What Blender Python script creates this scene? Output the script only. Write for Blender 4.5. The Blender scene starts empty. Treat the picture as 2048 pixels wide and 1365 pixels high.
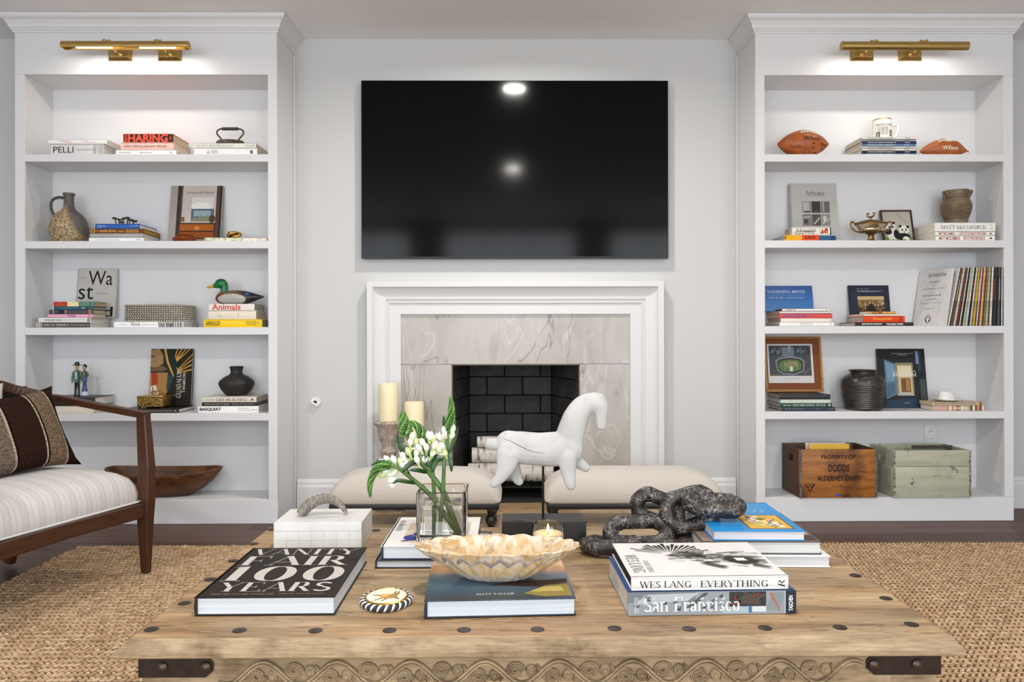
import bpy, bmesh, math, random
from mathutils import Vector, Matrix, Euler
import numpy as np

SC = bpy.context.scene
COL = SC.collection
R = math.radians
random.seed(7)

# ------------------------------------------------------------------ camera
F, PX, PY, CAMH, YAW, ROLL = 1500.0, 1033.0, 673.0, 0.995, 0.0083, -0.002
_fw = Vector((math.sin(YAW), math.cos(YAW), 0))
_r0 = Vector((math.cos(YAW), -math.sin(YAW), 0))
_u0 = Vector((0, 0, 1))
_rt = _r0 * math.cos(ROLL) + _u0 * math.sin(ROLL)
_up = _u0 * math.cos(ROLL) - _r0 * math.sin(ROLL)
cam_d = bpy.data.cameras.new('camera')
cam = bpy.data.objects.new('camera', cam_d)
COL.objects.link(cam)
cam_d.sensor_fit = 'HORIZONTAL'
cam_d.sensor_width = 36.0
cam_d.lens = 36.0 * F / 2048.0
cam_d.shift_x = (1024 - PX) / 2048.0
cam_d.shift_y = (PY - 682.5) / 2048.0
cam_d.clip_start = 0.05
_m = Matrix.Identity(4)
for i in range(3):
    _m[i][0] = _rt[i]; _m[i][1] = _up[i]; _m[i][2] = -_fw[i]
_m[2][3] = CAMH
cam.matrix_world = _m
SC.camera = cam

# ------------------------------------------------------------------ world, view, window daylight
SC.view_settings.view_transform = 'Standard'
SC.view_settings.look = 'None'
SC.view_settings.gamma = 1.0
SC.view_settings.use_curve_mapping = False
SC.view_settings.exposure = -0.1
W = bpy.data.worlds.new('daylight_sky'); SC.world = W
W.use_nodes = True
W.node_tree.nodes['Background'].inputs[0].default_value = (0.80, 0.88, 1.0, 1)
W.node_tree.nodes['Background'].inputs[1].default_value = 1.2

def area_light(name, loc, target, sx, sy, power, color=(1, 1, 1), shape='RECTANGLE', spread=180):
    l = bpy.data.lights.new(name, 'AREA')
    l.shape = shape; l.size = sx; l.size_y = sy; l.energy = power; l.color = color
    l.spread = R(spread)
    o = bpy.data.objects.new(name, l); COL.objects.link(o)
    o.location = loc
    o.rotation_euler = (Vector(target) - Vector(loc)).to_track_quat('-Z', 'Y').to_euler()
    return o

REAR = -2.60                 # rear wall of the room, behind the camera
CEIL = 2.70
WALL = 4.303                 # fireplace wall
# daylight through the three rear windows, enlarged for a more even fill (window openings are built further down)
WINDOWS = [(-2.4, 1.9), (0.0, 2.0), (2.4, 1.9)]
WZ0, WZ1 = .12, 2.58
for wx, ww in WINDOWS:
    area_light('window_daylight', (wx, REAR - 0.14, (WZ0 + WZ1) / 2), (wx, 4, (WZ0 + WZ1) / 2), ww - .05, WZ1 - WZ0 - .05, 63 * ww / 1.5, (0.90, 0.95, 1.0))

# ------------------------------------------------------------------ pixel <-> world
def ray(px, py):
    u = (px - PX) / F; v = (PY - py) / F
    return _fw + _rt * u + _up * v
def at(px, py, Y):
    d = ray(px, py); t = Y / d.y
    return Vector((d.x * t, Y, CAMH + d.z * t))
def atz(px, py, z):
    d = ray(px, py); t = (z - CAMH) / d.z
    return Vector((d.x * t, d.y * t, z))
def X(px, Y, py=673): return at(px, py, Y).x
def crop(x0, y0, s): return lambda x, y: (x0 + x * s, y0 + y * s)
Z1 = crop(0, 0, .30273); Z2 = crop(30, 310, .27344); Z3 = crop(30, 650, .30043); Z4 = crop(0, 740, .30769)
Z5 = crop(1440, 0, .29688); Z6 = crop(1500, 310, .26758); Z7 = crop(1500, 650, .30044); Z8 = crop(580, 540, .43945)
T1 = crop(700, 750, .27344); T2 = crop(240, 960, .30273); T3 = crop(820, 1000, .30273); T4 = crop(1140, 960, .27344)

# ------------------------------------------------------------------ materials
def lin(h):
    h = h.lstrip('#')
    c = [int(h[i:i + 2], 16) / 255 for i in (0, 2, 4)]
    return tuple(x / 12.92 if x <= .04045 else ((x + .055) / 1.055) ** 2.4 for x in c) + (1,)
_MC = {}
class NT:
    def __init__(s, name):
        s.m = bpy.data.materials.new(name); s.m.use_nodes = True
        s.t = s.m.node_tree; s.n = s.t.nodes; s.l = s.t.links
        s.b = s.n['Principled BSDF']
    def add(s, typ, **kw):
        n = s.n.new(typ)
        for k, v in kw.items():
            if k.startswith('i_'):
                key = k[2:]
                key = int(key) if key.isdigit() else key.replace('_', ' ')
                n.inputs[key].default_value = v
            else: setattr(n, k, v)
        return n
    def coord(s, kind='Object', scale=(1, 1, 1), rot=(0, 0, 0), loc=(0, 0, 0)):
        c = s.add('ShaderNodeTexCoord'); mp = s.add('ShaderNodeMapping')
        mp.inputs['Scale'].default_value = scale; mp.inputs['Rotation'].default_value = rot
        mp.inputs['Location'].default_value = loc
        s.l.new(c.outputs[kind], mp.inputs[0]); return mp.outputs[0]
    def noise(s, vec, scale=5, detail=4, rough=.55, dist=0):
        n = s.add('ShaderNodeTexNoise'); n.inputs['Scale'].default_value = scale
        n.inputs['Detail'].default_value = detail; n.inputs['Roughness'].default_value = rough
        n.inputs['Distortion'].default_value = dist
        s.l.new(vec, n.inputs['Vector']); return n.outputs['Fac']
    def wave(s, vec, scale=5, dist=4, detail=2, dscale=1.5, bands='X', prof='SIN'):
        n = s.add('ShaderNodeTexWave', wave_profile=prof); n.bands_direction = bands
        n.inputs['Scale'].default_value = scale; n.inputs['Distortion'].default_value = dist
        n.inputs['Detail'].default_value = detail; n.inputs['Detail Scale'].default_value = dscale
        s.l.new(vec, n.inputs['Vector']); return n.outputs['Fac']
    def ramp(s, fac, stops, interp='LINEAR'):
        r = s.add('ShaderNodeValToRGB'); e = r.color_ramp.elements; r.color_ramp.interpolation = interp
        while len(e) < len(stops): e.new(.5)
        for q, (p, c) in zip(e, stops):
            q.position = p; q.color = lin(c) if isinstance(c, str) else (c, c, c, 1)
        s.l.new(fac, r.inputs[0]); return r.outputs[0]
    def mix(s, fac, a, b, mode='MIX'):
        n = s.add('ShaderNodeMix', data_type='RGBA', blend_type=mode)
        for sock, v in ((n.inputs[0], fac), (n.inputs[6], a), (n.inputs[7], b)):
            if isinstance(v, str): sock.default_value = lin(v)
            elif isinstance(v, (int, float)): sock.default_value = v if sock.type == 'VALUE' else (v, v, v, 1)
            else: s.l.new(v, sock)
        return n.outputs[2]
    def set(s, **kw):
        for k, v in kw.items():
            sock = s.b.inputs[k.replace('_', ' ')]
            if isinstance(v, str): sock.default_value = lin(v)
            elif isinstance(v, (int, float, tuple)): sock.default_value = v
            else: s.l.new(v, sock)
        return s
    def bump(s, h, strength=.3, dist=.002):
        b = s.add('ShaderNodeBump'); b.inputs['Strength'].default_value = strength
        b.inputs['Distance'].default_value = dist
        s.l.new(h, b.inputs['Height']); s.l.new(b.outputs[0], s.b.inputs['Normal']); return s

def paint(hexc, rough=.5, metal=0.0, spec=.5, var=.06, scale=40):
    """plain coloured surface with a little procedural mottling"""
    key = (hexc, rough, metal, spec, var, scale)
    if key in _MC: return _MC[key]
    m = NT('paint_' + hexc.lstrip('#'))
    v = m.coord('Object')
    f = m.noise(v, scale, 3)
    c = lin(hexc)
    lo = tuple(max(0, x * (1 - var)) for x in c[:3]) + (1,)
    hi = tuple(min(1, x * (1 + var)) for x in c[:3]) + (1,)
    r = m.add('ShaderNodeValToRGB'); r.color_ramp.elements[0].color = lo; r.color_ramp.elements[1].color = hi
    r.color_ramp.elements[0].position = .3; r.color_ramp.elements[1].position = .7
    m.l.new(f, r.inputs[0])
    m.set(Base_Color=r.outputs[0], Roughness=rough, Metallic=metal, Specular_IOR_Level=spec)
    _MC[key] = m.m
    return m.m
def ink(hexc): return paint(hexc, .55, 0, .25, .0)
def matfn(f):
    def g(*a):
        k = (f.__name__,) + a
        if k not in _MC: _MC[k] = f(*a)
        return _MC[k]
    return g
@matfn
def wood(dark, light, scale=1.0, rough=.45, axis='X', spec=.4):
    m = NT('wood_grain')
    s = {'X': (1.2, 12, 12), 'Y': (12, 1.2, 12), 'Z': (12, 12, 1.2)}[axis]
    v = m.coord('Object', tuple(q * scale for q in s))
    n = m.noise(v, 2.2, 6, .62, .6)
    f2 = m.noise(m.coord('Object', tuple(q * scale * 4 for q in s)), 5, 3)
    c = m.ramp(n, [(.25, dark), (.75, light)])
    c = m.mix(.22, c, m.ramp(f2, [(.35, dark), (.65, light)]))
    m.set(Base_Color=c, Roughness=rough, Specular_IOR_Level=spec); m.bump(n, .12, .002)
    return m.m
@matfn
def brass(hexc='#C6A868', rough=.32):
    m = NT('metal_brushed')
    v = m.coord('Object', (3, 60, 60))
    f = m.noise(v, 6, 3)
    m.set(Base_Color=m.mix(m.ramp(f, [(.35, 0.0), (.8, .5)]), hexc, '#7C5A22'), Metallic=1.0, Roughness=rough)
    m.bump(f, .06, .001); return m.m
@matfn
def pages(hexc='#EFEDE8'):
    m = NT('page_edges')
    v = m.coord('Object')
    w = m.noise(m.coord('Object', (2, 2, 900)), 1.0, 2)
    c = lin(hexc); lo = '#%02x%02x%02x' % tuple(int(int(hexc[i:i + 2], 16) * .84) for i in (1, 3, 5))
    m.set(Base_Color=m.ramp(w, [(.3, lo), (.6, hexc)]), Roughness=.8, Specular_IOR_Level=.2)
    m.bump(w, .2, .0006); return m.m
@matfn
def glass(tint='#FFFFFF', rough=.0, ior=1.45):
    m = NT('clear_glass')
    f = m.noise(m.coord('Object'), 3, 2)
    m.set(Base_Color=tint, Roughness=rough, Transmission_Weight=1.0, IOR=ior); m.bump(f, .04, .001); return m.m
@matfn
def ceramic(base, spots, rough=.45, scale=60, thr=.55):
    m = NT('speckled_ceramic')
    v = m.coord('Object'); n = m.noise(v, scale, 5, .7); big = m.noise(v, scale * .15, 3)
    c = m.mix(m.ramp(n, [(thr - .08, 0.0), (thr + .08, 1.0)]), base, spots)
    c = m.mix(m.ramp(big, [(.45, 0.0), (.75, .5)]), c, spots)
    m.set(Base_Color=c, Roughness=rough); m.bump(n, .35, .002); return m.m
@matfn
def fabric(base, thread, scale=700, rough=.95, vert=None):
    m = NT('woven_linen')
    v = m.coord('Object')
    a = m.wave(v, scale * .16, 1.5, 2, 4, 'X'); b = m.wave(v, scale * .16, 1.5, 2, 4, 'Y')
    f = m.mix(.5, a, b); n = m.noise(v, 220, 4)
    f = m.mix(.5, f, n)
    m.set(Base_Color=m.mix(f, base, thread), Roughness=rough, Specular_IOR_Level=.15, Sheen_Weight=.2)
    m.bump(f, .25, .001); return m.m
@matfn
def emit(hexc, strength):
    m = NT('glowing'); f = m.noise(m.coord('Object'), 4, 1)
    m.set(Base_Color=hexc, Emission_Color=hexc, Emission_Strength=strength, Roughness=.5); return m.m

def wall_paint(hexc, rough=.6):
    m = NT('wall_paint')
    v = m.coord('Object'); n = m.noise(v, 260, 3); b = m.noise(v, 2.0, 3)
    lo = '#%02x%02x%02x' % tuple(max(0, int(hexc[i:i + 2], 16) - 4) for i in (1, 3, 5))
    m.set(Base_Color=m.mix(b, lo, hexc), Roughness=rough, Specular_IOR_Level=.35); m.bump(n, .05, .0008)
    return m.m

# ------------------------------------------------------------------ mesh builder
class MB:
    def __init__(s): s.v = []; s.f = []; s.mi = []; s.sm = []
    def add(s, vs, fs, mi=0, smooth=False, M=None):
        o = len(s.v)
        s.v += [tuple(M @ Vector(p)) if M is not None else tuple(p) for p in vs]
        s.f += [tuple(o + i for i in f) for f in fs]
        s.mi += [mi] * len(fs); s.sm += [smooth] * len(fs); return s
    def bm(s, b, mi=0, smooth=False, M=None):
        b.verts.ensure_lookup_table(); b.verts.index_update()
        s.add([v.co.copy() for v in b.verts], [[v.index for v in f.verts] for f in b.faces], mi, smooth, M)
        b.free(); return s
    def box(s, x0, x1, y0, y1, z0, z1, mi=0, M=None, bev=0, seg=2):
        if bev:
            b = bmesh.new(); bmesh.ops.create_cube(b, size=1)
            for v in b.verts:
                v.co = Vector(((x0 + x1) / 2 + v.co.x * (x1 - x0), (y0 + y1) / 2 + v.co.y * (y1 - y0), (z0 + z1) / 2 + v.co.z * (z1 - z0)))
            bmesh.ops.bevel(b, geom=b.edges[:], offset=bev, segments=seg, affect='EDGES', profile=.5)
            return s.bm(b, mi, True, M)
        v = [(x, y, z) for z in (z0, z1) for y in (y0, y1) for x in (x0, x1)]
        return s.add(v, [(0, 2, 3, 1), (4, 5, 7, 6), (0, 1, 5, 4), (2, 6, 7, 3), (0, 4, 6, 2), (1, 3, 7, 5)], mi, False, M)
    def lathe(s, prof, seg=32, c=(0, 0, 0), mi=0, sx=1, sy=1, M=None, cap=True):
        vs = []; fs = []
        n = len(prof)
        for (r, z) in prof:
            for k in range(seg):
                a = 2 * math.pi * k / seg
                vs.append((c[0] + r * sx * math.cos(a), c[1] + r * sy * math.sin(a), c[2] + z))
        for i in range(n - 1):
            for k in range(seg):
                k2 = (k + 1) % seg
                fs.append((i * seg + k, i * seg + k2, (i + 1) * seg + k2, (i + 1) * seg + k))
        if cap:
            if prof[0][0] > 1e-6: fs.append(tuple(reversed(range(seg))))
            if prof[-1][0] > 1e-6: fs.append(tuple((n - 1) * seg + k for k in range(seg)))
        return s.add(vs, fs, mi, True, M)
    def tube(s, pts, rad, seg=10, mi=0, closed=False, cap=True, flat=1.0, M=None):
        P = [Vector(p) for p in pts]; n = len(P)
        if not hasattr(rad, '__len__'): rad = [rad] * n
        T = []
        for i in range(n):
            a = P[(i - 1) % n] if (closed or i > 0) else P[i]
            b = P[(i + 1) % n] if (closed or i < n - 1) else P[i]
            T.append((b - a).normalized())
        nrm = T[0].orthogonal().normalized(); vs = []; prev = T[0]; fr = []
        for i in range(n):
            q = prev.rotation_difference(T[i]); nrm = (q @ nrm); nrm = (nrm - T[i] * nrm.dot(T[i])).normalized(); prev = T[i]
            fr.append((nrm.copy(), T[i].cross(nrm)))
        tw = 0
        if closed:
            q = prev.rotation_difference(T[0]); e = q @ nrm
            tw = math.atan2(e.dot(fr[0][1]), e.dot(fr[0][0]))
        for i in range(n):
            a_, b_ = fr[i]
            for k in range(seg):
                a = 2 * math.pi * k / seg - tw * i / n
                vs.append(P[i] + (a_ * math.cos(a) + b_ * math.sin(a) * flat) * rad[i])
        fs = []
        for i in range(n if closed else n - 1):
            j = (i + 1) % n
            for k in range(seg):
                k2 = (k + 1) % seg
                fs.append((i * seg + k, i * seg + k2, j * seg + k2, j * seg + k))
        if cap and not closed:
            fs.append(tuple(reversed(range(seg)))); fs.append(tuple((n - 1) * seg + k for k in range(seg)))
        return s.add(vs, fs, mi, True, M)
    def ell(s, c, r, seg=16, rings=10, mi=0, M=None):
        prof = [(math.sin(math.pi * i / rings), -math.cos(math.pi * i / rings)) for i in range(rings + 1)]
        vs = [(c[0], c[1], c[2] - r[2])]; fs = []
        for (pr, pz) in prof[1:-1]:
            for k in range(seg):
                a = 2 * math.pi * k / seg
                vs.append((c[0] + r[0] * pr * math.cos(a), c[1] + r[1] * pr * math.sin(a), c[2] + r[2] * pz))
        vs.append((c[0], c[1], c[2] + r[2])); L = len(vs) - 1
        for k in range(seg):
            fs.append((0, 1 + (k + 1) % seg, 1 + k))
            fs.append((L, L - seg + k, L - seg + (k + 1) % seg))
        for i in range(rings - 2):
            for k in range(seg):
                a = 1 + i * seg + k; b = 1 + i * seg + (k + 1) % seg
                fs.append((a, b, b + seg, a + seg))
        return s.add(vs, fs, mi, True, M)
    def prism(s, poly, a, b, axis='z', mi=0, M=None):
        n = len(poly)
        def p(q, t): return {'z': (q[0], q[1], t), 'y': (q[0], t, q[1]), 'x': (t, q[0], q[1])}[axis]
        vs = [p(q, a) for q in poly] + [p(q, b) for q in poly]
        fs = [tuple(range(n))[::-1], tuple(range(n, 2 * n))] + [(i, (i + 1) % n, n + (i + 1) % n, n + i) for i in range(n)]
        return s.add(vs, fs, mi, False, M)
    def loft(s, rings, mi=0, cap=True, closed=True, M=None, smooth=True):
        n = len(rings[0]); vs = [p for r in rings for p in r]; fs = []
        for i in range(len(rings) - 1):
            for k in range(n if closed else n - 1):
                k2 = (k + 1) % n
                fs.append((i * n + k, i * n + k2, (i + 1) * n + k2, (i + 1) * n + k))
        if cap:
            fs.append(tuple(reversed(range(n)))); fs.append(tuple((len(rings) - 1) * n + k for k in range(n)))
        return s.add(vs, fs, mi, smooth, M)
    def mesh(s, name, mats, sharp=38, fix=True):
        me = bpy.data.meshes.new(name); me.from_pydata(s.v, [], s.f)
        if not isinstance(mats, (list, tuple)): mats = [mats]
        for m in mats: me.materials.append(m)
        me.polygons.foreach_set('material_index', s.mi)
        me.polygons.foreach_set('use_smooth', s.sm)
        me.update()
        if fix:
            b = bmesh.new(); b.from_mesh(me); bmesh.ops.recalc_face_normals(b, faces=b.faces[:]); b.to_mesh(me); b.free()
        if any(s.sm): me.set_sharp_from_angle(angle=R(sharp))
        return me
    def obj(s, name, mats, parent=None, sharp=38, fix=True, **kw):
        return link(name, s.mesh(name, mats, sharp, fix), parent, **kw)

def link(name, me, parent=None, loc=None, rot=None, label=None):
    o = bpy.data.objects.new(name, me); COL.objects.link(o)
    if parent is not None: o.parent = parent
    if loc is not None: o.location = loc
    if rot is not None: o.rotation_euler = rot
    if label: o['label'] = label
    return o
def thing(name, label, cat, loc=(0, 0, 0), rz=0, group=None, rot=None):
    o = bpy.data.objects.new(name, None); COL.objects.link(o)
    o.empty_display_size = .05
    o.location = loc; o.rotation_euler = rot if rot is not None else (0, 0, rz)
    o['label'] = label; o['category'] = cat
    if group: o['group'] = group
    return o
def tag(o, label, cat, group=None):
    o['label'] = label; o['category'] = cat
    if group: o['group'] = group
    return o
def struct(o): o['kind'] = 'structure'; return o
def stuff(o): o['kind'] = 'stuff'; return o
def fuse(name, mats, build, voxel=.004, smooth=4, parent=None, loc=None):
    """builds overlapping volumes and grows one continuous surface over them"""
    b = MB(); build(b); me = b.mesh(name + '_src', mats)
    o = bpy.data.objects.new(name + '_src', me); COL.objects.link(o)
    r = o.modifiers.new('r', 'REMESH'); r.mode = 'VOXEL'; r.voxel_size = voxel; r.use_smooth_shade = True
    if smooth:
        q = o.modifiers.new('s', 'SMOOTH'); q.factor = .5; q.iterations = smooth
    dg = bpy.context.evaluated_depsgraph_get()
    me2 = bpy.data.meshes.new_from_object(o.evaluated_get(dg), depsgraph=dg)
    bpy.data.objects.remove(o); bpy.data.meshes.remove(me)
    me2.materials.clear()
    for m in (mats if isinstance(mats, list) else [mats]): me2.materials.append(m)
    me2.polygons.foreach_set('use_smooth', [True] * len(me2.polygons))
    me2.name = name
    return link(name, me2, parent, loc)
def smoothpts(P, n=6, closed=False):
    """Catmull-Rom through points (tuples of any length)"""
    P = [np.array(p, float) for p in P]; out = []; N = len(P)
    for i in range(N if closed else N - 1):
        g = lambda k: P[k % N] if closed else P[min(max(k, 0), N - 1)]
        a, b, c, d = g(i - 1), g(i), g(i + 1), g(i + 2)
        for j in range(n):
            t = j / n
            out.append(tuple(.5 * ((2 * b) + (c - a) * t + (2 * a - 5 * b + 4 * c - d) * t * t + (3 * b - a - 3 * c + d) * t ** 3)))
    if not closed: out.append(tuple(P[-1]))
    return out

# ------------------------------------------------------------------ lettering
_sans = bpy.data.curves.new('lettering_curve', 'FONT'); _sans.resolution_u = 3
_sobj = bpy.data.objects.new('lettering_curve', _sans)
_TC = {}
def sans_geo(txt, bold=0.0):
    k = (txt, bold)
    if k in _TC: return _TC[k]
    _sans.body = txt; _sans.offset = bold
    me = bpy.data.meshes.new_from_object(_sobj)
    v = [tuple(q.co)[:2] for q in me.vertices]; f = [tuple(p.vertices) for p in me.polygons]
    bpy.data.meshes.remove(me); _TC[k] = (v, f); return v, f

def _G():
    a = lambda *q: ('a',) + q; c = lambda *q: ('c',) + q
    k = lambda *q: ('k',) + q; t = lambda *q: ('t',) + q
    h = lambda x0, y, x1: ('h', x0, y, x1); s = lambda x, y, w=.28: ('h', x - w / 2, y, x + w / 2)
    d = lambda *q: ('d',) + q
    st = lambda x, y0=0, y1=1: k(x, y0, x, y1)
    g = {
     ' ': (.32, []), '.': (.24, [d(.12, .05, .06)]), '-': (.4, [h(.06, .38, .34)]), '&': (.8, [c(.36, .75, .16, .24, -60, 240), c(.34, .25, .26, .26, 60, 330), k(.26, .62, .7, 0)]),
     'A': (.76, [t(.07, 0, .37, 1), k(.37, 1, .68, 0), h(.17, .33, .55), s(.07, 0, .2), s(.68, 0, .26)]),
     'B': (.68, [st(.15), a(.3, .75, .24, .25, -90, 90), a(.3, .26, .3, .26, -90, 90), h(.05, 1, .3), h(.15, .51, .3), h(.05, 0, .3)]),
     'C': (.74, [a(.4, .5, .33, .5, 45, 315), t(.64, .7, .64, .98)]),
     'D': (.8, [st(.15), a(.3, .5, .4, .5, -90, 90), h(.05, 1, .3), h(.05, 0, .3)]),
     'E': (.66, [st(.15), h(.05, 1, .57), h(.05, 0, .6), h(.15, .5, .42), t(.57, 1, .57, .78), t(.6, 0, .6, .24), t(.42, .4, .42, .6)]),
     'F': (.62, [st(.15), h(.05, 1, .57), s(.15, 0), h(.15, .5, .42), t(.57, 1, .57, .76), t(.42, .4, .42, .6)]),
     'G': (.82, [a(.4, .5, .33, .5, 45, 310), t(.64, .7, .64, .98), k(.65, .03, .65, .4), s(.65, .4, .24)]),
     'H': (.84, [st(.16), st(.67), h(.16, .5, .67), s(.16, 0), s(.16, 1), s(.67, 0), s(.67, 1)]),
     'I': (.34, [st(.17), s(.17, 0), s(.17, 1)]), 'J': (.46, [k(.3, .2, .3, 1), a(.18, .2, .12, .2, 180, 360), s(.3, 1)]),
     'K': (.78, [st(.15), t(.15, .38, .62, 1), k(.3, .57, .68, 0), s(.15, 0), s(.15, 1), s(.62, 1, .2), s(.68, 0, .22)]),
     'L': (.62, [st(.15), h(.05, 0, .57), t(.57, 0, .57, .26), s(.15, 1)]),
     'M': (.96, [t(.12, 0, .12, 1), k(.13, 1, .46, .02), t(.46, .02, .8, 1), st(.81), s(.12, 0, .2), s(.81, 0), s(.08, 1, .18), s(.83, 1, .22)]),
     'N': (.84, [t(.13, 0, .13, 1), k(.14, 1, .68, 0), t(.69, 0, .69, 1), s(.13, 0, .22), s(.69, 1, .22), s(.1, 1, .18)]),
     'O': (.82, [a(.41, .5, .35, .5, 0, 360)]), 'P': (.64, [st(.15), a(.3, .74, .27, .26, -90, 90), h(.05, 1, .3), h(.15, .48, .3), s(.15, 0)]),
     'Q': (.84, [a(.41, .5, .35, .5, 0, 360), k(.44, .1, .72, -.22)]),
     'R': (.72, [st(.15), a(.3, .75, .25, .25, -90, 90), h(.05, 1, .3), h(.15, .5, .3), s(.15, 0), k(.34, .5, .62, 0), s(.64, 0, .16)]),
     'S': (.58, [c(.29, .745, .2, .245, 25, 270), c(.29, .25, .22, .25, 90, -155)]),
     'T': (.7, [st(.35), h(.04, 1, .66), t(.04, 1, .04, .76), t(.66, 1, .66, .76), s(.35, 0)]),
     'U': (.8, [k(.16, .3, .16, 1), a(.39, .3, .23, .3, 180, 360), t(.62, .3, .62, 1), s(.16, 1), s(.62, 1, .22)]),
     'V': (.74, [k(.07, 1, .38, 0), t(.38, 0, .66, 1), s(.08, 1, .26), s(.66, 1, .22)]),
     'W': (1.06, [k(.06, 1, .32, 0), t(.32, 0, .53, .95), k(.51, 1, .76, 0), t(.76, 0, .98, 1), s(.07, 1, .24), s(.98, 1, .2), s(.5, 1, .2)]),
     'X': (.74, [k(.08, 1, .64, 0), t(.08, 0, .62, 1), s(.1, 1, .24), s(.62, 1, .2), s(.09, 0, .2), s(.63, 0, .24)]),
     'Y': (.72, [k(.07, 1, .37, .46), t(.37, .46, .65, 1), k(.37, 0, .37, .48), s(.08, 1, .24), s(.65, 1, .2), s(.37, 0)]),
     'Z': (.66, [h(.06, 1, .6), h(.06, 0, .6), k(.56, 1, .1, 0), t(.06, 1, .06, .8), t(.6, 0, .6, .2)]),
     '0': (.7, [a(.35, .5, .29, .5, 0, 360)]), '1': (.4, [st(.2), s(.2, 0), h(.08, .96, .2)]),
     'a': (.5, [k(.38, .02, .38, .5), c(.23, .48, .15, .18, 0, 160), a(.22, .18, .16, .18, 20, 340), s(.42, .02, .12)]),
     'b': (.58, [st(.14), a(.3, .33, .22, .33, -120, 120), s(.1, 1, .16)]),
     'c': (.5, [a(.28, .33, .21, .33, 45, 315), d(.42, .54, .06)]), 'd': (.6, [a(.26, .33, .2, .33, 60, 300), st(.46), s(.42, 1, .16), s(.5, 0, .14)]),
     'e': (.52, [a(.27, .33, .21, .33, 0, 315), h(.08, .36, .47)]), 'f': (.36, [k(.16, 0, .16, .8), a(.28, .8, .12, .2, 60, 180), h(.04, .66, .32), s(.16, 0)]),
     'g': (.54, [a(.25, .4, .17, .25, 0, 360), a(.25, -.1, .2, .17, 0, 360), h(.38, .62, .5)]),
     'h': (.62, [st(.14), a(.3, .44, .18, .22, 0, 150), k(.48, 0, .48, .45), s(.14, 0, .22), s(.48, 0, .22), s(.1, 1, .16)]),
     'i': (.3, [k(.15, 0, .15, .64), d(.15, .86, .07), s(.15, 0, .22), s(.11, .64, .14)]), 'j': (.3, [k(.15, -.2, .15, .64), d(.15, .86, .07)]),
     'k': (.6, [st(.14), t(.14, .26, .44, .64), k(.26, .4, .5, 0), s(.14, 0, .2), s(.5, 0, .16)]), 'l': (.3, [st(.15), s(.15, 0, .22), s(.11, 1, .14)]),
     'm': (.92, [k(.14, 0, .14, .64), a(.3, .44, .16, .21, 0, 150), k(.46, 0, .46, .45), a(.62, .44, .16, .21, 0, 150), k(.78, 0, .78, .45), s(.14, 0, .2), s(.46, 0, .2), s(.78, 0, .2)]),
     'n': (.62, [k(.14, 0, .14, .64), a(.3, .44, .18, .21, 0, 150), k(.48, 0, .48, .45), s(.14, 0, .22), s(.48, 0, .22), s(.1, .64, .14)]),
     'o': (.54, [a(.27, .33, .21, .33, 0, 360)]), 'p': (.58, [k(.14, -.3, .14, .64), a(.3, .33, .22, .33, -120, 120), s(.14, -.3, .22)]),
     'q': (.58, [k(.44, -.3, .44, .64), a(.26, .33, .2, .33, 60, 300), s(.44, -.3, .22)]),
     'r': (.44, [k(.14, 0, .14, .64), a(.29, .44, .13, .2, 40, 150), d(.38, .56, .06), s(.14, 0, .22), s(.1, .64, .14)]),
     's': (.42, [c(.21, .49, .13, .16, 25, 270), c(.21, .165, .15, .165, 90, -155)]),
     't': (.38, [k(.16, .12, .16, .84), h(.04, .64, .33), a(.26, .13, .1, .13, 180, 320)]),
     'u': (.62, [k(.14, .2, .14, .64), a(.31, .21, .17, .2, 180, 350), k(.48, 0, .48, .64), s(.1, .64, .14), s(.44, .64, .14)]),
     'v': (.56, [k(.08, .64, .28, 0), t(.28, 0, .48, .64), s(.1, .64, .2), s(.48, .64, .16)]),
     'w': (.82, [k(.06, .64, .25, 0), t(.25, 0, .4, .6), k(.39, .64, .57, 0), t(.57, 0, .74, .64), s(.08, .64, .18), s(.74, .64, .16)]),
     'x': (.54, [k(.08, .64, .46, 0), t(.08, 0, .46, .64)]), 'y': (.56, [k(.08, .64, .28, 0), t(.14, -.3, .48, .64), s(.1, .64, .2), s(.48, .64, .16)]),
     'z': (.48, [h(.06, .64, .42), h(.06, 0, .42), k(.38, .64, .1, 0)]),
    }
    return g
GL = _G()
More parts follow.
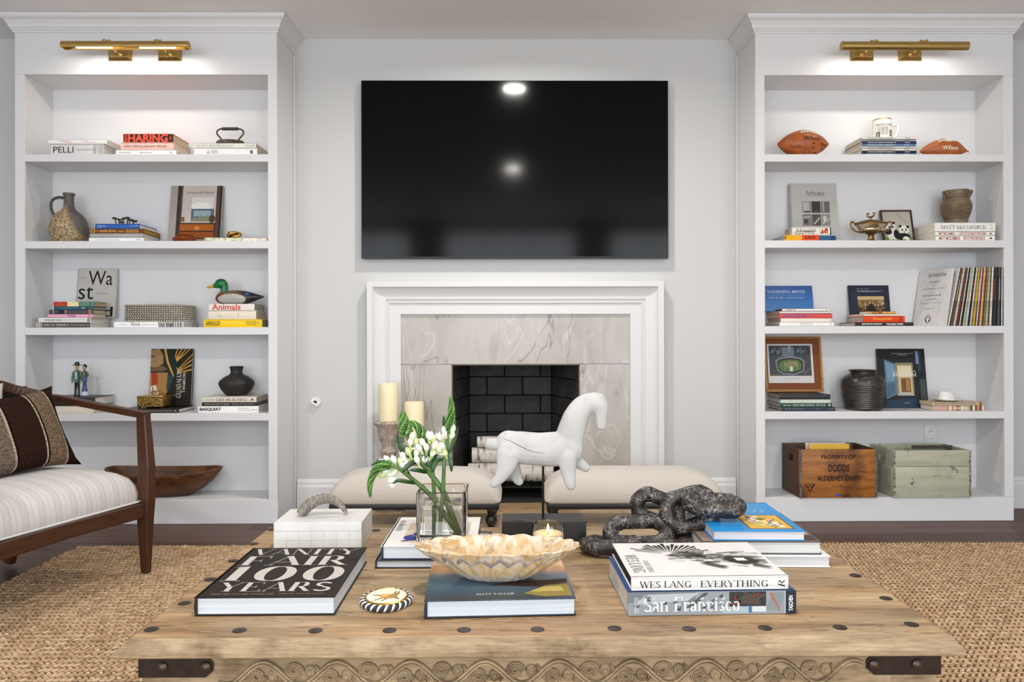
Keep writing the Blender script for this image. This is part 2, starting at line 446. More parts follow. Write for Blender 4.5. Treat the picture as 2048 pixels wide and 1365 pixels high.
def serif_geo(txt, K=.115, t=.04):
    key = (txt, K, t, 'serif')
    if key in _TC: return _TC[key]
    V = []; Fc = []; x = 0
    def quad(p):
        o = len(V); V.extend(p); Fc.append((o, o + 1, o + 2, o + 3))
    for ch in txt:
        adv, it = GL.get(ch, GL.get(ch.upper(), (.5, [])))
        for q in it:
            if q[0] in 'kt':
                w = (K if q[0] == 'k' else t) / 2
                x0, y0, x1, y1 = q[1:]
                if y0 > y1: x0, y0, x1, y1 = x1, y1, x0, y0
                quad([(x + x0 - w, y0), (x + x0 + w, y0), (x + x1 + w, y1), (x + x1 - w, y1)])
            elif q[0] == 'h':
                x0, y, x1 = q[1:]
                yy = y - t / 2 if y >= .9 else (y + t / 2 if abs(y) < .05 else y)
                quad([(x + x0, yy - t / 2), (x + x1, yy - t / 2), (x + x1, yy + t / 2), (x + x0, yy + t / 2)])
            elif q[0] == 'd':
                cx, cy, r = q[1:]; o = len(V)
                V.extend([(x + cx + r * math.cos(i * math.pi / 4), cy + r * math.sin(i * math.pi / 4)) for i in range(8)])
                Fc.append(tuple(range(o, o + 8)))
            else:
                cx, cy, rx, ry, a0, a1 = q[1:]
                n = max(6, int(abs(a1 - a0) / 15)); L = []; Rr = []
                for i in range(n + 1):
                    a = R(a0 + (a1 - a0) * i / n)
                    dx, dy = -rx * math.sin(a), ry * math.cos(a); m = math.hypot(dx, dy) or 1
                    w = (t + (K - t) * (abs(dy) / m) ** 1.6) if q[0] == 'a' else (t + (K - t) * .72)
                    nx, ny = math.cos(a) * ry, math.sin(a) * rx; nm = math.hypot(nx, ny) or 1
                    ex, ey = (rx - (w / 2 if q[0] == 'a' else t / 2)), (ry - t / 2 if q[0] == 'a' else ry - w / 2)
                    px, py = x + cx + ex * math.cos(a), cy + ey * math.sin(a)
                    L.append((px + nx / nm * w / 2, py + ny / nm * w / 2)); Rr.append((px - nx / nm * w / 2, py - ny / nm * w / 2))
                for i in range(n): quad([L[i], L[i + 1], Rr[i + 1], Rr[i]])
        x += adv
    _TC[key] = (V, Fc); return V, Fc
def text_geo(txt, font='sans'):
    if font == 'sans': return sans_geo(txt, 0.0)
    if font == 'bold': return sans_geo(txt, .018)
    if font == 'black': return sans_geo(txt, .034)
    if font == 'didone': return serif_geo(txt, .155, .022)
    return serif_geo(txt)

class Face:
    """maps (u,v in metres, offset n) on one flat face into the local frame of a thing"""
    def __init__(s, parent, o, u, v):
        s.p = parent; s.o = Vector(o); s.u = Vector(u); s.v = Vector(v); s.n = s.u.cross(s.v).normalized(); s.k = 1
        s.w = s.u.length; s.h = s.v.length
    def pt(s, u, v, n=0): return s.o + s.u * u + s.v * v + s.n * n       # u,v in 0..1
    def text(s, txt, u0, v0, u1, v1, color, font='sans', name='lettering', turn=0, shear=0, label=None):
        v, f = text_geo(txt, font)
        if not v: return
        xs = [q[0] for q in v]; ys = [q[1] for q in v]
        ax, bx, ay, by = min(xs), max(xs), min(ys), max(ys)
        def mp(q):
            a = (q[0] - ax) / (bx - ax); b = (q[1] - ay) / max(1e-6, by - ay); a += shear * (b - .5)
            if turn == 90: a, b = 1 - b, a
            if turn == -90: a, b = b, 1 - a
            return s.pt(u0 + a * (u1 - u0), v0 + b * (v1 - v0), .00045)
        me = bpy.data.meshes.new(name); me.from_pydata([mp(q) for q in v], [], f); me.materials.append(ink(color)); me.update()
        return link(name, me, s.p, label=label)
    def shapes(s, name, lst, label=None, base=.00008, mats=None):
        """flat print: list of (colour, [(u,v)...]) or (colour, ('e',cu,cv,ru,rv)) stacked in order"""
        cols = []; b = MB()
        for i, (c, poly) in enumerate(lst):
            if c not in cols: cols.append(c)
            if poly[0] == 'e':
                _, cu, cv, ru, rv = poly
                poly = [(cu + ru * math.cos(k * math.pi / 10), cv + rv * math.sin(k * math.pi / 10)) for k in range(20)]
            elif poly[0] == 'r':
                _, a0, b0, a1, b1 = poly
                poly = [(a0, b0), (a1, b0), (a1, b1), (a0, b1)]
            b.add([s.pt(u, v, base + .00002 * i) for u, v in poly], [tuple(range(len(poly)))], cols.index(c))
        return b.obj(name, [c if not isinstance(c, str) else ink(c) for c in cols], s.p, fix=False, label=label)

def _each(s, name, lst):
    for i, q in enumerate(lst): s.shapes(name, [q], base=.00008 + .00002 * i)
Face.each = _each
# ------------------------------------------------------------------ books
class Book:
    """book lying flat: spine along one side; cover > spine and pages; local origin at the centre of its base"""
    def __init__(s, label, x, y, z, w, d, h, cover='#FFFFFF', spine='-y', rz=0, page='#EDE9E2', soft=False, spinecol=None,
                 rot=None, name='book', cat='book', group=None, gloss=.35, top=None):
        s.w, s.d, s.h = w, d, h
        s.r = thing(name, label, cat, (x, y, z), rz, group, rot)
        t = .0011 if soft else min(.0028, h * .16); ins = .0004 if soft else .0032
        cm = paint(cover, gloss, 0, .4, .04, 25) if isinstance(cover, str) else cover
        sm = cm if spinecol is None else (paint(spinecol, gloss, 0, .4, .04, 25) if isinstance(spinecol, str) else spinecol)
        x0, x1, y0, y1 = -w / 2, w / 2, -d / 2, d / 2
        b = MB(); bv = 0 if soft else min(.0009, t * .4)
        b.box(x0, x1, y0, y1, 0, t, bev=bv, seg=1)
        b.box(x0, x1, y0, y1, h - t, h, 1, bev=bv, seg=1)
        b.obj('cover', [cm, (paint(top, gloss, 0, .4, .04, 25) if isinstance(top, str) else top) if top else cm], s.r)
        px0, px1, py0, py1 = x0 + ins, x1 - ins, y0 + ins, y1 - ins
        # spine: slightly rounded board
        k = .0018 if soft else .0035
        prof = [(0, 0), (t * .6, 0), (k, h * .0 + .0006), (k, h - .0006), (t * .6, h), (0, h)]
        q = MB(); n = 5
        bul = 0 if soft else min(.004, h * .09)
        rows = []
        for i in range(n + 1):
            zz = h * i / n; rows.append((bul * (1 - (2 * i / n - 1) ** 2), zz))
        th = t + .0004
        if spine in ('-y', '+y'):
            sg = -1 if spine == '-y' else 1; e = y0 if sg < 0 else y1
            poly = [(e + sg * (o - bul), zz) for o, zz in rows] + [(e - sg * (th + bul), h), (e - sg * (th + bul), 0)]
            q.prism(poly, x0, x1, 'x')
            if sg < 0: py0 = y0 + th
            else: py1 = y1 - th
        else:
            sg = -1 if spine == '-x' else 1; e = x0 if sg < 0 else x1
            poly = [(e + sg * (o - bul), zz) for o, zz in rows] + [(e - sg * (th + bul), h), (e - sg * (th + bul), 0)]
            q.prism(poly, y0, y1, 'y')
            if sg < 0: px0 = x0 + th
            else: px1 = x1 - th
        q.obj('spine', sm, s.r)
        MB().box(px0, px1, py0, py1, t, h - t).obj('pages', pages(page), s.r)
    @property
    def front(s): return Face(s.r, (-s.w / 2, -s.d / 2 - .0003, 0), (s.w, 0, 0), (0, 0, s.h))
    @property
    def top(s): return Face(s.r, (-s.w / 2, -s.d / 2, s.h), (s.w, 0, 0), (0, s.d, 0))
    @property
    def left(s): return Face(s.r, (-s.w / 2 - .0003, s.d / 2, 0), (0, -s.d, 0), (0, 0, s.h))

def px_book(label, cr, x0, x1, hgt, Yf, depth, z, cover, **kw):
    """book on a shelf with its spine to the room; x0,x1,hgt are measured on the photograph"""
    a = at(*cr(x0, 0), Yf).x; b = at(*cr(x1, 0), Yf).x
    s = (cr(1, 0)[0] - cr(0, 0)[0]) * Yf / F
    h = hgt * s
    return Book(label, (a + b) / 2, Yf + depth / 2, z, b - a, depth, h, cover, **kw), z + h + .0004
def lean_book(label, cr, x0, x1, y0, y1, shelf, Yback, lean, cover, h=.022, rz=0, name='book', cat='book', Yref=None, **kw):
    """book stood up with its front cover to the room, leaning back; box measured on the photograph"""
    Ym = Yref or (Yback - .05)
    a = at(*cr(x0, (y0 + y1) / 2), Ym); b = at(*cr(x1, (y0 + y1) / 2), Ym)
    zt = at(*cr(x0, y0), Ym).z
    th = R(90 - lean)
    d = (zt - shelf) / math.sin(th)
    Yc = Yback - d / 2 * math.cos(th)
    return Book(label, (a.x + b.x) / 2, Yc, shelf + d / 2 * math.sin(th) + .0006, b.x - a.x, d, h, cover, spine=kw.pop('spine', '-x'),
                rot=(th, 0, rz), name=name, cat=cat, **kw)
# ================================================================== the setting
M_WALL = wall_paint('#CBCBCA'); M_CEIL = wall_paint('#F2F2F3', .7); M_TRIM = wall_paint('#DADADA', .38)
M_CASE = wall_paint('#E0E0E1', .42)
XL, XR = -3.6, 3.6
# fireplace opening in the wall
FPX0, FPX1, FPZ = -.43, .43, .88
b = MB()
b.box(XL, FPX0, WALL, WALL + .12, 0, CEIL); b.box(FPX1, XR, WALL, WALL + .12, 0, CEIL); b.box(FPX0, FPX1, WALL, WALL + .12, FPZ, CEIL)
struct(b.obj('wall_back', M_WALL))
struct(MB().box(XL - .12, XL, REAR, WALL + .12, 0, CEIL).obj('wall_left', M_WALL))
struct(MB().box(XR, XR + .12, REAR, WALL + .12, 0, CEIL).obj('wall_right', M_WALL))
b = MB(); edges = [XL]
for wx, ww in WINDOWS: edges += [wx - ww / 2, wx + ww / 2]
edges.append(XR)
for i in range(0, len(edges), 2): b.box(edges[i], edges[i + 1], REAR - .12, REAR, 0, CEIL)
for wx, ww in WINDOWS:
    b.box(wx - ww / 2, wx + ww / 2, REAR - .12, REAR, 0, WZ0); b.box(wx - ww / 2, wx + ww / 2, REAR - .12, REAR, WZ1, CEIL)
struct(b.obj('wall_rear', M_WALL))
struct(MB().box(XL - .12, XR + .12, REAR - .12, WALL + .12, CEIL, CEIL + .1).obj('ceiling', M_CEIL))
for i, (wx, ww) in enumerate(WINDOWS):
    w = MB(); x0, x1 = wx - ww / 2, wx + ww / 2
    for (a, c, e, g) in ((x0, x0 + .05, WZ0, WZ1), (x1 - .05, x1, WZ0, WZ1), (x0 + .05, x1 - .05, WZ0, WZ0 + .06), (x0 + .05, x1 - .05, WZ1 - .06, WZ1)):
        w.box(a, c, REAR - .1, REAR + .02, e, g)
    w = struct(w.obj('window_%d' % (i + 1), M_TRIM))
    n = 3
    for k in range(1, n): MB().box(x0 + ww * k / n - .01, x0 + ww * k / n + .01, REAR - .07, REAR - .04, WZ0 + .06, WZ1 - .06).obj('muntin', M_TRIM, w)
    MB().box(x0 + .05, x1 - .05, REAR - .07, REAR - .04, 1.45, 1.49).obj('muntin', M_TRIM, w)

# floor: sub-floor with oak boards running along the fireplace wall
fl = struct(MB().box(XL - .12, XR + .12, REAR - .12, WALL + .5, -.06, -.018).obj('floor', wood('#2A1A13', '#4A3024')))
@matfn
def plank_mat(k):
    m = NT('floor_oak')
    v = m.coord('Object', (1.1, 14, 14)); n = m.noise(v, 2.6, 7, .65, .9)
    w = m.wave(m.coord('Object', (.5, 9, 9)), 1.6, 7, 3, 1.2, 'Y')
    base = ['#5E3A28', '#68432F', '#55341F', '#6B4636'][k]; dk = ['#331C12', '#3D2417', '#2D190F', '#3D2419'][k]
    c = m.mix(.5, m.ramp(n, [(.3, dk), (.72, base)]), m.ramp(w, [(.2, dk), (.8, base)]))
    m.set(Base_Color=c, Roughness=.38, Specular_IOR_Level=.25); m.bump(n, .1, .001); return m.m
PW = .118; PCACHE = {}
rnd = random.Random(3)
y = .8
while y < WALL:
    x = XL - rnd.uniform(0, 1.2)
    while x < XR:
        L = rnd.choice([1.1, 1.5, 1.9]); k = rnd.randrange(4)
        y1 = min(y + PW, WALL) ; 
        key = (L, k, round(y1 - y, 4))
        if key not in PCACHE:
            PCACHE[key] = MB().box(0.0006, L - .0006, .0006, y1 - y - .0006, -.018, 0, bev=.0012, seg=1).mesh('plank', plank_mat(k))
        if x + L > -3.2 and x < 3.2: link('plank', PCACHE[key], fl, (x, y, 0))
        x += L
    y += PW
struct(MB().box(XL, XR, REAR, .8, -.018, 0).obj('floor', plank_mat(0)))

# crown mouldings, baseboards, beads
def profile_run(b, prof, x0, x1, y):      # profile (out, z) extruded in x, facing -y
    poly = [(y - o, z) for o, z in prof]; b.prism(poly, x0, x1, 'x')
BASE = [(0, 0), (.018, 0), (.018, .135), (.012, .15), (.012, .162), (.006, .175), (0, .18)]
LC = (-2.651, -1.276); RC = (1.274, 2.652)       # outer x of the two built-in cases
LC = (at(30, 500, 4.0).x, at(554.6, 500, 4.0).x); RC = (at(1511, 500, 4.0).x, at(2027, 500, 4.0).x)
MX0, MX1 = at(734.5, 700, 4.24).x, at(1327.5, 700, 4.24).x      # mantel outer edges
for nm, a, c in (('baseboard_left', LC[1] + .02, MX0), ('baseboard_right', MX1, RC[0] - .02), ('baseboard_far_left', XL, LC[0]), ('baseboard_far_right', RC[1], XR)):
    b = MB(); profile_run(b, BASE, a, c, WALL); struct(b.obj(nm, M_TRIM))
struct(MB().box(LC[1], LC[1] + .014, WALL - .012, WALL, 0, 2.6, bev=.004).obj('trim_1', M_TRIM))
struct(MB().box(RC[0] - .014, RC[0], WALL - .012, WALL, 0, 2.6, bev=.004).obj('trim_2', M_TRIM))

# ------------------------------------------------------------------ built-in bookcases
SH = [1.967, 1.5055, 1.046, .588, .128]          # shelf tops
HEAD = 2.390; YF = 4.0; YB = 4.25; ST = .040
def bookcase(label, xo, xi):
    t = thing('bookcase', label, 'bookcase', ((xo[0] + xo[1]) / 2, WALL, 0))
    cx = (xo[0] + xo[1]) / 2
    def P(nm, *a, bev=.0015): MB().box(a[0] - cx, a[1] - cx, a[2] - WALL, a[3] - WALL, a[4], a[5], bev=bev, seg=1).obj(nm, M_CASE, t)
    top = 2.698
    P('side_panel', xo[0], xo[0] + .018, YF + .018, WALL, 0, top); P('side_panel', xo[1] - .018, xo[1], YF + .018, WALL, 0, top)
    P('inner_side', xi[0] - .016, xi[0] - .004, YF + .018, YB, .10, HEAD + .02); P('inner_side', xi[1] + .004, xi[1] + .016, YF + .018, YB, .10, HEAD + .02)
    P('stile', xo[0], xi[0], YF, YF + .018, SH[4], HEAD); P('stile', xi[1], xo[1], YF, YF + .018, SH[4], HEAD)
    P('header', xo[0], xo[1], YF, YF + .018, HEAD, top); P('plinth', xo[0], xo[1], YF, YF + .018, 0, SH[4])
    P('top_panel', xo[0] + .018, xo[1] - .018, YF + .018, YB, HEAD, HEAD + .02)
    P('back_panel', xo[0] + .018, xo[1] - .018, YB, YB + .012, .06, HEAD + .02)
    for i, z in enumerate(SH):
        if i < 4: P('shelf', xi[0] - .003, xi[1] + .003, YF + .0005, YB, z - ST, z)
        else: P('shelf', xi[0] - .003, xi[1] + .003, YF + .018, YB, z - .03, z)
    # crown: ogee profile mitred round three sides
    pr = [(0, 2.612), (.006, 2.612), (.008, 2.620), (.014, 2.624), (.014, 2.632), (.020, 2.634), (.024, 2.650), (.036, 2.668), (.052, 2.678), (.056, 2.684), (.056, 2.6985), (0, 2.6985)]
    b = MB(); n = len(pr)
    for (o, z) in pr:
        pass
    rings = []
    for (xx, yy, sx, sy) in ((xo[0], WALL, -1, 0), (xo[0], YF, -1, -1), (xo[1], YF, 1, -1), (xo[1], WALL, 1, 0)):
        rings.append([(xx + sx * o - cx, yy + sy * o - WALL, z) for o, z in pr])
    b.loft(rings, smooth=False); b.obj('crown', M_CASE, t)
    return t
LI = (at(49.5, 500, YF).x, at(536, 500, YF).x); RI = (at(1530, 500, YF).x, at(2008, 500, YF).x)
bookcase('tall white built-in bookcase to the side where the armchair stands', LC, LI)
bookcase('tall white built-in bookcase holding two wooden crates at its foot', RC, RI)

# ------------------------------------------------------------------ brass picture lights above the cases
def picture_light(label, px0, px1, plates, cy=91.5, lip=-35):
    YT = 3.84
    a, c = at(px0, cy, YT), at(px1, cy, YT)
    t = thing('picture_light', label, 'picture light', ((a.x + c.x) / 2, YF, a.z), 0, 'picture lights')
    L = (c.x - a.x) / 2; r = .0235; dy = YT - YF
    # half-open reflector tube (opening faces down and back to the shelves)
    b = MB(); seg = 18; rings = []
    for x in (-L, L):
        ring = []
        for k in range(seg + 1):
            an = R(lip + (215 - lip) * k / seg)
            ring.append((x, dy - r * math.cos(an) * 1.0, r * math.sin(an)))
        for k in range(seg, -1, -1):
            an = R(lip + (215 - lip) * k / seg)
            ring.append((x, dy - (r - .002) * math.cos(an), (r - .002) * math.sin(an)))
        rings.append(ring)
    b.loft(rings, cap=True); b.obj('reflector', brass(), t)
    for x in (-L, L - .003):
        MB().prism([(dy - r * math.cos(R(lip + (215 - lip) * k / 16)), r * math.sin(R(lip + (215 - lip) * k / 16))) for k in range(17)], x, x + .003, 'x').obj('end_cap', brass(), t)
    for x in (-L * .5, L * .5):
        MB().tube([(x - .09, dy, -.006), (x + .09, dy, -.006)], .007, 10).obj('bulb', emit('#FFE9C4', 9), t, label='glowing tube bulb')
    for (px, py) in plates:
        p = at(px, py, YF); x = p.x - (a.x + c.x) / 2; z = p.z - a.z
        b = MB()
        b.loft([[(x + sx * w, yy, z + sz * h) for sx, sz in ((-1, -1), (1, -1), (1, 1), (-1, 1))] for w, h, yy in ((.060, .034, 0), (.060, .034, -.012), (.056, .030, -.016), (.045, .021, -.024))], smooth=False)
        b.obj('wall_plate', brass(), t)
        b = MB()
        b.lathe([(.021, 0), (.021, .004), (.016, .007), (.016, .011), (.010, .014), (.006, .02)], 20, M=Matrix.Translation((x, -.024, z)) @ Matrix.Rotation(R(90), 4, 'X'))
        pts = smoothpts([(x, -.04, z), (x, -.07, z + .004), (x, -.11, z + .03), (x, dy + .03, .034), (x, dy, .026)], 5)
        b.tube(pts, .0065, 10); b.ell((x, dy, .026), (.012, .012, .008), 12, 8)
        b.obj('arm', brass(), t)
    area_light('picture_light_glow', ((a.x + c.x) / 2, YT + .002, a.z - .012), ((a.x + c.x) / 2, YF + .10, a.z - .32), L * 1.8, .02, 2.7, (1, .94, .85))
    return t
picture_light('brass picture light mounted above the bookcase beside the armchair', 125, 378, [(242, 110), (341, 110)])
picture_light('brass picture light mounted above the bookcase with the crates', 1683, 1935, [(1722.5, 110), (1818.5, 110)], 92.5, -72)

# ------------------------------------------------------------------ recessed ceiling lights (the middle two mirrored in the television)
def can_light(x, y, power, label):
    t = thing('ceiling_light', label, 'ceiling light', (x, y, CEIL), 0, 'recessed ceiling lights')
    MB().lathe([(.072, 0), (.095, 0), (.096, -.003), (.090, -.007), (.074, -.008), (.072, -.006)], 36, cap=False).obj('trim_ring', M_TRIM, t)
    MB().lathe([(0, -.004), (.073, -.004)], 36, cap=False).obj('lens', emit('#FFF3E2', 16), t)
    area_light('ceiling_light_beam', (x, y, CEIL - .012), (x, y, 0), .14, .14, power, (1, .97, .925), 'DISK', 165)
can_light(.03, 3.38, 25, 'round recessed ceiling light close to the fireplace wall')
can_light(.03, .93, 24, 'round recessed ceiling light over the middle of the room')
for x in (-2.2, 2.2): can_light(x, .93, 26, 'unseen recessed ceiling light added over the %s half of the room' % ('armchair' if x < 0 else 'crate'))  # unseen outer pair, added to light table and rug from above
# ================================================================== things in the bookcase beside the armchair
YF_ = 4.0
def stack(cr, z, items, Yf=4.03, depth=.2):
    """items bottom to top: (label, x0, x1, height, cover, kwargs)"""
    out = []; first = True
    for it in items:
        lab, x0, x1, h, cov = it[:5]; kw = dict(it[5]) if len(it) > 5 else {}
        yf = kw.pop('Yf', Yf); dp = kw.pop('depth', depth)
        if first:      # the shelf edge hides the foot of what stands above eye level
            h += max(0, (z - CAMH) * F * (1 / YF_ - 1 / yf)) / (cr(1, 0)[0] - cr(0, 0)[0]); first = False
        bk, z = px_book(lab, cr, x0, x1, h, yf, dp, z, cov, **kw); out.append(bk)
    return out, z
E_ = .0006
# ---- top shelf
z = SH[0] + E_
(b1, b2), zt = stack(Z1, z, [
    ('thick grey book with a bold black title, under a white book', 333, 683, 66, '#D9D8D6', {'page': '#E9E4DA'}),
    ('white book with faint red print lying on a grey book', 318, 706, 31, '#F1F0EE', {'page': '#E6DFD2', 'soft': True})], 4.03, .205)
b1.front.text('PELLI', .05, .24, .43, .76, '#222222', 'sans'); b1.front.text('LIFE IN ARCHITECTURE', .48, .42, .86, .58, '#8A8A8A')
b1.front.shapes('printed_panel', [('#B9B9B8', ('r', .72, .06, .99, .94)), ('#DDDDDB', ('r', .72, .06, .8, .94)), ('#CBCBC9', ('r', .86, .06, .91, .94))])
b2.front.text('collected', .18, .5, .36, .8, '#D26A5A'); b2.front.text('buildings', .27, .18, .4, .42, '#D26A5A'); b2.front.text('houses', .56, .5, .68, .8, '#D26A5A'); b2.front.text('towers and parks', .6, .18, .82, .42, '#D26A5A')
(b1, b2, b3), zt = stack(Z1, z, [
    ('slim white book at the bottom of the stack with the red-lettered book', 763, 1163, 27, '#F2F1EF', {'page': '#DDD2BF', 'soft': True}),
    ('pale pink book beneath a dark book with red lettering', 795, 1145, 48, '#F4C9BC', {'page': '#EBDCCB'}),
    ('dark brown book with big red lettering on its spine', 812, 1140, 58, '#E2644A', {'spinecol': '#33201C', 'page': '#D9C6A8'})], 4.03, .205)
b1.front.text('RICHARD PRINCE', .05, .38, .25, .64, '#6A6A68'); b1.front.text('NEW PAINTINGS', .4, .38, .6, .64, '#6A6A68'); b1.front.text('R', .9, .34, .93, .68, '#6A6A68')
b2.front.text('SOFIA COPPOLA ARCHIVE 1999-2023', .06, .34, .87, .64, '#4B3A36')
b3.front.text('HARING', .1, .04, .9, .95, '#F25B43', 'black'); b3.front.text('KEITH', .025, .06, .085, .94, '#F25B43', 'black', turn=90)
b3.front.shapes('dancing_figure', [('#F25B43', [(.93, .3), (.95, .5), (.935, .62), (.955, .75), (.965, .5), (.98, .35), (.97, .33), (.955, .45), (.94, .28)])])
(b1, b2), zi = stack(Z1, z, [
    ('white book with a small black emblem, under the flat iron stack', 1282, 1697, 39, '#F0EFEC', {'page': '#E4D3AE', 'soft': True}),
    ('cream paperback directly under the old flat iron', 1282, 1690, 32, '#E9E5DC', {'page': '#E8DCC4', 'soft': True})], 4.03, .205)
b1.front.text('at 100', .2, .25, .37, .75, '#7C7B78', 'serif'); b1.front.shapes('emblem', [('#222222', ('e', .91, .48, .022, .26)), ('#F0EFEC', [(.9, .42), (.92, .42), (.915, .6)])])
b2.front.text('THE SPORTY & RICH WELLNESS BOOK', .03, .3, .63, .68, '#8B8882', 'serif'); b2.front.text('VOLUME 1', .82, .3, .99, .68, '#8B8882', 'serif')
# flat iron
c = at(*Z1(1521, 945), 4.11); s = .30273 * 4.11 / F
ti = thing('flat_iron', 'antique flat iron with a looped bronze handle on books', 'iron', (c.x, 4.11, zi))
M_IRON = ceramic('#5A4A34', '#2A2320', .5, 40)
b = MB(); n = 24; rings = []
for (zz, k) in ((0, .97), (.004, 1), (.026, .99), (.034, .86), (.037, .55)):
    ring = []
    for i in range(n):
        a = 2 * math.pi * i / n; x = math.cos(a); yv = math.sin(a)
        w = (1 - .55 * max(0, x) ** 1.5)
        ring.append((x * 92 * s * k, yv * .042 * w * k, zz))
    rings.append(ring)
b.loft(rings); b.obj('sole_plate', M_IRON, ti)
hp = [(-50, 30), (-50, 38), (-62, 56), (-84, 82), (-86, 102), (-70, 116), (-52, 118)]
for sg in (-1, 1):
    MB().tube(smoothpts([(sg * p[0] * -s if 0 else sg * -p[0] * s * 1.0, 0, p[1] * s) for p in hp], 5), .0042, 10).obj('handle_post', brass('#4A3A2A', .45), ti)
MB().lathe([(.0001, -56 * s), (.0065, -55 * s), (.009, -46 * s), (.0085, 0), (.009, 46 * s), (.0065, 55 * s), (.0001, 56 * s)], 14, M=Matrix.Translation((0, 0, 119 * s)) @ Matrix.Rotation(R(90), 4, 'Y')).obj('grip', paint('#3B322C', .6), ti)

# ---- second shelf
z = SH[1] + E_
Yj = 4.12; s = .27344 * Yj / F; c = at(*Z2(395, 628), Yj)
tj = thing('jug', 'speckled brown stoneware jug with a grey neck and handle', 'jug', (c.x, Yj, z)); tj.scale.z = 1.06
prof = [(0, 0), (92, 0), (104, 10), (124, 50), (130, 85), (126, 125), (112, 165), (88, 200), (58, 222), (42, 240), (35, 262), (33, 300), (34, 325), (40, 338), (40, 346), (34, 347), (28, 335), (26, 300), (0, 290)]
@matfn
def jug_mat():
    m = NT('speckled_stoneware'); v = m.coord('Object'); n = m.noise(v, 110, 5, .75); g = m.noise(v, 9, 3)
    c = m.mix(m.ramp(n, [(.47, 0.0), (.58, 1.0)]), '#B79E72', '#4A4038')
    sep = m.add('ShaderNodeSeparateXYZ'); m.l.new(v, sep.inputs[0])
    mt = m.add('ShaderNodeMath', operation='MULTIPLY'); mt.inputs[1].default_value = 1.6; m.l.new(sep.outputs[0], mt.inputs[0])
    ad = m.add('ShaderNodeMath', operation='ADD'); m.l.new(sep.outputs[2], ad.inputs[0]); m.l.new(mt.outputs[0], ad.inputs[1])
    gz = m.add('ShaderNodeMath', operation='ADD'); m.l.new(ad.outputs[0], gz.inputs[0])
    g2 = m.add('ShaderNodeMath', operation='MULTIPLY'); g2.inputs[1].default_value = .06; m.l.new(g, g2.inputs[0]); m.l.new(g2.outputs[0], gz.inputs[1])
    c = m.mix(m.ramp(gz.outputs[0], [(.20, 0.0), (.235, 1.0)]), c, m.ramp(n, [(.4, '#4E4A46'), (.65, '#6B645C')]))
    m.set(Base_Color=c, Roughness=.55); m.bump(n, .5, .002); return m.m
MB().lathe([(r * s, q * s) for r, q in prof], 40).obj('body', jug_mat(), tj)
hp = [(-30, 312), (-70, 318), (-110, 306), (-130, 275), (-126, 235), (-106, 190), (-92, 172)]
MB().tube(smoothpts([(a * s, 0, q * s) for a, q in hp], 5), .0095, 12, flat=.75).obj('handle', ceramic('#57524C', '#3A3632', .6, 90), tj)
st4, zs = stack(Z2, z, [
    ('slim white paperback at the bottom of the stack under the bronze trees', 540, 940, 24, '#F1F0EE', {'soft': True, 'page': '#DDD6CB'}),
    ('plain grey book in the stack under the bronze trees', 548, 935, 30, '#A7A6A4', {'page': '#CFCBC4'}),
    ('brown leather book with gold lettering in the stack under bronze trees', 545, 938, 33, '#6E3C1B', {'page': '#B08A3F'}),
    ('slim blue book directly under the bronze tree ornament', 585, 908, 36, '#2E5FA8', {'page': '#E6E2D8'})], 4.04, .2)
st4[0].front.text('COLLECTED STORIES OF A LONG SUMMER', .1, .36, .55, .62, '#9A9A98'); st4[0].front.text('NEST', .86, .3, .95, .66, '#77777A')
st4[2].front.text('SUPER BOWL', .19, .25, .5, .78, '#D9A95B', 'bold'); st4[2].front.text('THE', .12, .4, .17, .7, '#D9A95B')
st4[2].front.each('gilt_rule', [('#D9A95B', ('r', .02, .15, .1, .85)), ('#6E3C1B', ('r', .035, .28, .085, .72)), ('#D9A95B', ('r', .53, .5, .64, .58)), ('#D9A95B', ('r', .53, .3, .64, .38)), ('#D9A95B', ('r', .68, .2, .9, .8)), ('#6E3C1B', ('r', .69, .3, .89, .7))])
st4[2].front.text('A CELEBRATION', .7, .36, .88, .62, '#D9A95B')
st4[3].front.text('ALPINE TRAILS', .05, .5, .25, .68, '#D7E2F4'); st4[3].front.text('AND LAKES', .05, .2, .16, .38, '#D7E2F4'); st4[3].front.text('MOUNTAIN PRESS', .8, .5, .97, .66, '#D7E2F4')
# bronze trees ornament
s = .27344 * 4.12 / F; c = at(*Z2(793, 495), 4.12)
tb = thing('bronze_tree_ornament', 'small dark bronze ornament of a grove of bare trees', 'ornament', (c.x, 4.12, zs))
MBZ = paint('#4A3828', .4, .7)
b = MB(); b.loft([[(95 * s * k * math.cos(a), .03 * k * math.sin(a), zz) for a in [i * math.pi / 10 for i in range(20)]] for zz, k in ((0, 1), (.004, .98), (.007, .85))]); b.obj('base', MBZ, tb)
rnd = random.Random(5)
for i, (tx, hh) in enumerate(((-75, 56), (-48, 48), (-20, 30), (8, 52), (38, 60), (66, 44), (88, 36))):
    b = MB(); x0 = tx * s * .85; yy = rnd.uniform(-.012, .012); H = hh * s
    b.tube(smoothpts([(x0 * .8, yy, .004), (x0 * .9, yy, H * .5), (x0, yy, H)], 4), .0030, 6)
    for k in range(6):
        a = rnd.uniform(0, 6.28); q = rnd.uniform(.003, .009)
        b.ell((x0 + math.cos(a) * q, yy + math.sin(a) * q, H + rnd.uniform(-.003, .002)), (.0095, .008, .0042), 8, 5)
    b.obj('tree', MBZ, tb)
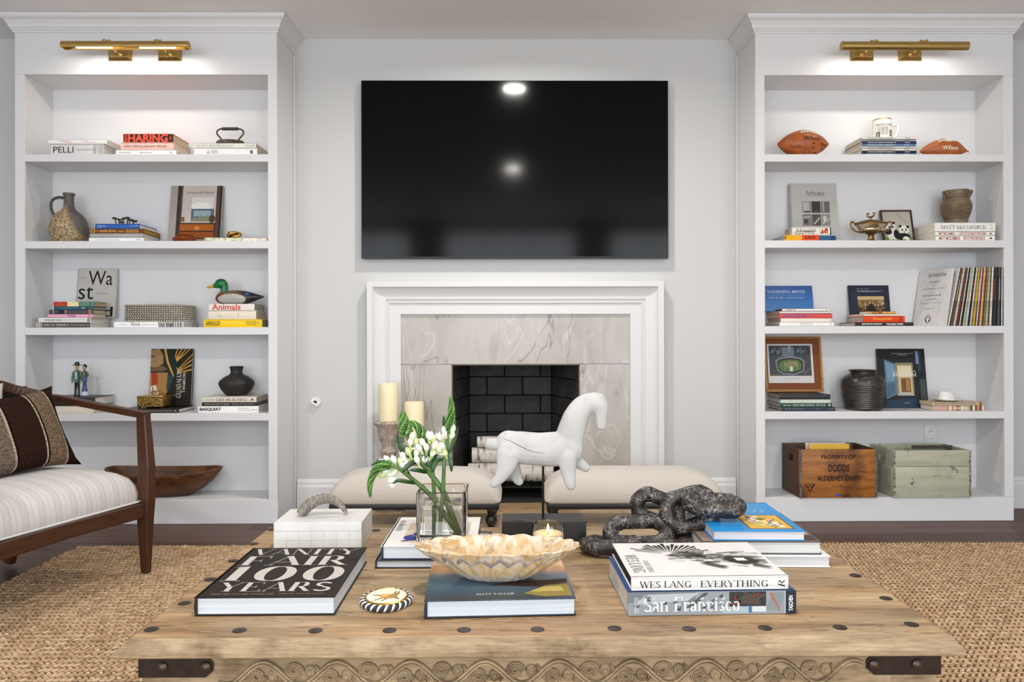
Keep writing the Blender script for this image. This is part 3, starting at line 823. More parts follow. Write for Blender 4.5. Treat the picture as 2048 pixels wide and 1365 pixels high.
# standing cover of an interior in wood
bk = lean_book('standing book with a photo of a wooden drawer on its cover', Z2, 1128, 1508, 225, 628, z, 4.247, 9, '#8E8780', h=.024)
ft = bk.top
ft.shapes('cover_photo', [('#A49D96', ('r', 0, 0, 1, 1)), ('#C3BBB2', ('r', .24, .36, .89, 1)), ('#D8D3CC', ('r', .42, .6, .84, .8)), ('#E9E6E0', ('e', .6, .645, .19, .07)),
   ('#38322D', ('r', .14, .06, .21, 1)), ('#6B4A36', ('r', .21, .06, .24, 1)), ('#5A3E2E', ('r', .89, .03, .955, 1)), ('#2E2925', ('r', .955, 0, 1, 1)), ('#55677A', ('r', .42, .4, .86, .6)), ('#93A4A6', ('r', .47, .47, .8, .57)),
   ('#7E836C', [(.42, .38), (.47, .46), (.54, .43), (.6, .49), (.68, .45), (.74, .5), (.82, .44), (.86, .38)]), ('#4A4038', ('e', .83, .43, .06, .07)), ('#7A5B43', ('r', .23, .38, .3, .46)), ('#4A2A16', ('r', .22, .08, .89, .36)), ('#A2591F', ('r', .22, .225, .87, .335)), ('#8F4A1A', ('r', .22, .1, .87, .205)), ('#C9853E', ('e', .55, .27, .05, .03)), ('#3A1F10', ('r', .22, .205, .88, .225))])
ft.text('Living with Wood', .3, .85, .83, .905, '#3E3A36', 'serif')
# amber dish, floral books, gold knot
s = .27344 * 4.06 / F; c = at(*Z2(1238, 628), 4.06)
o = tag(MB().lathe([(q * s, w * s) for q, w in ((0, 0), (70, 0), (80, 10), (82, 26), (70, 38), (62, 44), (66, 50), (60, 50), (52, 42), (0, 36))], 32).obj('amber_dish', NT('amber_glass').set(Base_Color='#8A3F0C', Roughness=.08, Transmission_Weight=.35, IOR=1.5).m, None, loc=(c.x, 4.06, z)), 'low amber glass dish in front of the standing wood book', 'dish')
@matfn
def floral(base, a1, a2, sc):
    m = NT('floral_paper'); v = m.coord('Object'); n = m.noise(v, sc, 3, .6, 1.5); q = m.noise(v, sc * 1.7, 2, .5, 2.5)
    c = m.ramp(n, [(0, base), (.48, base), (.52, a1), (.6, a1), (.63, base)], 'CONSTANT'); c = m.mix(m.ramp(q, [(.56, 0.0), (.58, 1.0)]), c, a2)
    m.set(Base_Color=c, Roughness=.4); return m.m
(f1,), zk = stack(Z2, z, [('slim floral-patterned book with green leaves, under the gold knot', 1385, 1658, 24, floral('#EDEBDD', '#8FA382', '#C9B25C', 45), {'depth': .17, 'soft': True})], 4.03)
stack(Z2, z, [('slim floral-patterned book in white and pink against the case side', 1662, 1842, 22, floral('#F2EEE6', '#D9B4A8', '#E6D2A0', 38), {'depth': .17, 'soft': True})], 4.03)
s = .27344 * 4.08 / F; c = at(*Z2(1602, 605), 4.08)
kp = []
for i in range(60):
    a = 2 * math.pi * i / 60; rr = 30 + 13 * math.cos(3 * a)
    kp.append((rr * math.cos(2 * a) * s * 1.05, rr * math.sin(2 * a) * s * .9, (27 + 14 * math.sin(3 * a)) * s))
tag(MB().tube(kp, 12.5 * s, 10, closed=True).obj('gold_knot', brass('#C9A25A', .28), None, loc=(c.x, 4.08, zk)), 'small shiny gold knot ornament', 'ornament')

# ---- third shelf
z = SH[2] + E_
lst, zz = stack(Z2, z, [
    ('dark grey book with white end bands at the bottom of a tall stack', 155, 550, 37, '#D6D4D0', {'page': '#D9D2C6'}),
    ('white book with black capitals above the dark grey one', 168, 550, 35, '#E2E0DC', {'page': '#D9D3C8'}),
    ('pink paperback halfway up a tall stack of books', 235, 565, 24, '#EFA9C4', {'soft': True, 'page': '#CDBFA9', 'depth': .13}),
    ('old blue book with orange bands on its spine', 247, 567, 32, '#3D4658', {'page': '#C7B494', 'depth': .13}),
    ('slim teal book under the three-coloured book', 282, 565, 22, '#1F5A66', {'page': '#BCA988', 'depth': .13}),
    ('red, cream and green banded book on top of the tall stack', 280, 575, 35, '#5E8A74', {'page': '#B7A076', 'depth': .13})], 4.03, .2)
g = lst[0].front; g.shapes('spine_band', [('#4E4A47', ('r', .1, .02, .995, .98)), ('#8A8784', ('r', .02, .02, .09, .98)), ('#C9C6C2', ('r', .045, .02, .06, .98))]); g.text('GOLF IN AMERICA', .13, .32, .6, .7, '#EDEBE6', 'serif'); g.text('The First One Hundred Years', .63, .36, .97, .6, '#D8D5D0', 'serif')
g = lst[1].front; g.text('THE MAN BEHIND THE MASK', .11, .36, .45, .6, '#1E1E1E', 'bold'); g.text('EVERYDAY OBJECTS OF THE WORKSHOP', .47, .36, .9, .6, '#8A8886'); g.shapes('emblem', [('#3A3A3A', ('r', .94, .16, .985, .84)), ('#E2E0DC', ('r', .955, .3, .97, .7))])
lst[2].front.text('Portraits', .46, .22, .62, .8, '#3A2A30', 'bold'); lst[2].front.shapes('emblem', [('#C0392B', ('e', .93, .5, .018, .22))])
lst[3].front.each('orange_band', [('#B9763A', ('r', .08, .02, .115, .98)), ('#B9763A', ('r', .36, .02, .4, .98)), ('#B9763A', ('r', .9, .02, .95, .98)), ('#7A5A44', ('r', .43, .2, .88, .32)), ('#7A5A44', ('r', .43, .5, .88, .6)), ('#20242C', ('r', .22, .1, .34, .9)), ('#B9763A', ('r', .96, .02, .975, .98))])
lst[4].front.text('SOUTHERN GARDENS', .12, .34, .6, .66, '#5FA0A8'); lst[4].front.shapes('spine_band', [('#D3C08A', ('r', .72, .3, .8, .62)), ('#16343C', ('r', .84, .1, .86, .9))])
lst[5].front.each('colour_band', [('#B23B2C', ('r', 0, .01, .34, .99)), ('#EBD9A8', ('r', .34, .01, .62, .99)), ('#D98C4A', ('r', .35, .3, .36, .7)), ('#3F6553', ('r', .9, .01, .92, .99))]); lst[5].front.text('THE', .12, .56, .2, .8, '#D8785F'); lst[5].front.text('LIFE OF ART', .06, .2, .26, .44, '#D8785F')
bk = lean_book('grey standing book with very large black letters on its cover', Z2, 440, 728, 832, 1187, lst[1].r.location.z + lst[1].h, 4.247, 7, '#BDB9B4', h=.02)
bk.top.text('Wa', .28, .66, .90, .95, '#141414'); bk.top.text('st', .05, .37, .43, .63, '#141414'); bk.top.text('ed', .3, .02, .95, .22, '#141414')
bk.top.text('Mark Longdon', .08, .79, .22, .81, '#3A3A3A'); bk.top.text('When trash becomes treasure', .48, .48, .78, .5, '#3A3A3A')
# long white book with grey picture, studded silver box on top
(wb,), zb = stack(Z2, z, [('long white book with a grey landscape photo, under the studded box', 720, 1227, 42, '#F0EFED', {'page': '#C9C4BC'})], 4.03, .2)
wb.front.text('West', .245, .28, .38, .86, '#222222', 'serif'); wb.front.text('David Hockney', .08, .36, .2, .6, '#B5B3B0', 'serif'); wb.front.text('THE AMERICAN LANDSCAPE', .4, .4, .62, .6, '#B5B3B0')
rnd = random.Random(11)
wb.front.shapes('landscape_photo', [('#B4B1AD', ('r', .64, .01, .995, .99))] + [(rnd.choice(['#55524F', '#7B7875', '#D6D3CF', '#8F8C88']), [(x, .05), (x + .02, .1), (x + .014, rnd.uniform(.5, .95)), (x - .004, .7)]) for x in [.65 + .018 * i for i in range(18)]])
a = at(*Z2(802, 1218), 4.045).x; c2 = at(*Z2(1227, 1218), 4.045).x; s = .27344 * 4.045 / F
tw, th_, td = c2 - a, 123 * s, .17
tx = thing('studded_box', 'rectangular silver box covered in rows of round metal studs', 'box', ((a + c2) / 2, 4.045 + td / 2, zb))
MB().box(-tw / 2, tw / 2, -td / 2, td / 2, 0, th_, bev=.002).obj('body', paint('#5B544C', .4, .6), tx)
b = MB(); nr, nc, ns = 8, 24, 9
prof = [(1, 0), (.92, .35), (.6, .75), (0, .95)]
def stud(M): b.lathe([(q * .0056, w * .005) for q, w in prof], 8, M=M, cap=False)
for i in range(nr):
    for j in range(nc): stud(Matrix.Translation((-tw / 2 + tw * (j + .5 + .25 * (i % 2) - .12) / nc, -td / 2, th_ * (i + .5) / nr)) @ Matrix.Rotation(R(90), 4, 'X'))
    for j in range(ns): stud(Matrix.Translation((tw / 2, -td / 2 + td * (j + .5) / ns, th_ * (i + .5) / nr)) @ Matrix.Rotation(R(90), 4, 'Y'))
stuff(b.obj('studs', paint('#C9C2B6', .3, .85), tx, fix=True))
# duck on three books
lst, zd = stack(Z2, z, [
    ('bright yellow book with black lettering at the bottom of the duck stack', 1378, 1805, 57, '#F0C818', {'page': '#9B9690'}),
    ('thick cream book in the stack under the decoy duck', 1412, 1760, 64, '#E7DDC9', {'page': '#D8CCB6', 'depth': .16}),
    ('white book with red lettering directly under the decoy duck', 1415, 1748, 49, '#E9E4DC', {'page': '#B9B3AA', 'depth': .16, 'soft': True})], 4.03, .2)
lst[0].front.text('CHARLOTTE', .04, .53, .28, .77, '#1E1A10', 'bold'); lst[0].front.text('PERRIAND', .04, .28, .28, .5, '#1E1A10', 'bold'); lst[0].front.text('INVENTING A NEW WORLD', .04, .13, .27, .22, '#3A3210')
for k, w in enumerate(('FONDATION', 'LOUIS VUITTON', 'GALLIMARD')): lst[0].front.text(w, .73, .62 - .18 * k, .73 + (.18, .23, .17)[k], .76 - .18 * k, '#5A4E12')
lst[1].front.text('R.L.', .22, .5, .27, .74, '#C4A08A', 'serif'); lst[1].front.text('NOTES', .2, .24, .3, .4, '#C4A08A', 'serif'); lst[1].front.each('spine_ornament', [('#D3B79E', ('r', .62, .3, .64, .75)), ('#D3B79E', ('r', .1, .5, .17, .53)), ('#D3B79E', ('r', .4, .5, .5, .53))])
lst[2].front.text('Animals', .07, .08, .7, .95, '#D4472F', 'bold'); lst[2].front.each('page_line', [('#CFC8BE', ('r', .0, .48, 1, .5)), ('#CFC8BE', ('r', 0, .26, 1, .28)), ('#CFC8BE', ('r', 0, .74, 1, .76))])
Yd = 4.10; s = .27344 * Yd / F; c = at(*Z2(1620, 1085), Yd)
dk = thing('duck_decoy', 'painted wooden mallard decoy with green head on stacked books', 'duck decoy', (c.x, Yd, zd))
def D(x, y_): return ((x - 1620) * s, (1085 - y_) * s)
@matfn
def duck_mat():
    m = NT('painted_duck'); v = m.coord('Object'); sep = m.add('ShaderNodeSeparateXYZ'); m.l.new(v, sep.inputs[0])
    n = m.noise(m.coord('Object', (40, 120, 120)), 1.5, 4, .7, 1)
    def mr(src, lo, hi):
        q = m.add('ShaderNodeMapRange'); q.inputs[1].default_value = lo; q.inputs[2].default_value = hi; m.l.new(src, q.inputs[0]); return q.outputs[0]
    x = mr(sep.outputs[0], -.11, .15)
    c = m.ramp(x, [(0, '#6E2F14'), (.17, '#7A3A1C'), (.2, '#6B5A46'), (.45, '#6B5238'), (.62, '#3A2C22'), (.78, '#191512'), (1, '#15120F')])
    side = m.ramp(n, [(.3, '#8E8B84'), (.7, '#C6C3BB')])
    # grey flank: an ellipse on the side of the body
    xx = m.add('ShaderNodeMath', operation='MULTIPLY_ADD'); m.l.new(sep.outputs[0], xx.inputs[0]); xx.inputs[1].default_value = 1 / .078; xx.inputs[2].default_value = .015 / .078
    zz_ = m.add('ShaderNodeMath', operation='MULTIPLY_ADD'); m.l.new(sep.outputs[2], zz_.inputs[0]); zz_.inputs[1].default_value = 1 / .030; zz_.inputs[2].default_value = -.026 / .030
    x2 = m.add('ShaderNodeMath', operation='POWER'); m.l.new(xx.outputs[0], x2.inputs[0]); x2.inputs[1].default_value = 2
    z2 = m.add('ShaderNodeMath', operation='POWER'); m.l.new(zz_.outputs[0], z2.inputs[0]); z2.inputs[1].default_value = 2
    ad = m.add('ShaderNodeMath', operation='ADD'); m.l.new(x2.outputs[0], ad.inputs[0]); m.l.new(z2.outputs[0], ad.inputs[1])
    c = m.mix(m.ramp(ad.outputs[0], [(.92, 1.0), (.98, 0.0)]), c, side)
    m.set(Base_Color=c, Roughness=.4); return m.m
def duck_body(b):
    prof = [(1472, 1045, 14), (1490, 1040, 34), (1520, 1038, 44), (1570, 1035, 50), (1640, 1034, 50), (1700, 1036, 44), (1745, 1035, 30), (1785, 1033, 16), (1818, 1031, 5)]
    rings = []
    for (x, y_, r) in smoothpts(prof, 4):
        X_, Zc = D(x, y_); rr = r * s
        rings.append([(X_, rr * 1.05 * math.cos(a), max(.0005, Zc + rr * math.sin(a))) for a in [k * math.pi / 12 for k in range(24)]])
    b.loft(rings)
b = MB(); duck_body(b); b.obj('body', duck_mat(), dk)
ws = D(1712, 1015); [MB().ell((ws[0], q_ * .034, ws[1]), (.016, .006, .010), 12, 8).obj('wing_patch', paint('#2C4A7A', .4), dk) for q_ in (-1, 1)]
def duck_head(b):
    pts = [(1528, 1010, 30), (1532, 985, 27), (1533, 960, 27), (1520, 938, 36), (1500, 935, 38), (1478, 945, 28), (1455, 955, 14)]
    P = smoothpts([D(x, y_) + (r * s,) for x, y_, r in pts], 4)
    b.tube([(p[0], 0, p[1]) for p in P], [p[2] for p in P], 18, flat=.85); q = D(1505, 936); b.ell((q[0], 0, q[1]), (40 * s, 30 * s, 36 * s), 18, 12)
b = MB(); duck_head(b); b.obj('head', paint('#0F6B3A', .35, 0, .5, .2), dk)
q = D(1528, 1010); b = MB(); b.lathe([(31.5 * s, -6 * s), (32.5 * s, 0), (31 * s, 6 * s)], 20, c=(q[0], 0, q[1]), cap=False); b.obj('neck_ring', paint('#D9D6CE', .5), dk)
P = [D(1462, 946) + (12 * s,), D(1440, 955) + (10 * s,), D(1418, 960) + (8 * s,), D(1402, 963) + (4 * s,)]
MB().tube([(p[0], 0, p[1]) for p in P], [p[2] for p in P], 12, flat=1.4).obj('bill', paint('#D3AE4E', .45), dk)
q = D(1490, 925); [MB().ell((q[0], q_ * .0088, q[1]), (.0022, .0016, .0022), 10, 8).obj('eye', paint('#0C0C0C', .15), dk) for q_ in (-1, 1)]

# ---- fourth shelf
z = SH[3] + E_
lst, zf = stack(Z3, z, [
    ('thick cream book at the bottom of the stack under the couple figurine', 210, 520, 46, '#D9D2C2', {'page': '#CFC6B4'}),
    ('dark book with pale pages directly under the couple figurine', 205, 528, 56, '#2C2622', {'page': '#E2DED6'})], 4.03, .2)
lst[1].front.text('TRAVELS', .3, .3, .42, .7, '#C9C2B4'); 
Yg = 4.12; s = .30043 * Yg / F
def person_fig(label, cx, feet, items, hat=None):
    c = at(*Z3(cx, feet), Yg)
    t = thing('figurine', label, 'figurine', (c.x, Yg, zf))
    for nm, col, fn in items:
        b = MB(); fn(b); b.obj(nm, paint(col, .35), t)
    return t
def cap(b, pts, flat=1.0, seg=10):
    P = smoothpts([(x * s, y_ * s, q * s, r * s) for x, y_, q, r in pts], 3)
    b.tube([p[:3] for p in P], [p[3] for p in P], seg, flat=flat)
def man_b(b):
    for x in (-11, 11): cap(b, [(x, 0, 2, 7), (x, -3, 6, 8), (x, 0, 30, 7), (x * .8, 0, 85, 9), (x * .7, 0, 108, 11)])
def man_c(b):
    cap(b, [(0, 0, 92, 20), (0, 0, 110, 19), (0, 0, 140, 20), (0, 0, 162, 23), (0, 0, 172, 14)], .75)
    for sg in (-1, 1): cap(b, [(sg * 21, 0, 162, 8), (sg * 27, -4, 130, 7), (sg * 27, -10, 98, 6)])
def man_s(b): cap(b, [(0, -10, 115, 8), (0, -12, 140, 8), (0, -13, 164, 8)])
def man_h(b):
    cap(b, [(0, 0, 172, 7), (0, -1, 186, 11), (0, -1, 200, 12), (0, 0, 208, 9)])
    for sg in (-1, 1): b.ell((sg * 27 * s, -11 * s, 92 * s), (5 * s, 5 * s, 7 * s), 8, 6)
def man_hat(b): b.lathe([(q * s, w * s) for q, w in ((0, 203), (30, 205), (31, 208), (16, 209), (14, 222), (10, 228), (0, 229))], 20)
person_fig('small figurine of a man in a wide hat and green jacket', 414, 490, [('trousers', '#15181C', man_b), ('jacket', '#3F6B58', man_c), ('shirt', '#B9C2C4', man_s), ('head', '#B59A6A', man_h), ('hat', '#23303E', man_hat)])
def wo_sk(b): b.lathe([(q * s, w * s) for q, w in ((0, 0), (24, 0), (25, 6), (20, 30), (13, 60), (12, 90), (17, 110), (12, 128), (0, 130))], 18, sy=.8)
def wo_hem(b): b.lathe([(q * s, w * s) for q, w in ((24, 3), (28, 6), (27, 20), (22, 32))], 18, sy=.8, cap=False)
def wo_t(b):
    cap(b, [(0, 0, 118, 13), (0, 0, 145, 16), (0, 0, 160, 13), (0, 0, 170, 7)], .8)
    for sg in (-1, 1): cap(b, [(sg * 15, 0, 160, 6), (sg * 23, -4, 138, 5), (sg * 14, -14, 122, 5)])
def wo_h(b): cap(b, [(0, 0, 168, 6), (0, -1, 180, 10), (0, -1, 192, 11), (0, 0, 199, 8)])
def wo_hair(b): b.ell((0, 4 * s, 196 * s), (14 * s, 12 * s, 12 * s), 12, 8); b.ell((0, 2 * s, 207 * s), (9 * s, 8 * s, 6 * s), 10, 6)
person_fig('small figurine of a woman in a long blue dress', 464, 492, [('skirt', '#2F4E7C', wo_sk), ('hem', '#B9C6D6', wo_hem), ('bodice', '#4A5A52', wo_t), ('head', '#AE8A5C', wo_h), ('hair', '#171310', wo_hair)])
(db,), zg = stack(Z3, z, [('flat dark brown book under the gilt casket', 700, 1088, 26, '#2B2320', {'page': '#DAD4CA', 'depth': .2})], 4.03)
db.front.text('THE TREASURES OF THE FOOTED CASKET COLLECTION', .25, .36, .9, .62, '#B9AFA4'); db.front.text('R', .93, .3, .97, .7, '#B9AFA4', 'bold')
bk = lean_book('black standing book with a veiled head and golden rays on its cover', Z3, 892, 1170, 165, 537, zg, 4.247, 6, '#151310', h=.02)
ft = bk.top
ft.shapes('cover_art', [('#1B1712', ('r', 0, 0, 1, 1))] + [('#C9962E', [(.55, .55), (1, .62 + .09 * i), (1, .645 + .09 * i), (.56, .57)]) for i in range(4)] + [('#C9962E', [(.5, .72), (.62 + .1 * i, 1), (.65 + .1 * i, 1), (.53, .7)]) for i in range(4)] +
   [('#12201E', [(.1, 1), (.5, 1), (.62, .78), (.66, .6), (.5, .38), (.42, .2), (.3, 0), (0, 0), (0, 1)]), ('#C49A3C', [(.3, 1), (.36, 1), (.42, .8), (.56, .55), (.58, .5), (.54, .52), (.38, .76)]),
    ('#9E7C50', [(0, .98), (.2, 1), (.3, .88), (.3, .74), (.16, .66), (0, .68)]), ('#5A3E26', [(0, .9), (.1, .86), (.08, .84), (0, .86)]), ('#7A4A34', [(.03, .8), (.12, .78), (.1, .76)]), ('#6E5434', [(0, .66), (.3, .7), (.42, .64), (.3, .6), (0, .6)]),
    ('#A87A44', [(0, .58), (.42, .58), (.5, .4), (.4, .2), (.3, .08), (0, .05)]), ('#A33E1C', [(.02, .58), (.16, .58), (.2, .4), (.06, .3)]), ('#E1D5BC', [(.02, .34), (.14, .36), (.22, .2), (.1, .14), (.02, .2)]), ('#3A2C22', [(.06, .32), (.08, .33), (.12, .18), (.1, .17)]), ('#1D4440', [(.42, .56), (.56, .5), (.44, .22), (.4, .3)])] +
   [('#C9962E', ('e', u, v, .012, .009)) for u, v in ((.62, .66), (.7, .5), (.64, .36), (.8, .42), (.82, .28), (.6, .18), (.74, .14), (.86, .6))])
ft.text('GUADALUPE', .64, .14, .75, .66, '#E8E2D2', 'serif', turn=90); ft.text('Tonantzin', .76, .22, .85, .58, '#E8E2D2', 'serif', turn=90)
Yc = 4.06; s = .30043 * Yc / F; a = at(*Z3(812, 545), Yc).x; c2 = at(*Z3(985, 545), Yc).x
gb = thing('gilt_casket', 'small embossed gold casket on feet with a clear knob', 'box', ((a + c2) / 2, Yc + .055, zg)); w2, d2 = (c2 - a) / 2, .055
M_GB = NT('embossed_gilt'); _v = M_GB.coord('Object'); _n = M_GB.noise(_v, 90, 2, .5, 2.0)
M_GB.set(Base_Color=M_GB.ramp(_n, [(.4, '#5E451C'), (.6, '#C7A45C')]), Metallic=.9, Roughness=.35); M_GB.bump(_n, 1.0, .006); M_GB = M_GB.m
MB().box(-w2, w2, -d2, d2, 10 * s, 72 * s, bev=.002).obj('body', M_GB, gb)
MB().box(-w2 - .002, w2 + .002, -d2 - .002, d2 + .002, 72 * s, 82 * s, bev=.0015).obj('lid', brass('#C2A260', .3), gb)
for sx in (-1, 1):
    for sy in (-1, 1): MB().lathe([(0, 0), (.006, 0), (.008, .004), (.004, .008), (.007, 12 * s)], 10, c=(sx * (w2 - .009), sy * (d2 - .009), 0)).obj('foot', brass('#B89550', .3), gb)
b = MB(); b.lathe([(0, 82 * s), (.012, 82 * s), (.014, 90 * s), (.022, 98 * s), (.023, 104 * s), (.016, 112 * s), (0, 114 * s)], 16, sx=1.1); b.obj('knob', glass('#F4E8CC', .02), gb)
lst, zv = stack(Z3, z, [
    ('white book with bold black capitals at the bottom of the black vase stack', 1218, 1620, 44, '#F2F1EF', {'page': '#E2DDD3'}),
    ('slim black book in the middle of the black vase stack', 1243, 1608, 24, '#1F1D1C', {'page': '#8C6F5C', 'depth': .19}),
    ('cream book with grey serif title directly under the black vase', 1243, 1605, 37, '#DAD2C4', {'page': '#CDBFA8', 'depth': .19})], 4.03, .205)
lst[0].front.text('BASQUIAT', .025, .22, .38, .76, '#151515', 'black')
for k, w in enumerate(('FONDATION', 'LOUIS VUITTON')): lst[0].front.text(w, .66, .55 - .3 * k, .84 + .03 * k, .72 - .3 * k, '#8A8886')
lst[0].front.text('Gallimard', .88, .36, .98, .58, '#8A8886', 'serif')
lst[1].front.text('DESIGN AND CRAFT OF HOUSES', .05, .34, .5, .66, '#B9B4AE', 'bold'); lst[1].front.text('Modern Art Foundation', .55, .34, .95, .66, '#B9B4AE')
lst[2].front.text('LIVE BEAUTIFUL', .27, .2, .85, .72, '#6E675C', 'didone'); lst[2].front.text('A STEVENSON', .07, .38, .22, .55, '#8E867A'); lst[2].front.shapes('emblem', [('#4E483F', ('e', .925, .48, .018, .2))])
Yv = 4.13; s = .30043 * Yv / F; c = at(*Z3(1475, 485), Yv)
vs = thing('black_vase', 'round matte black pottery vase with a flared neck', 'vase', (c.x, Yv, zv))
MB().lathe([(q * s, w * s) for q, w in ((0, 0), (62, 0), (74, 10), (98, 40), (113, 72), (113, 84), (104, 100), (76, 122), (46, 136), (38, 148), (37, 164), (43, 184), (45, 191), (40, 192), (32, 176), (30, 150), (0, 140))], 40).obj('body', ceramic('#2C2927', '#1B1918', .6, 50), vs)

# ---- bottom shelf: long wooden dough bowl
z = SH[4] + E_
Yw = 4.10; s = .30043 * Yw / F; c = at(*Z3(1000, 1150), Yw)
MW = NT('old_bowl_wood'); _v = MW.coord('Object', (2.5, 9, 9)); _n = MW.noise(_v, 3, 6, .65, 1.2); _m2 = MW.noise(MW.coord('Object'), 9, 4)
MW.set(Base_Color=MW.mix(MW.ramp(_m2, [(.4, 0.0), (.7, .7)]), MW.ramp(_n, [(.28, '#3A2110'), (.6, '#7A4A22'), (.8, '#9C6732')]), '#2E1A0E'), Roughness=.42); MW.bump(_n, .25, .003); MW = MW.m
rings = []; n = 48
def ov(zz, rx, ry, dz=0):
    return [(rx * math.cos(a) * (1 + .03 * math.cos(3 * a)), ry * math.sin(a), zz + dz * (abs(math.cos(a)) ** 3)) for a in [2 * math.pi * k / n for k in range(n)]]
H = 150 * s
def ov(zz, rx, ry, k=0):
    return [(rx * math.cos(a) * (1 + .03 * math.cos(3 * a)), ry * math.sin(a), zz + k * (.030 * abs(math.cos(a)) ** 2.5 + .016 * max(0, math.sin(a)))) for a in [2 * math.pi * q / n for q in range(n)]]
for (q, rx, ry) in ((0, 150, .05), (.02, 185, .062), (.25, 262, .086), (.55, 330, .104), (.85, 374, .115), (.97, 388, .119), (1.0, 386, .1185)): rings.append(ov(q * H, rx * s, ry, q))
for (q, rx, ry) in ((1.0, 374, .113), (.9, 364, .108), (.6, 322, .095), (.3, 250, .074), (.14, 165, .048), (.10, 40, .01)): rings.append(ov(q * H, rx * s, ry, q))
b = MB(); b.loft(rings); tag(b.obj('dough_bowl', MW, None, loc=(at(*Z3(968, 1000), Yw).x, 4.125, z)), 'long oval carved brown wooden bowl on the bottom shelf', 'bowl')
# ================================================================== things in the bookcase with the crates
# ---- top shelf
z = SH[0] + E_
@matfn
def pigskin(a, c):
    m = NT('pigskin_leather'); v = m.coord('Object'); n = m.noise(v, 500, 2); g = m.noise(v, 14, 4)
    m.set(Base_Color=m.ramp(g, [(.3, c), (.7, a)]), Roughness=.42); m.bump(n, .35, .001); return m.m
def football(label, cr, x0, x1, y0, y1, Y, squash, deform):
    s = (cr(1, 0)[0] - cr(0, 0)[0]) * Y / F
    c = at(*cr((x0 + x1) / 2, y1), Y); L = (x1 - x0) / 2 * s; H = at(*cr((x0 + x1) / 2, y0), Y).z - z
    t = thing('football', label, 'football', (c.x, Y, z), 0, 'footballs on the shelf')
    n, m = 40, 28; rings = []
    def P(u, a):
        r = (1 - abs(u) ** 1.75) ** .82 if abs(u) < 1 else 0
        zz = H * (.52 + .52 * r * math.sin(a)); yy = H * .52 * r * math.cos(a)
        zz += deform * (-.010 * max(0, u - .15) * math.sin(a) + .006 * math.sin(7 * u + a * 2) * r * max(0, math.sin(a) + .3) * (u > -.1))
        if deform: zz -= .018 * u * u + (.012 if u < -.3 else 0) * r * 0
        return (u * L, yy, max(.0, zz))
    for i in range(n + 1):
        u = -math.cos(math.pi * i / n) * .999
        rings.append([P(u, 2 * math.pi * k / m) for k in range(m)])
    b = MB(); b.loft(rings); b.obj('body', pigskin('#B5622A', '#8E4519'), t)
    la = R(70 if not deform else 66); lw = -.006
    b = MB()
    u0, u1 = (-.24, .56) if not deform else (-.38, .34)
    la2 = R(-(180 - 70))
    A = R(134)
    seam = [Vector(P(u0 + (u1 - u0) * i / 10, A)) for i in range(11)]
    nrm = lambda p: Vector((0, p.y, p.z - H * .52)).normalized()
    b.tube([p + nrm(p) * .0015 for p in seam], .0022, 6)
    for i in range(8):
        u = u0 + (u1 - u0) * (i + .5) / 8
        q = [Vector(P(u, A + da)) for da in (-.16, -.05, .06, .17)]
        b.tube([p + nrm(p) * .0024 for p in q], .0022, 6)
    b.obj('laces', paint('#E9DFC8', .6), t)
    def proj(txt, ua, ub, za, zb, font, col, nm='lettering'):
        v, f = text_geo(txt, font); xs = [q[0] for q in v]; ys = [q[1] for q in v]; out = []
        for q in v:
            u = ua + (q[0] - min(xs)) / (max(xs) - min(xs)) * (ub - ua); zz = za + (q[1] - min(ys)) / (max(ys) - min(ys)) * (zb - za)
            # find the leather surface on the room side at this height
            lo, hi = R(90), R(270)
            for _ in range(24):
                mid = (lo + hi) / 2
                if P(u, mid)[2] > zz * H: lo = mid
                else: hi = mid
            p = Vector(P(u, (lo + hi) / 2)); out.append(p + nrm(p) * .0008)
        me = bpy.data.meshes.new(nm); me.from_pydata([(p.x, p.y, p.z) for p in out], [], f); me.materials.append(ink(col)); link(nm, me, t)
    if not deform:
        proj('Wilson', -.18, .48, .55, .71, 'bold', '#2E1A10'); proj('NFL', -.1, .42, .12, .46, 'sans', '#5E2A10'); proj('The Duke', -.6, -.24, .30, .40, 'sans', '#3A2014'); proj('Official', .52, .82, .38, .48, 'sans', '#3A2014'); proj('inflate', .58, .82, .24, .33, 'sans', '#3A2014')
    else: proj('Wilson', -.28, .36, .34, .56, 'bold', '#E9DFC8'); 
    return t
football('full brown leather football with dark lettering', Z5, 383, 735, 885, 1037, 4.10, 1, 0)
football('half-deflated wrinkled brown football with white lettering', Z5, 1342, 1678, 942, 1042, 4.09, 1, 1)
yb = []
cols = [('#3E6E92', '#E8E6E0'), ('#20242B', '#E8E6E0'), ('#DAD6CF', '#D9CDB8'), ('#C6C4C0', '#D9CDB8'), ('#5C7FA6', '#D9CDB8'), ('#22315E', '#D9CDB8'), ('#8E8F90', '#D9CDB8'), ('#E4E2DE', '#D9CDB8')]
words = ['bottom light blue', 'black', 'white third', 'pale grey', 'steel blue', 'navy', 'mid grey', 'topmost white']
zz = z
labs = ['light blue yearbook at the very bottom of the stack under the mug', 'black-spined yearbook, second from the bottom under the mug', 'off-white yearbook above the black-spined one under the mug', 'pale grey yearbook in the middle of the stack under the mug', 'steel blue yearbook directly below the navy one', 'navy yearbook with white lettering in the stack under the mug', 'mid-grey yearbook above the navy one', 'white yearbook on top of the stack, directly under the mug']
for i, (cv, pg) in enumerate(cols):
    bk, zz = px_book(labs[i], Z5, 950 + (i % 3) * 3, 1318 + (i % 2) * 4, 15.2, 4.03, .2, zz, cv, soft=True, page=pg, group='yearbooks in one stack')
    dark = i in (0, 1, 4, 5)
    bk.front.text('THE DALLAS COWBOYS YEARBOOK %d' % (10 + i), .1, .3, .62, .72, '#F1EFEA' if dark else '#55534F', 'bold'); bk.front.text('TAYLOR', .78, .3, .88, .72, '#F1EFEA' if dark else '#55534F', 'bold')
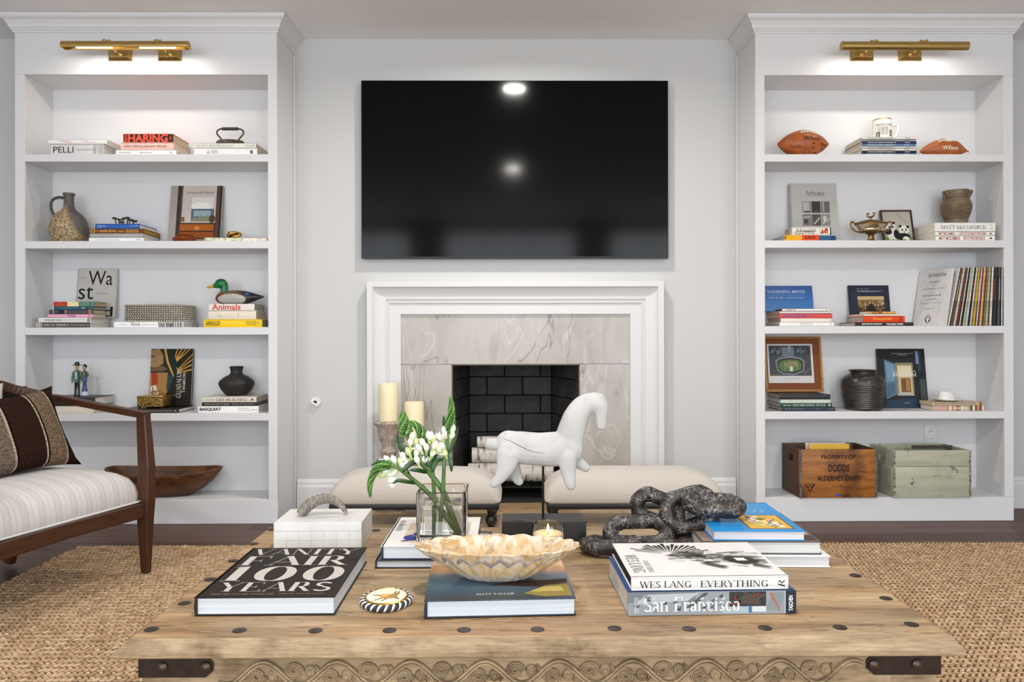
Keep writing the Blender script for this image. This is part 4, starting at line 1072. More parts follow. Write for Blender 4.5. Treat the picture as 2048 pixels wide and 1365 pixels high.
Ym = 4.12; s = .29688 * Ym / F; c = at(*Z5(1091, 905), Ym)
mg = thing('mug', 'white mug printed with newspaper columns on the yearbook stack', 'mug', (c.x, Ym, zz))
MB().lathe([(q * s, w * s) for q, w in ((0, 0), (56, 0), (61, 4), (60, 70), (60, 138), (58, 142), (55, 138), (54, 12), (0, 8))], 40).obj('body', paint('#EDEAE3', .15), mg)
MB().lathe([(60.6 * s, 136 * s), (60.8 * s, 139 * s), (58.6 * s, 142.5 * s), (56 * s, 141 * s)], 40, cap=False).obj('gilt_rim', brass('#D6B25E', .25), mg)
MB().tube(smoothpts([(57 * s, 0, 105 * s), (88 * s, 0, 108 * s), (106 * s, 0, 98 * s), (104 * s, 0, 60 * s), (84 * s, 0, 26 * s), (57 * s, 0, 10 * s)], 6), .006, 10, flat=1.3).obj('handle', paint('#EDEAE3', .15), mg)
def wrap(name, rects, col):
    b = MB()
    for (a0, a1, z0, z1) in rects:
        n = 4; R0 = 60.9 * s
        vs = [(R0 * math.sin(R(a0 + (a1 - a0) * i / n)), -R0 * math.cos(R(a0 + (a1 - a0) * i / n)), zq * s) for zq in (z0, z1) for i in range(n + 1)]
        b.add(vs, [(i, i + 1, n + 2 + i, n + 1 + i) for i in range(n)])
    return b.obj(name, ink(col), mg, fix=False)
rnd = random.Random(4)
wrap('headline_print', [(-60 + 12 * k, -50 + 12 * k + rnd.uniform(-2, 1), 100 - 8 * r_, 104 - 8 * r_) for r_ in range(2) for k in range(9)] + [(-52 + 22 * k, -33 + 22 * k, q, q + 1.5) for k in range(3) for q in range(30, 84, 4)], '#7C766C')
wrap('photo_print', [(-62, -38, 14, 50), (22, 58, 20, 62)], '#4E473D')
wrap('photo_figures', [(-56, -46, 18, 42), (28, 34, 26, 56), (40, 47, 24, 52), (50, 54, 30, 48)], '#B9AE9C')

# ---- second shelf
z = SH[1] + E_
(jd, pt), zz = stack(Z6, z, [
    ('book with yellow, red and blue spine blocks at the bottom of a stack', 257, 640, 39, '#23557E', {'page': '#D9D3C8', 'top': '#DDD8D0'}),
    ('white patterned book on top of the yellow, red and blue one', 315, 597, 58, '#E8E3D8', {'page': '#D2C4A8', 'depth': .12})], 4.03, .2)
jd.front.each('colour_block', [('#E8A81C', ('r', 0, .01, .34, .99)), ('#E2491F', ('r', .34, .01, .67, .99)), ('#2C211C', ('r', .012, .3, .03, .8)), ('#163E60', ('r', .9, .2, .99, .8))]); jd.front.text('JUDD', .39, .2, .61, .84, '#221510', 'bold')
rnd = random.Random(8)
pt.front.shapes('pattern', [('#6E665A', ('e', .1 + .045 * i, .25 + .5 * (i % 2) * .6 + .1 * rnd.random(), .03, .2)) for i in range(12)] + [('#E8E3D8', ('e', .1 + .045 * i, .3 + .5 * (i % 2) * .6, .018, .12)) for i in range(12)] + [('#39322A', ('e', .12 + .045 * i, .5, .008, .16)) for i in range(11)] + [('#B24A2A', [(.75, .1), (.8, .85), (.83, .4), (.88, .9), (.95, .8), (.93, .15), (.85, .3)]), ('#2B2622', ('r', .74, .1, .745, .9)), ('#D98A3C', ('e', .9, .4, .03, .1))])
bk = lean_book('grey standing book with a grid of monochrome photos on its cover', Z6, 306, 656, 212, 593, jd.r.location.z + jd.h, 4.247, 7, '#B9B6B2', h=.026)
tf = bk.top
tf.text('Artisans', .32, .78, .74, .865, '#4A4744', 'serif'); tf.text('of architecture and interior design', .33, .755, .72, .768, '#6A6764')
g = []
for r_ in range(3):
    for q in range(3):
        col = [['#8D8A86', '#3C3935', '#6B6864'], ['#7C7873', '#57534E', '#8A8680'], ['#5E5A55', '#77736D', '#3F3B37']][r_][q]
        x0, y0 = .25 + .2 * q, .62 - .25 * r_ * .95
        g.append((col, ('r', x0, y0 - .16 + (.0 if r_ < 2 else .0), x0 + .19, y0 + .05)))
g += [('#B5B2AD', ('r', .27, .5, .4, .65)), ('#2B2825', ('r', .3, .47, .42, .49)), ('#55514C', ('r', .5, .48, .6, .5)), ('#A5A29C', ('r', .68, .48, .72, .66)), ('#C9C6C0', ('e', .72, .35, .04, .06)), ('#A9A59F', [(.47, .26), (.6, .38), (.63, .36), (.5, .24)]), ('#B9B6B0', [(.66, .28), (.83, .36), (.83, .34), (.68, .25)]), ('#4B4742', ('r', .28, .26, .36, .34)), ('#C4C1BB', ('r', .27, .37, .42, .39))]
tf.shapes('photo_grid', g)
# bronze tureen with a bird finial
Yt = 4.09; s = .26758 * Yt / F; c = at(*Z6(905, 635), Yt)
tu = thing('tureen', 'small tarnished bronze tureen with curled handles and bird finial', 'tureen', (c.x, Yt, z)); tu.scale.z = 1.09
BZ = brass('#8A7048', .35)
MB().lathe([(q * s, w * s) for q, w in ((0, 0), (42, 0), (44, 6), (38, 12), (26, 18), (20, 34), (24, 44), (20, 50), (40, 60), (74, 72), (92, 84))], 36, sy=.7).obj('foot', BZ, tu)
b = MB(); b.lathe([(q * s, w * s) for q, w in ((92, 84), (92, 90), (100, 100), (114, 112), (122, 118), (112, 120))], 36, sy=.7)
for k in range(26):
    a = 2 * math.pi * k / 26; b.ell((90 * s * math.cos(a), 90 * s * .7 * math.sin(a), 80 * s), (7 * s, 6 * s, 6 * s), 8, 5)
b.obj('bowl', brass('#D9CDB4', .18), tu)
b = MB(); b.lathe([(q * s, w * s) for q, w in ((122, 118), (124, 124), (112, 132), (84, 144), (48, 152), (20, 156), (0, 157))], 36, sy=.7)
for k in range(36):
    a = 2 * math.pi * k / 36; b.ell((116 * s * math.cos(a), 116 * s * .7 * math.sin(a), 130 * s), (5 * s, 5 * s, 5 * s), 6, 4)
b.obj('lid', BZ, tu)
b = MB(); b.tube(smoothpts([(0, 0, 156 * s), (0, 0, 168 * s), (-16 * s, 0, 172 * s), (-30 * s, 0, 184 * s), (-26 * s, 0, 198 * s), (-14 * s, 0, 192 * s)], 5), [.004] * 26, 8)
b.tube(smoothpts([(-10 * s, 0, 174 * s), (8 * s, 0, 176 * s), (22 * s, 0, 186 * s), (18 * s, 0, 202 * s), (30 * s, 0, 196 * s)], 5), [.0045] * 21, 8); b.obj('finial', BZ, tu)
for sg in (-1, 1):
    MB().tube(smoothpts([(sg * 60 * s, 0, 66 * s), (sg * 110 * s, 0, 74 * s), (sg * 146 * s, 0, 100 * s), (sg * 154 * s, 0, 128 * s), (sg * 138 * s, 0, 142 * s), (sg * 126 * s, 0, 128 * s)], 5), [.0036 + .0014 * math.sin(i / 25 * 3.1) for i in range(26)], 8).obj('handle', BZ, tu)
# framed panda picture
def frame_thing(label, cr, cx0, cx1, y0, y1, shelf, Yback, lean, col, bw, rollz=0, depth=.014, name='framed_picture', cat='picture'):
    Ym = Yback - .04; a = at(*cr(cx0, y1), Ym); e = at(*cr(cx1, y1), Ym); zt = at(*cr(cx0, y0), Ym).z
    th = R(90 - lean); d = (zt - shelf) / math.sin(th); w = e.x - a.x
    t = thing(name, label, cat, ((a.x + e.x) / 2, Yback - d / 2 * math.cos(th), shelf + d / 2 * math.sin(th) + .001), rot=(th, 0, rollz))
    x, y_ = w / 2, d / 2; wm = col
    for (p, nm) in (([(-x, -y_), (x, -y_), (x - bw, -y_ + bw), (-x + bw, -y_ + bw)], 'frame_rail'), ([(x, y_), (-x, y_), (-x + bw, y_ - bw), (x - bw, y_ - bw)], 'frame_rail'), ([(-x, y_), (-x, -y_), (-x + bw, -y_ + bw), (-x + bw, y_ - bw)], 'frame_stile'), ([(x, -y_), (x, y_), (x - bw, y_ - bw), (x - bw, -y_ + bw)], 'frame_stile')):
        b = MB(); b.prism(p, 0, depth); b.obj(nm, wm, t)
    MB().box(-x + bw * .6, x - bw * .6, -y_ + bw * .6, y_ - bw * .6, .001, depth - .006).obj('backing', paint('#8E8A82'), t)
    return t, Face(t, (-x + bw, -y_ + bw, depth - .0055), (2 * (x - bw), 0, 0), (0, 2 * (y_ - bw), 0))
t, f = frame_thing('small dark-framed picture of two pandas', Z6, 992, 1222, 412, 635, z, 4.235, 14, wood('#22150D', '#4A3120', 2, .4), .0085, -.04)
f.shapes('panda_picture', [('#B5B0A2', ('r', 0, 0, 1, 1)), ('#A39E8C', ('r', 0, 0, 1, .3)), ('#6B8A4A', [(0, 0), (1, 0), (1, .18), (.7, .1), (.4, .2), (.2, .12), (0, .2)])] + [('#8A7B66', [(.5 + .05 * i, .95 - .04 * i), (.52 + .05 * i, .95 - .04 * i), (.54 + .05 * i, .82 - .05 * i)]) for i in range(7)] +
  [('#E4E1D8', ('e', .27, .5, .16, .15)), ('#E4E1D8', ('e', .72, .4, .17, .15)), ('#E4E1D8', ('e', .3, .2, .17, .16)), ('#1F1D1B', ('e', .16, .34, .13, .09)), ('#1F1D1B', ('e', .44, .26, .1, .15)), ('#1F1D1B', ('e', .68, .18, .24, .12)), ('#E4E1D8', ('e', .76, .1, .12, .09)),
   ('#1F1D1B', ('e', .15, .61, .05, .045)), ('#1F1D1B', ('e', .38, .63, .05, .045)), ('#1F1D1B', ('e', .6, .52, .05, .045)), ('#1F1D1B', ('e', .86, .5, .05, .045)), ('#1F1D1B', ('e', .22, .5, .03, .035)), ('#1F1D1B', ('e', .34, .5, .03, .035)), ('#1F1D1B', ('e', .66, .4, .03, .035)), ('#1F1D1B', ('e', .79, .4, .03, .035)), ('#1F1D1B', ('e', .28, .43, .022, .018)), ('#1F1D1B', ('e', .725, .33, .022, .018)), ('#5E7D40', [(.1, 0), (.3, .1), (.5, .04), (.7, .1), (.9, 0)])])
# three white books and the ribbed vase
lst, zz = stack(Z6, z, [
    ('white book with rust capitals at the bottom under the eared vase', 1386, 1830, 33, '#F0EDE6', {'page': '#EDE6D6', 'soft': True}),
    ('slim white book with rust capitals in the middle under the eared vase', 1383, 1830, 30, '#F0EDE6', {'page': '#EDE6D6', 'soft': True}),
    ('thick white book with grey serif capitals directly under the eared vase', 1380, 1833, 68, '#EFECE5', {'page': '#EDE6D6', 'soft': True})], 4.03, .205)
lst[0].front.text('MATT MCCORMICK', .06, .16, .41, .84, '#A8452A', 'bold'); lst[0].front.text('INTO THE DISTANCE', .47, .16, .83, .84, '#A8452A', 'bold')
lst[1].front.text('MATT MCCORMICK', .06, .2, .33, .82, '#A8452A', 'bold'); lst[1].front.text('OUT OF THE GREAT WIDE OPEN', .4, .2, .85, .82, '#A8452A', 'bold')
for q in (0, 1): lst[q].front.shapes('emblem', [('#6E2F20', [(.9, .4), (.93, .75), (.945, .6), (.955, .25), (.935, .4), (.92, .3)])])
lst[2].front.text('MATT McCORMICK', .1, .26, .85, .68, '#5E5A54', 'serif'); lst[2].front.shapes('emblem', [('#A9A49B', ('r', .93, .2, .95, .85)), ('#EFECE5', ('r', .934, .26, .946, .8))])
Yv = 4.13; s = .26758 * Yv / F; c = at(*Z6(1540, 495), Yv)
ev = thing('eared_vase', 'ribbed brown stoneware vase with small ear handles on white books', 'vase', (c.x, Yv, zz))
prof = [(0, 0), (70, 0), (76, 6), (76, 14), (80, 30)]
for i in range(26):
    q = i / 25; zz_ = 34 + q * 160; r = 78 + 28 * math.sin(min(1, q * 1.5) * math.pi * .5) - max(0, q - .72) * 62
    prof += [(r + 1.2, zz_), (r - .6, zz_ + 3.2)]
prof += [(92, 202), (88, 214), (88, 236), (92, 250), (92, 257), (84, 258), (80, 240), (78, 210), (0, 200)]
@matfn
def vase_mat():
    m = NT('ash_glaze'); v = m.coord('Object'); n = m.noise(v, 16, 5, .6); g = m.noise(m.coord('Object', (6, 6, 70)), 4, 4)
    m.set(Base_Color=m.mix(.6, m.ramp(n, [(.3, '#4B4136'), (.55, '#7B6A50'), (.75, '#9C8C6E')]), m.ramp(g, [(.35, '#4A4137'), (.65, '#8C7A5C')])), Roughness=.42); m.bump(g, .4, .002); return m.m
MB().lathe([(q * s, w * s) for q, w in prof], 40).obj('body', vase_mat(), ev)
for sg, dy in ((-1, -.35), (1, -.75)):
    a = R(200 if sg < 0 else 305); rr = 96 * s
    M = Matrix.Translation((rr * math.cos(a), rr * math.sin(a), 216 * s)) @ Matrix.Rotation(a, 4, 'Z')
    MB().tube([(.012 * math.sin(t_) * .9, .012 * math.cos(t_), .017 * math.sin(t_ * 1) * 0 + .02 * math.cos(t_ + 1.57) * -1) for t_ in [i / 16 * 6.283 for i in range(16)]], .005, 8, closed=True, M=M).obj('ear', vase_mat(), ev)

# ---- third shelf
z = SH[2] + E_
lst, zz = stack(Z6, z, [
    ('white paperback with a thin title at the bottom beside the blue cover', 220, 625, 29, '#EFECE6', {'soft': True, 'page': '#D5C9BE'}),
    ('cream book beneath the red book with blue lettering', 228, 605, 28, '#E9E2D4', {'page': '#C6A98F'}),
    ('red book with blue lettering on its spine', 220, 613, 35, '#D6504A', {'page': '#D9C3B2'}),
    ('pale grey book lying on the red book', 222, 603, 18, '#CFCBC6', {'page': '#CDB6A6', 'soft': True}),
    ('thin white book topping the stack before the blue cover', 240, 588, 18, '#F0EDE7', {'soft': True, 'depth': .11, 'page': '#8C4A38'})], 4.03, .2)
lst[0].front.text('RUSTIQUE CHIC', .37, .26, .62, .78, '#8A857E', 'sans'); lst[0].front.text('a scandinavian cabin', .08, .36, .32, .6, '#C5C0B8'); lst[0].front.text('new edition', .66, .36, .82, .6, '#C5C0B8'); lst[0].front.text('R', .93, .3, .95, .7, '#55514C')
lst[2].front.text('LIFE IN COLOR', .06, .2, .5, .8, '#5661A8', 'bold'); lst[2].front.text('photographs', .52, .3, .68, .64, '#5661A8')
lst[4].front.text('TAKE IVY', .07, .16, .3, .84, '#C9776A', 'bold'); lst[4].front.shapes('emblem', [('#8A857E', ('r', .94, .2, .955, .8))])
bk = lean_book('blue standing book with white capitals over a sky cover', Z6, 114, 480, 982, 1163, lst[3].r.location.z + lst[3].h, 4.247, 11, '#1F5FA3', h=.018)
M_SKYC = NT('blue_gradient_cover'); _v = M_SKYC.coord('Generated'); _s = M_SKYC.add('ShaderNodeSeparateXYZ'); M_SKYC.l.new(_v, _s.inputs[0])
M_SKYC.set(Base_Color=M_SKYC.ramp(_s.outputs[1], [(0, '#3E7DB8'), (.5, '#1F63A8'), (1, '#144C8E')]), Roughness=.35); M_SKYC = M_SKYC.m
bk.top.shapes('cover_art', [(M_SKYC, ('r', 0, 0, 1, 1))]); bk.top.text('VANISHING BREED', .07, .72, .84, .82, '#E8ECF2', 'serif'); bk.top.text('PHOTOGRAPHS OF THE COWBOY AND THE WEST', .09, .62, .83, .66, '#7FA6D0'); bk.top.text('By William Albert Allard', .09, .5, .39, .56, '#D5E0EC', 'serif'); bk.top.text('Foreword by Thomas McGuane', .44, .5, .83, .56, '#D5E0EC', 'serif')
lst, zz = stack(Z6, z, [
    ('wide black book with white capitals under the orange book', 785, 1220, 27, '#2A2725', {'page': '#C9C3BA', 'Yf': 4.02}),
    ('orange book with a yellow title on its spine', 845, 1155, 46, '#E5491C', {'page': '#C9BDB0'}),
    ('thin pale pink book lying on the orange book', 850, 1140, 16, '#EAD9D2', {'soft': True, 'page': '#E4CFC6'}),
    ('small ochre book topping the stack before the navy cover', 880, 1087, 18, '#D9A24A', {'soft': True, 'depth': .1, 'page': '#E6DFD2'})], 4.03, .2)
lst[0].front.text('JEAN-MICHEL BASQUIAT', .11, .22, .46, .78, '#F2F0EC', 'bold'); lst[0].front.text('THE ICONIC WORKS', .53, .22, .82, .78, '#F2F0EC', 'bold')
lst[1].front.text('Basquiat', .23, .2, .68, .86, '#F3C94A', 'serif'); lst[1].front.shapes('emblem', [('#7A1F12', ('e', .9, .55, .035, .26)), ('#E5491C', ('e', .9, .55, .018, .14)), ('#7A1F12', ('r', .885, .12, .91, .4))])
lst[3].front.text('KILIM', .15, .15, .5, .85, '#7A4A1E', 'bold')
bk = lean_book('navy standing book with an old sepia crowd photo on its cover', Z6, 757, 1058, 977, 1190, lst[2].r.location.z + lst[2].h, 4.247, 9, '#1C2238', h=.016)
tf = bk.top; tf.text('Bigger than the Game', .2, .86, .5, .89, '#C9CCD6', 'serif'); tf.text('The Philadelphia Spectrum, 05.19.74', .2, .76, .86, .82, '#E4E6EC', 'serif')
rnd = random.Random(2)
tf.shapes('cover_photo', [('#8C6E44', ('r', .2, .08, .86, .62)), ('#C9AE7C', ('r', .2, .5, .86, .62)), ('#4A3822', ('r', .2, .08, .86, .3))] + [(rnd.choice(['#B9996A', '#6B5232', '#D6BE90', '#3A2A18']), ('e', .22 + .62 * rnd.random(), .14 + .36 * rnd.random(), .012, .03)) for _ in range(60)] + [('#2A1E12', [(.4, .12), (.48, .34), (.56, .36), (.64, .12)])])
# vinyl records
SR = .12109
def R3(x, y_): return (1800 + x * SR, 520 + y_ * SR)
Yr = 4.003; cols = ['#EDEAE6', '#4A3322', '#7A5426', '#3A2A1E', '#B9B39E', '#D8D4C6', '#2E3A3A', '#8E2E22', '#141414', '#C9C5BC', '#3A302A', '#1A1A1A', '#D2CDBF', '#6E7A72', '#B3C2A8', '#DEDACB', '#16181A', '#1E2422', '#E6E2DA', '#8A735C', '#B99A2E', '#E2B928', '#5A5A50', '#D8DADB', '#7A2E30', '#8A3236', '#E0BE96', '#C99A32', '#4A4226', '#8A7A4A', '#6E6A5A', '#C9BFA8', '#A89A7A', '#3A342A', '#E4DDCE', '#D9C7B6', '#1E1C1C', '#1A2026', '#3C4650', '#1C2430', '#141416', '#6E6058', '#5A4A42', '#151312', '#F0EEEA', '#5E676C']
names = {'#EDEAE6': 'white'}
N = len(cols); recH = .3155; recD = .236
rmesh = {}
def rec_mesh(col, t):
    k = (col, t)
    if k not in rmesh:
        b = MB(); b.box(0, t, 0, recD, 0, recH); rmesh[k] = b.mesh('record_sleeve', paint(col, .5, 0, .4, .35, 60))
    return rmesh[k]
xb0, xb1 = at(*R3(800, 1090), Yr).x, at(*R3(1716, 1090), Yr).x
xt0, xt1 = at(*R3(985, 140), Yr).x, at(*R3(1716, 110), Yr).x
hue = ['white', 'dark brown', 'ochre brown', 'espresso', 'khaki', 'bone', 'deep green-grey', 'brick red', 'black', 'light stone', 'umber', 'jet black', 'parchment', 'sage grey', 'pale green', 'ivory', 'charcoal', 'bottle green', 'off-white', 'tan', 'mustard', 'bright yellow', 'olive grey', 'cool white', 'maroon', 'wine red', 'peach', 'gold', 'dark olive', 'dull gold', 'drab grey', 'sand', 'straw brown', 'bark brown', 'cream', 'blush beige', 'soot black', 'blue-black', 'slate', 'midnight navy', 'ink black', 'taupe', 'mocha', 'coal black', 'snow white', 'steel grey']
for i in range(N):
    q = (i + .0) / N; q2 = (i + 1.0) / N
    xb = xb0 + (xb1 - xb0) * q; xt = xt0 + (xt1 - xt0) * q
    th = (xt1 - xt0) / N * .95
    lean = math.asin(max(0, min(.6, (xt - xb) / recH)))
    o = link('record_sleeve', rec_mesh(cols[i], round(th * math.cos(lean), 4)), None, (xb, Yr + rnd.uniform(0, .004), z + .0002), (0, lean, 0))
    tag(o, '%s record sleeve seen edge-on in the leaning row of records' % hue[i], 'record', 'vinyl records on the shelf')
    if i % 5 == 2:
        b = MB(); b.box(th * .25, th * .6, -.0006, .0, recH * .45, recH * .8); b.obj('spine_print', ink('#C8452E' if i % 2 else '#E8E2D0'), o)
# the invitation sleeve stands turned a little to the room in front of the row
p0 = at(*R3(757, 1095), 4.0)
iv = thing('record_sleeve', 'white record sleeve printed with a script invitation and round emblem', 'record', (p0.x - .003, 4.001, z), 0, 'vinyl records on the shelf', rot=(0, R(9.0), R(12.5)))
MB().box(0, .004, 0, recD, 0, recH).obj('sleeve', paint('#E2DFDC', .5), iv); MB().box(.005, .009, 0, recD, 0, recH).obj('inner_sleeve', paint('#F1EFEC', .5), iv)
fi = Face(iv, (-.0002, recD, 0), (0, -recD, 0), (0, 0, recH))
for (txt, a, c_, e, g_) in (('The Grateful Dead', .28, .875, .84, .945), ('cordially invite you', .34, .765, .68, .80), ('to a', .46, .715, .54, .735), ('rare and important musical performance', .17, .65, .86, .675), ('at', .47, .585, .52, .605), ('The Great American Music Hall', .2, .53, .76, .56), ('O\'Farrell Street', .33, .465, .66, .49), ('Date: August 13, 1975', .16, .395, .48, .42), ('Time: 9:00 p.m.', .55, .395, .8, .42), ('This invitation admits one', .3, .305, .6, .325)):
    fi.text(txt, a, c_, e, g_, '#3A3636', 'serif', shear=.02)
fi.shapes('round_emblem', [('#3A2A3E', ('e', .45, .125, .085, .07)), ('#8E2F34', [(.385, .16), (.45, .193), (.515, .16), (.52, .12), (.38, .12)]), ('#EDEAE6', ('e', .45, .14, .058, .046)), ('#2F3A66', [(.4, .14), (.45, .184), (.45, .14)]), ('#8E2F34', [(.45, .14), (.45, .184), (.5, .14)]), ('#EDEAE6', [(.46, .182), (.43, .14), (.452, .143), (.438, .1), (.475, .152), (.452, .148), (.472, .182)]), ('#EDEAE6', ('r', .42, .07, .48, .1))])

# ---- fourth shelf
z = SH[3] + E_
lst, zz = stack(Z7, z, [
    ('navy book with small grey lettering at the bottom under the stadium picture', 212, 565, 26, '#28303F', {'page': '#D6D0C6'}),
    ('dark green book with white serif title under the stadium picture', 198, 545, 25, '#1F4A36', {'page': '#C9C2B4'}),
    ('pale green-white book below the top one under the stadium picture', 203, 535, 26, '#C6CFC2', {'page': '#CFC6B6', 'soft': True}),
    ('dark slate book directly under the stadium picture', 198, 535, 32, '#2B2E36', {'page': '#B9A48C'})], 4.03, .2)
lst[0].front.text('OUT OF THE SHADOWS', .06, .3, .42, .75, '#8E939E', 'serif'); lst[0].front.text('a life in houses', .52, .4, .74, .6, '#8E939E'); lst[0].front.text('KNOW', .88, .34, .97, .66, '#8E939E')
lst[1].front.text('DECORATING STYLE', .25, .2, .88, .84, '#E6E8E0', 'serif'); lst[1].front.text('Rose Tarlow', .07, .3, .22, .7, '#C2CCC0', 'bold'); lst[1].front.shapes('emblem', [('#C2CCC0', ('r', .93, .25, .97, .8)), ('#1F4A36', ('r', .94, .45, .96, .6))])
t, f = frame_thing('wood-framed aerial photo of a ballpark with rust mat', Z7, 100, 482, 84, 458, zz, 4.245, 9, wood('#84531F', '#C08B45', 2, .35), .0125, 0)
f.shapes('stadium_print', [('#7E4526', ('r', 0, 0, 1, 1)), ('#D9D7D4', ('r', .02, .13, .88, .9)), ('#4B4F4E', ('r', .05, .27, .84, .87)), ('#3E4448', ('r', .05, .7, .84, .87))] +
  [(['#6B7078', '#7F858C', '#59605F', '#8A8F94'][i % 4], ('r', .06 + .048 * i, .7 + .02 * (i % 3), .095 + .048 * i, .76 + .1 * ((i * 7) % 5) / 5)) for i in range(15)] + [('#76808C', ('r', .3, .66, .52, .84)), ('#8E99A6', ('r', .42, .74, .47, .87)),
   ('#7D8B9A', [(.16, .56), (.24, .63), (.45, .66), (.64, .63), (.72, .56), (.7, .36), (.5, .28), (.3, .3), (.19, .38)]), ('#4A4038', [(.19, .55), (.26, .605), (.45, .63), (.62, .605), (.69, .55), (.68, .38), (.5, .31), (.3, .33), (.21, .4)]), ('#5E7A4A', [(.22, .5), (.3, .57), (.45, .59), (.6, .57), (.66, .5), (.64, .4), (.48, .35), (.3, .36), (.24, .42)]), ('#A08A66', [(.34, .5), (.42, .56), (.54, .56), (.58, .5), (.5, .43), (.4, .43)]), ('#6B8A52', [(.39, .5), (.46, .535), (.53, .5), (.46, .46)]), ('#C2BBA8', ('e', .46, .5, .012, .012)), ('#D6D3CE', [(.43, .36), (.43, .44), (.46, .46), (.49, .44), (.49, .36)]), ('#D6D3CE', ('r', .34, .4, .345, .56)), ('#D6D3CE', ('r', .57, .4, .575, .58)), ('#6E655A', [(.66, .3), (.84, .46), (.84, .42), (.7, .29)]), ('#6E655A', ('r', .05, .28, .4, .3))])
f.text('BALLPARK FROM THE AIR', .28, .205, .62, .225, '#8A8784', 'serif')
Yj = 4.11; s = .30044 * Yj / F; c = at(*Z7(752, 567), Yj)
jr = thing('dark_jar', 'glossy dark brown ribbed stoneware jar with a flared rim', 'jar', (c.x, Yj, z))
prof = [(0, 0), (108, 0), (118, 8)]
for i in range(12):
    q = i / 11; r = 118 + 22 * math.sin(min(1, q * .95) * math.pi * .55); zq = 12 + q * 150; prof += [(r + .8, zq), (r + .8, zq + 5), (r - .4, zq + 10)]
prof += [(139, 185), (132, 205), (112, 226), (86, 238), (80, 244), (80, 250), (90, 260), (92, 264), (86, 265), (74, 252), (70, 236), (0, 220)]
@matfn
def jar_mat():
    m = NT('tenmoku_glaze'); v = m.coord('Object'); n = m.noise(m.coord('Object', (5, 5, 40)), 5, 5, .7)
    m.set(Base_Color=m.ramp(n, [(.3, '#1B1816'), (.55, '#35302B'), (.72, '#5E554B')]), Roughness=m.ramp(n, [(.4, .16), (.7, .45)])); m.bump(n, .3, .002); return m.m
MB().lathe([(q * s, w * s) for q, w in prof], 44).obj('body', jar_mat(), jr)
bk = lean_book('dark standing book with a blue door and lit room on its cover', Z7, 864, 1178, 165, 552, z, 4.247, 8, '#23262A', h=.02)
tf = bk.top
tf.shapes('cover_photo', [('#26282B', ('r', 0, 0, 1, 1)), ('#1B1C1E', ('r', 0, .82, 1, 1)), ('#5E7F96', [(.13, .14), (.36, .22), (.36, .74), (.13, .82)]), ('#7A99AE', [(.16, .44), (.33, .46), (.33, .72), (.16, .78)]), ('#4E6D84', [(.16, .18), (.33, .24), (.33, .42), (.16, .4)]), ('#8E8468', ('r', .36, .2, .73, .76)), ('#C9B888', ('r', .4, .2, .7, .72)), ('#E2D8B4', ('r', .4, .52, .7, .7)), ('#7A5632', ('r', .46, .26, .66, .5)), ('#A9814E', ('r', .56, .28, .64, .48)), ('#B9B6A8', [(.36, .2), (.73, .2), (.66, .26), (.44, .26)]), ('#33414E', ('r', .84, .62, .9, .95)), ('#6E8AA8', ('r', .8, .74, .86, .96)), ('#4A4C4E', ('r', .86, .1, .98, .48)), ('#2C3E54', [(.1, 0), (1, 0), (1, .08), (.7, .16), (.13, .12)])])
tf.text('LIVING WITH ART IN', .3, .60, .78, .63, '#E6E3DC', 'serif'); tf.text('BELGIUM', .3, .525, .79, .59, '#F2F0EA', 'serif'); tf.text('INSPIRING HOMES FROM ANTWERP TO GHENT', .3, .91, .76, .925, '#C9C6C0'); tf.text('and Brussels', .42, .885, .62, .9, '#C9C6C0'); tf.text('with a foreword by the author', .38, .48, .7, .495, '#C9C6C0'); tf.text('LANNOO', .5, .07, .62, .085, '#C9C6C0')
lst, zz = stack(Z7, z, [
    ('book with a multicoloured photo spine at the bottom under the small hat', 1213, 1557, 33, '#C9A898', {'page': '#E2DCD0'}),
    ('slim tan book directly under the small white hat', 1210, 1548, 24, '#C9AE8A', {'soft': True, 'page': '#D2BFA0'})], 4.03, .125)
rnd = random.Random(6)
lst[0].front.shapes('photo_strip', [(rnd.choice(['#C6B59A', '#A2B08A', '#D8CCB8', '#8C5A3A', '#E0D6C6', '#6B4A34', '#B98A6A']), ('r', .28 + .045 * i, .02, .325 + .045 * i, .98)) for i in range(16)]); lst[0].front.text('AMERICAN MODERN', .4, .3, .66, .68, '#E9E4DA', 'bold')
lst[1].front.text('BOOK STUDY & INTRODUCTION TO STUDIOS', .06, .3, .86, .74, '#5F6F9A', 'bold'); lst[1].front.shapes('emblem', [('#8A5A3A', ('r', .93, .15, .985, .85))])
Yh = 4.09; s = .30044 * Yh / F; c = at(*Z7(1308, 515), Yh)
ht = thing('ceramic_hat', 'tiny white ceramic cowboy hat lying on a tan book', 'ornament', (c.x, Yh, zz))
n = 40; rings = []
for (rr, hh, wv) in ((0, 2, 0), (60, 1, 0), (92, 6, 1), (101, 10, 1), (100, 13, 1), (88, 11, 1), (60, 9, .3)):
    rings.append([(rr * s * math.cos(a), rr * s * .7 * math.sin(a), (hh + 9 * wv * math.cos(a) ** 2) * s + .0004) for a in [2 * math.pi * k / n for k in range(n)]])
b = MB(); b.loft(rings[1:]); b.obj('brim', paint('#E4E2DE', .25), ht)
rings = []
for (rr, hh) in ((58, 8), (54, 20), (50, 48), (45, 62), (34, 68), (15, 64), (3, 62)):
    rings.append([(rr * s * math.cos(a), rr * s * .75 * math.sin(a), (hh + (5 * math.cos(2 * a) if hh > 40 else 0)) * s) for a in [2 * math.pi * k / n for k in range(n)]])
b = MB(); b.loft(rings); b.obj('crown', paint('#E4E2DE', .25), ht)

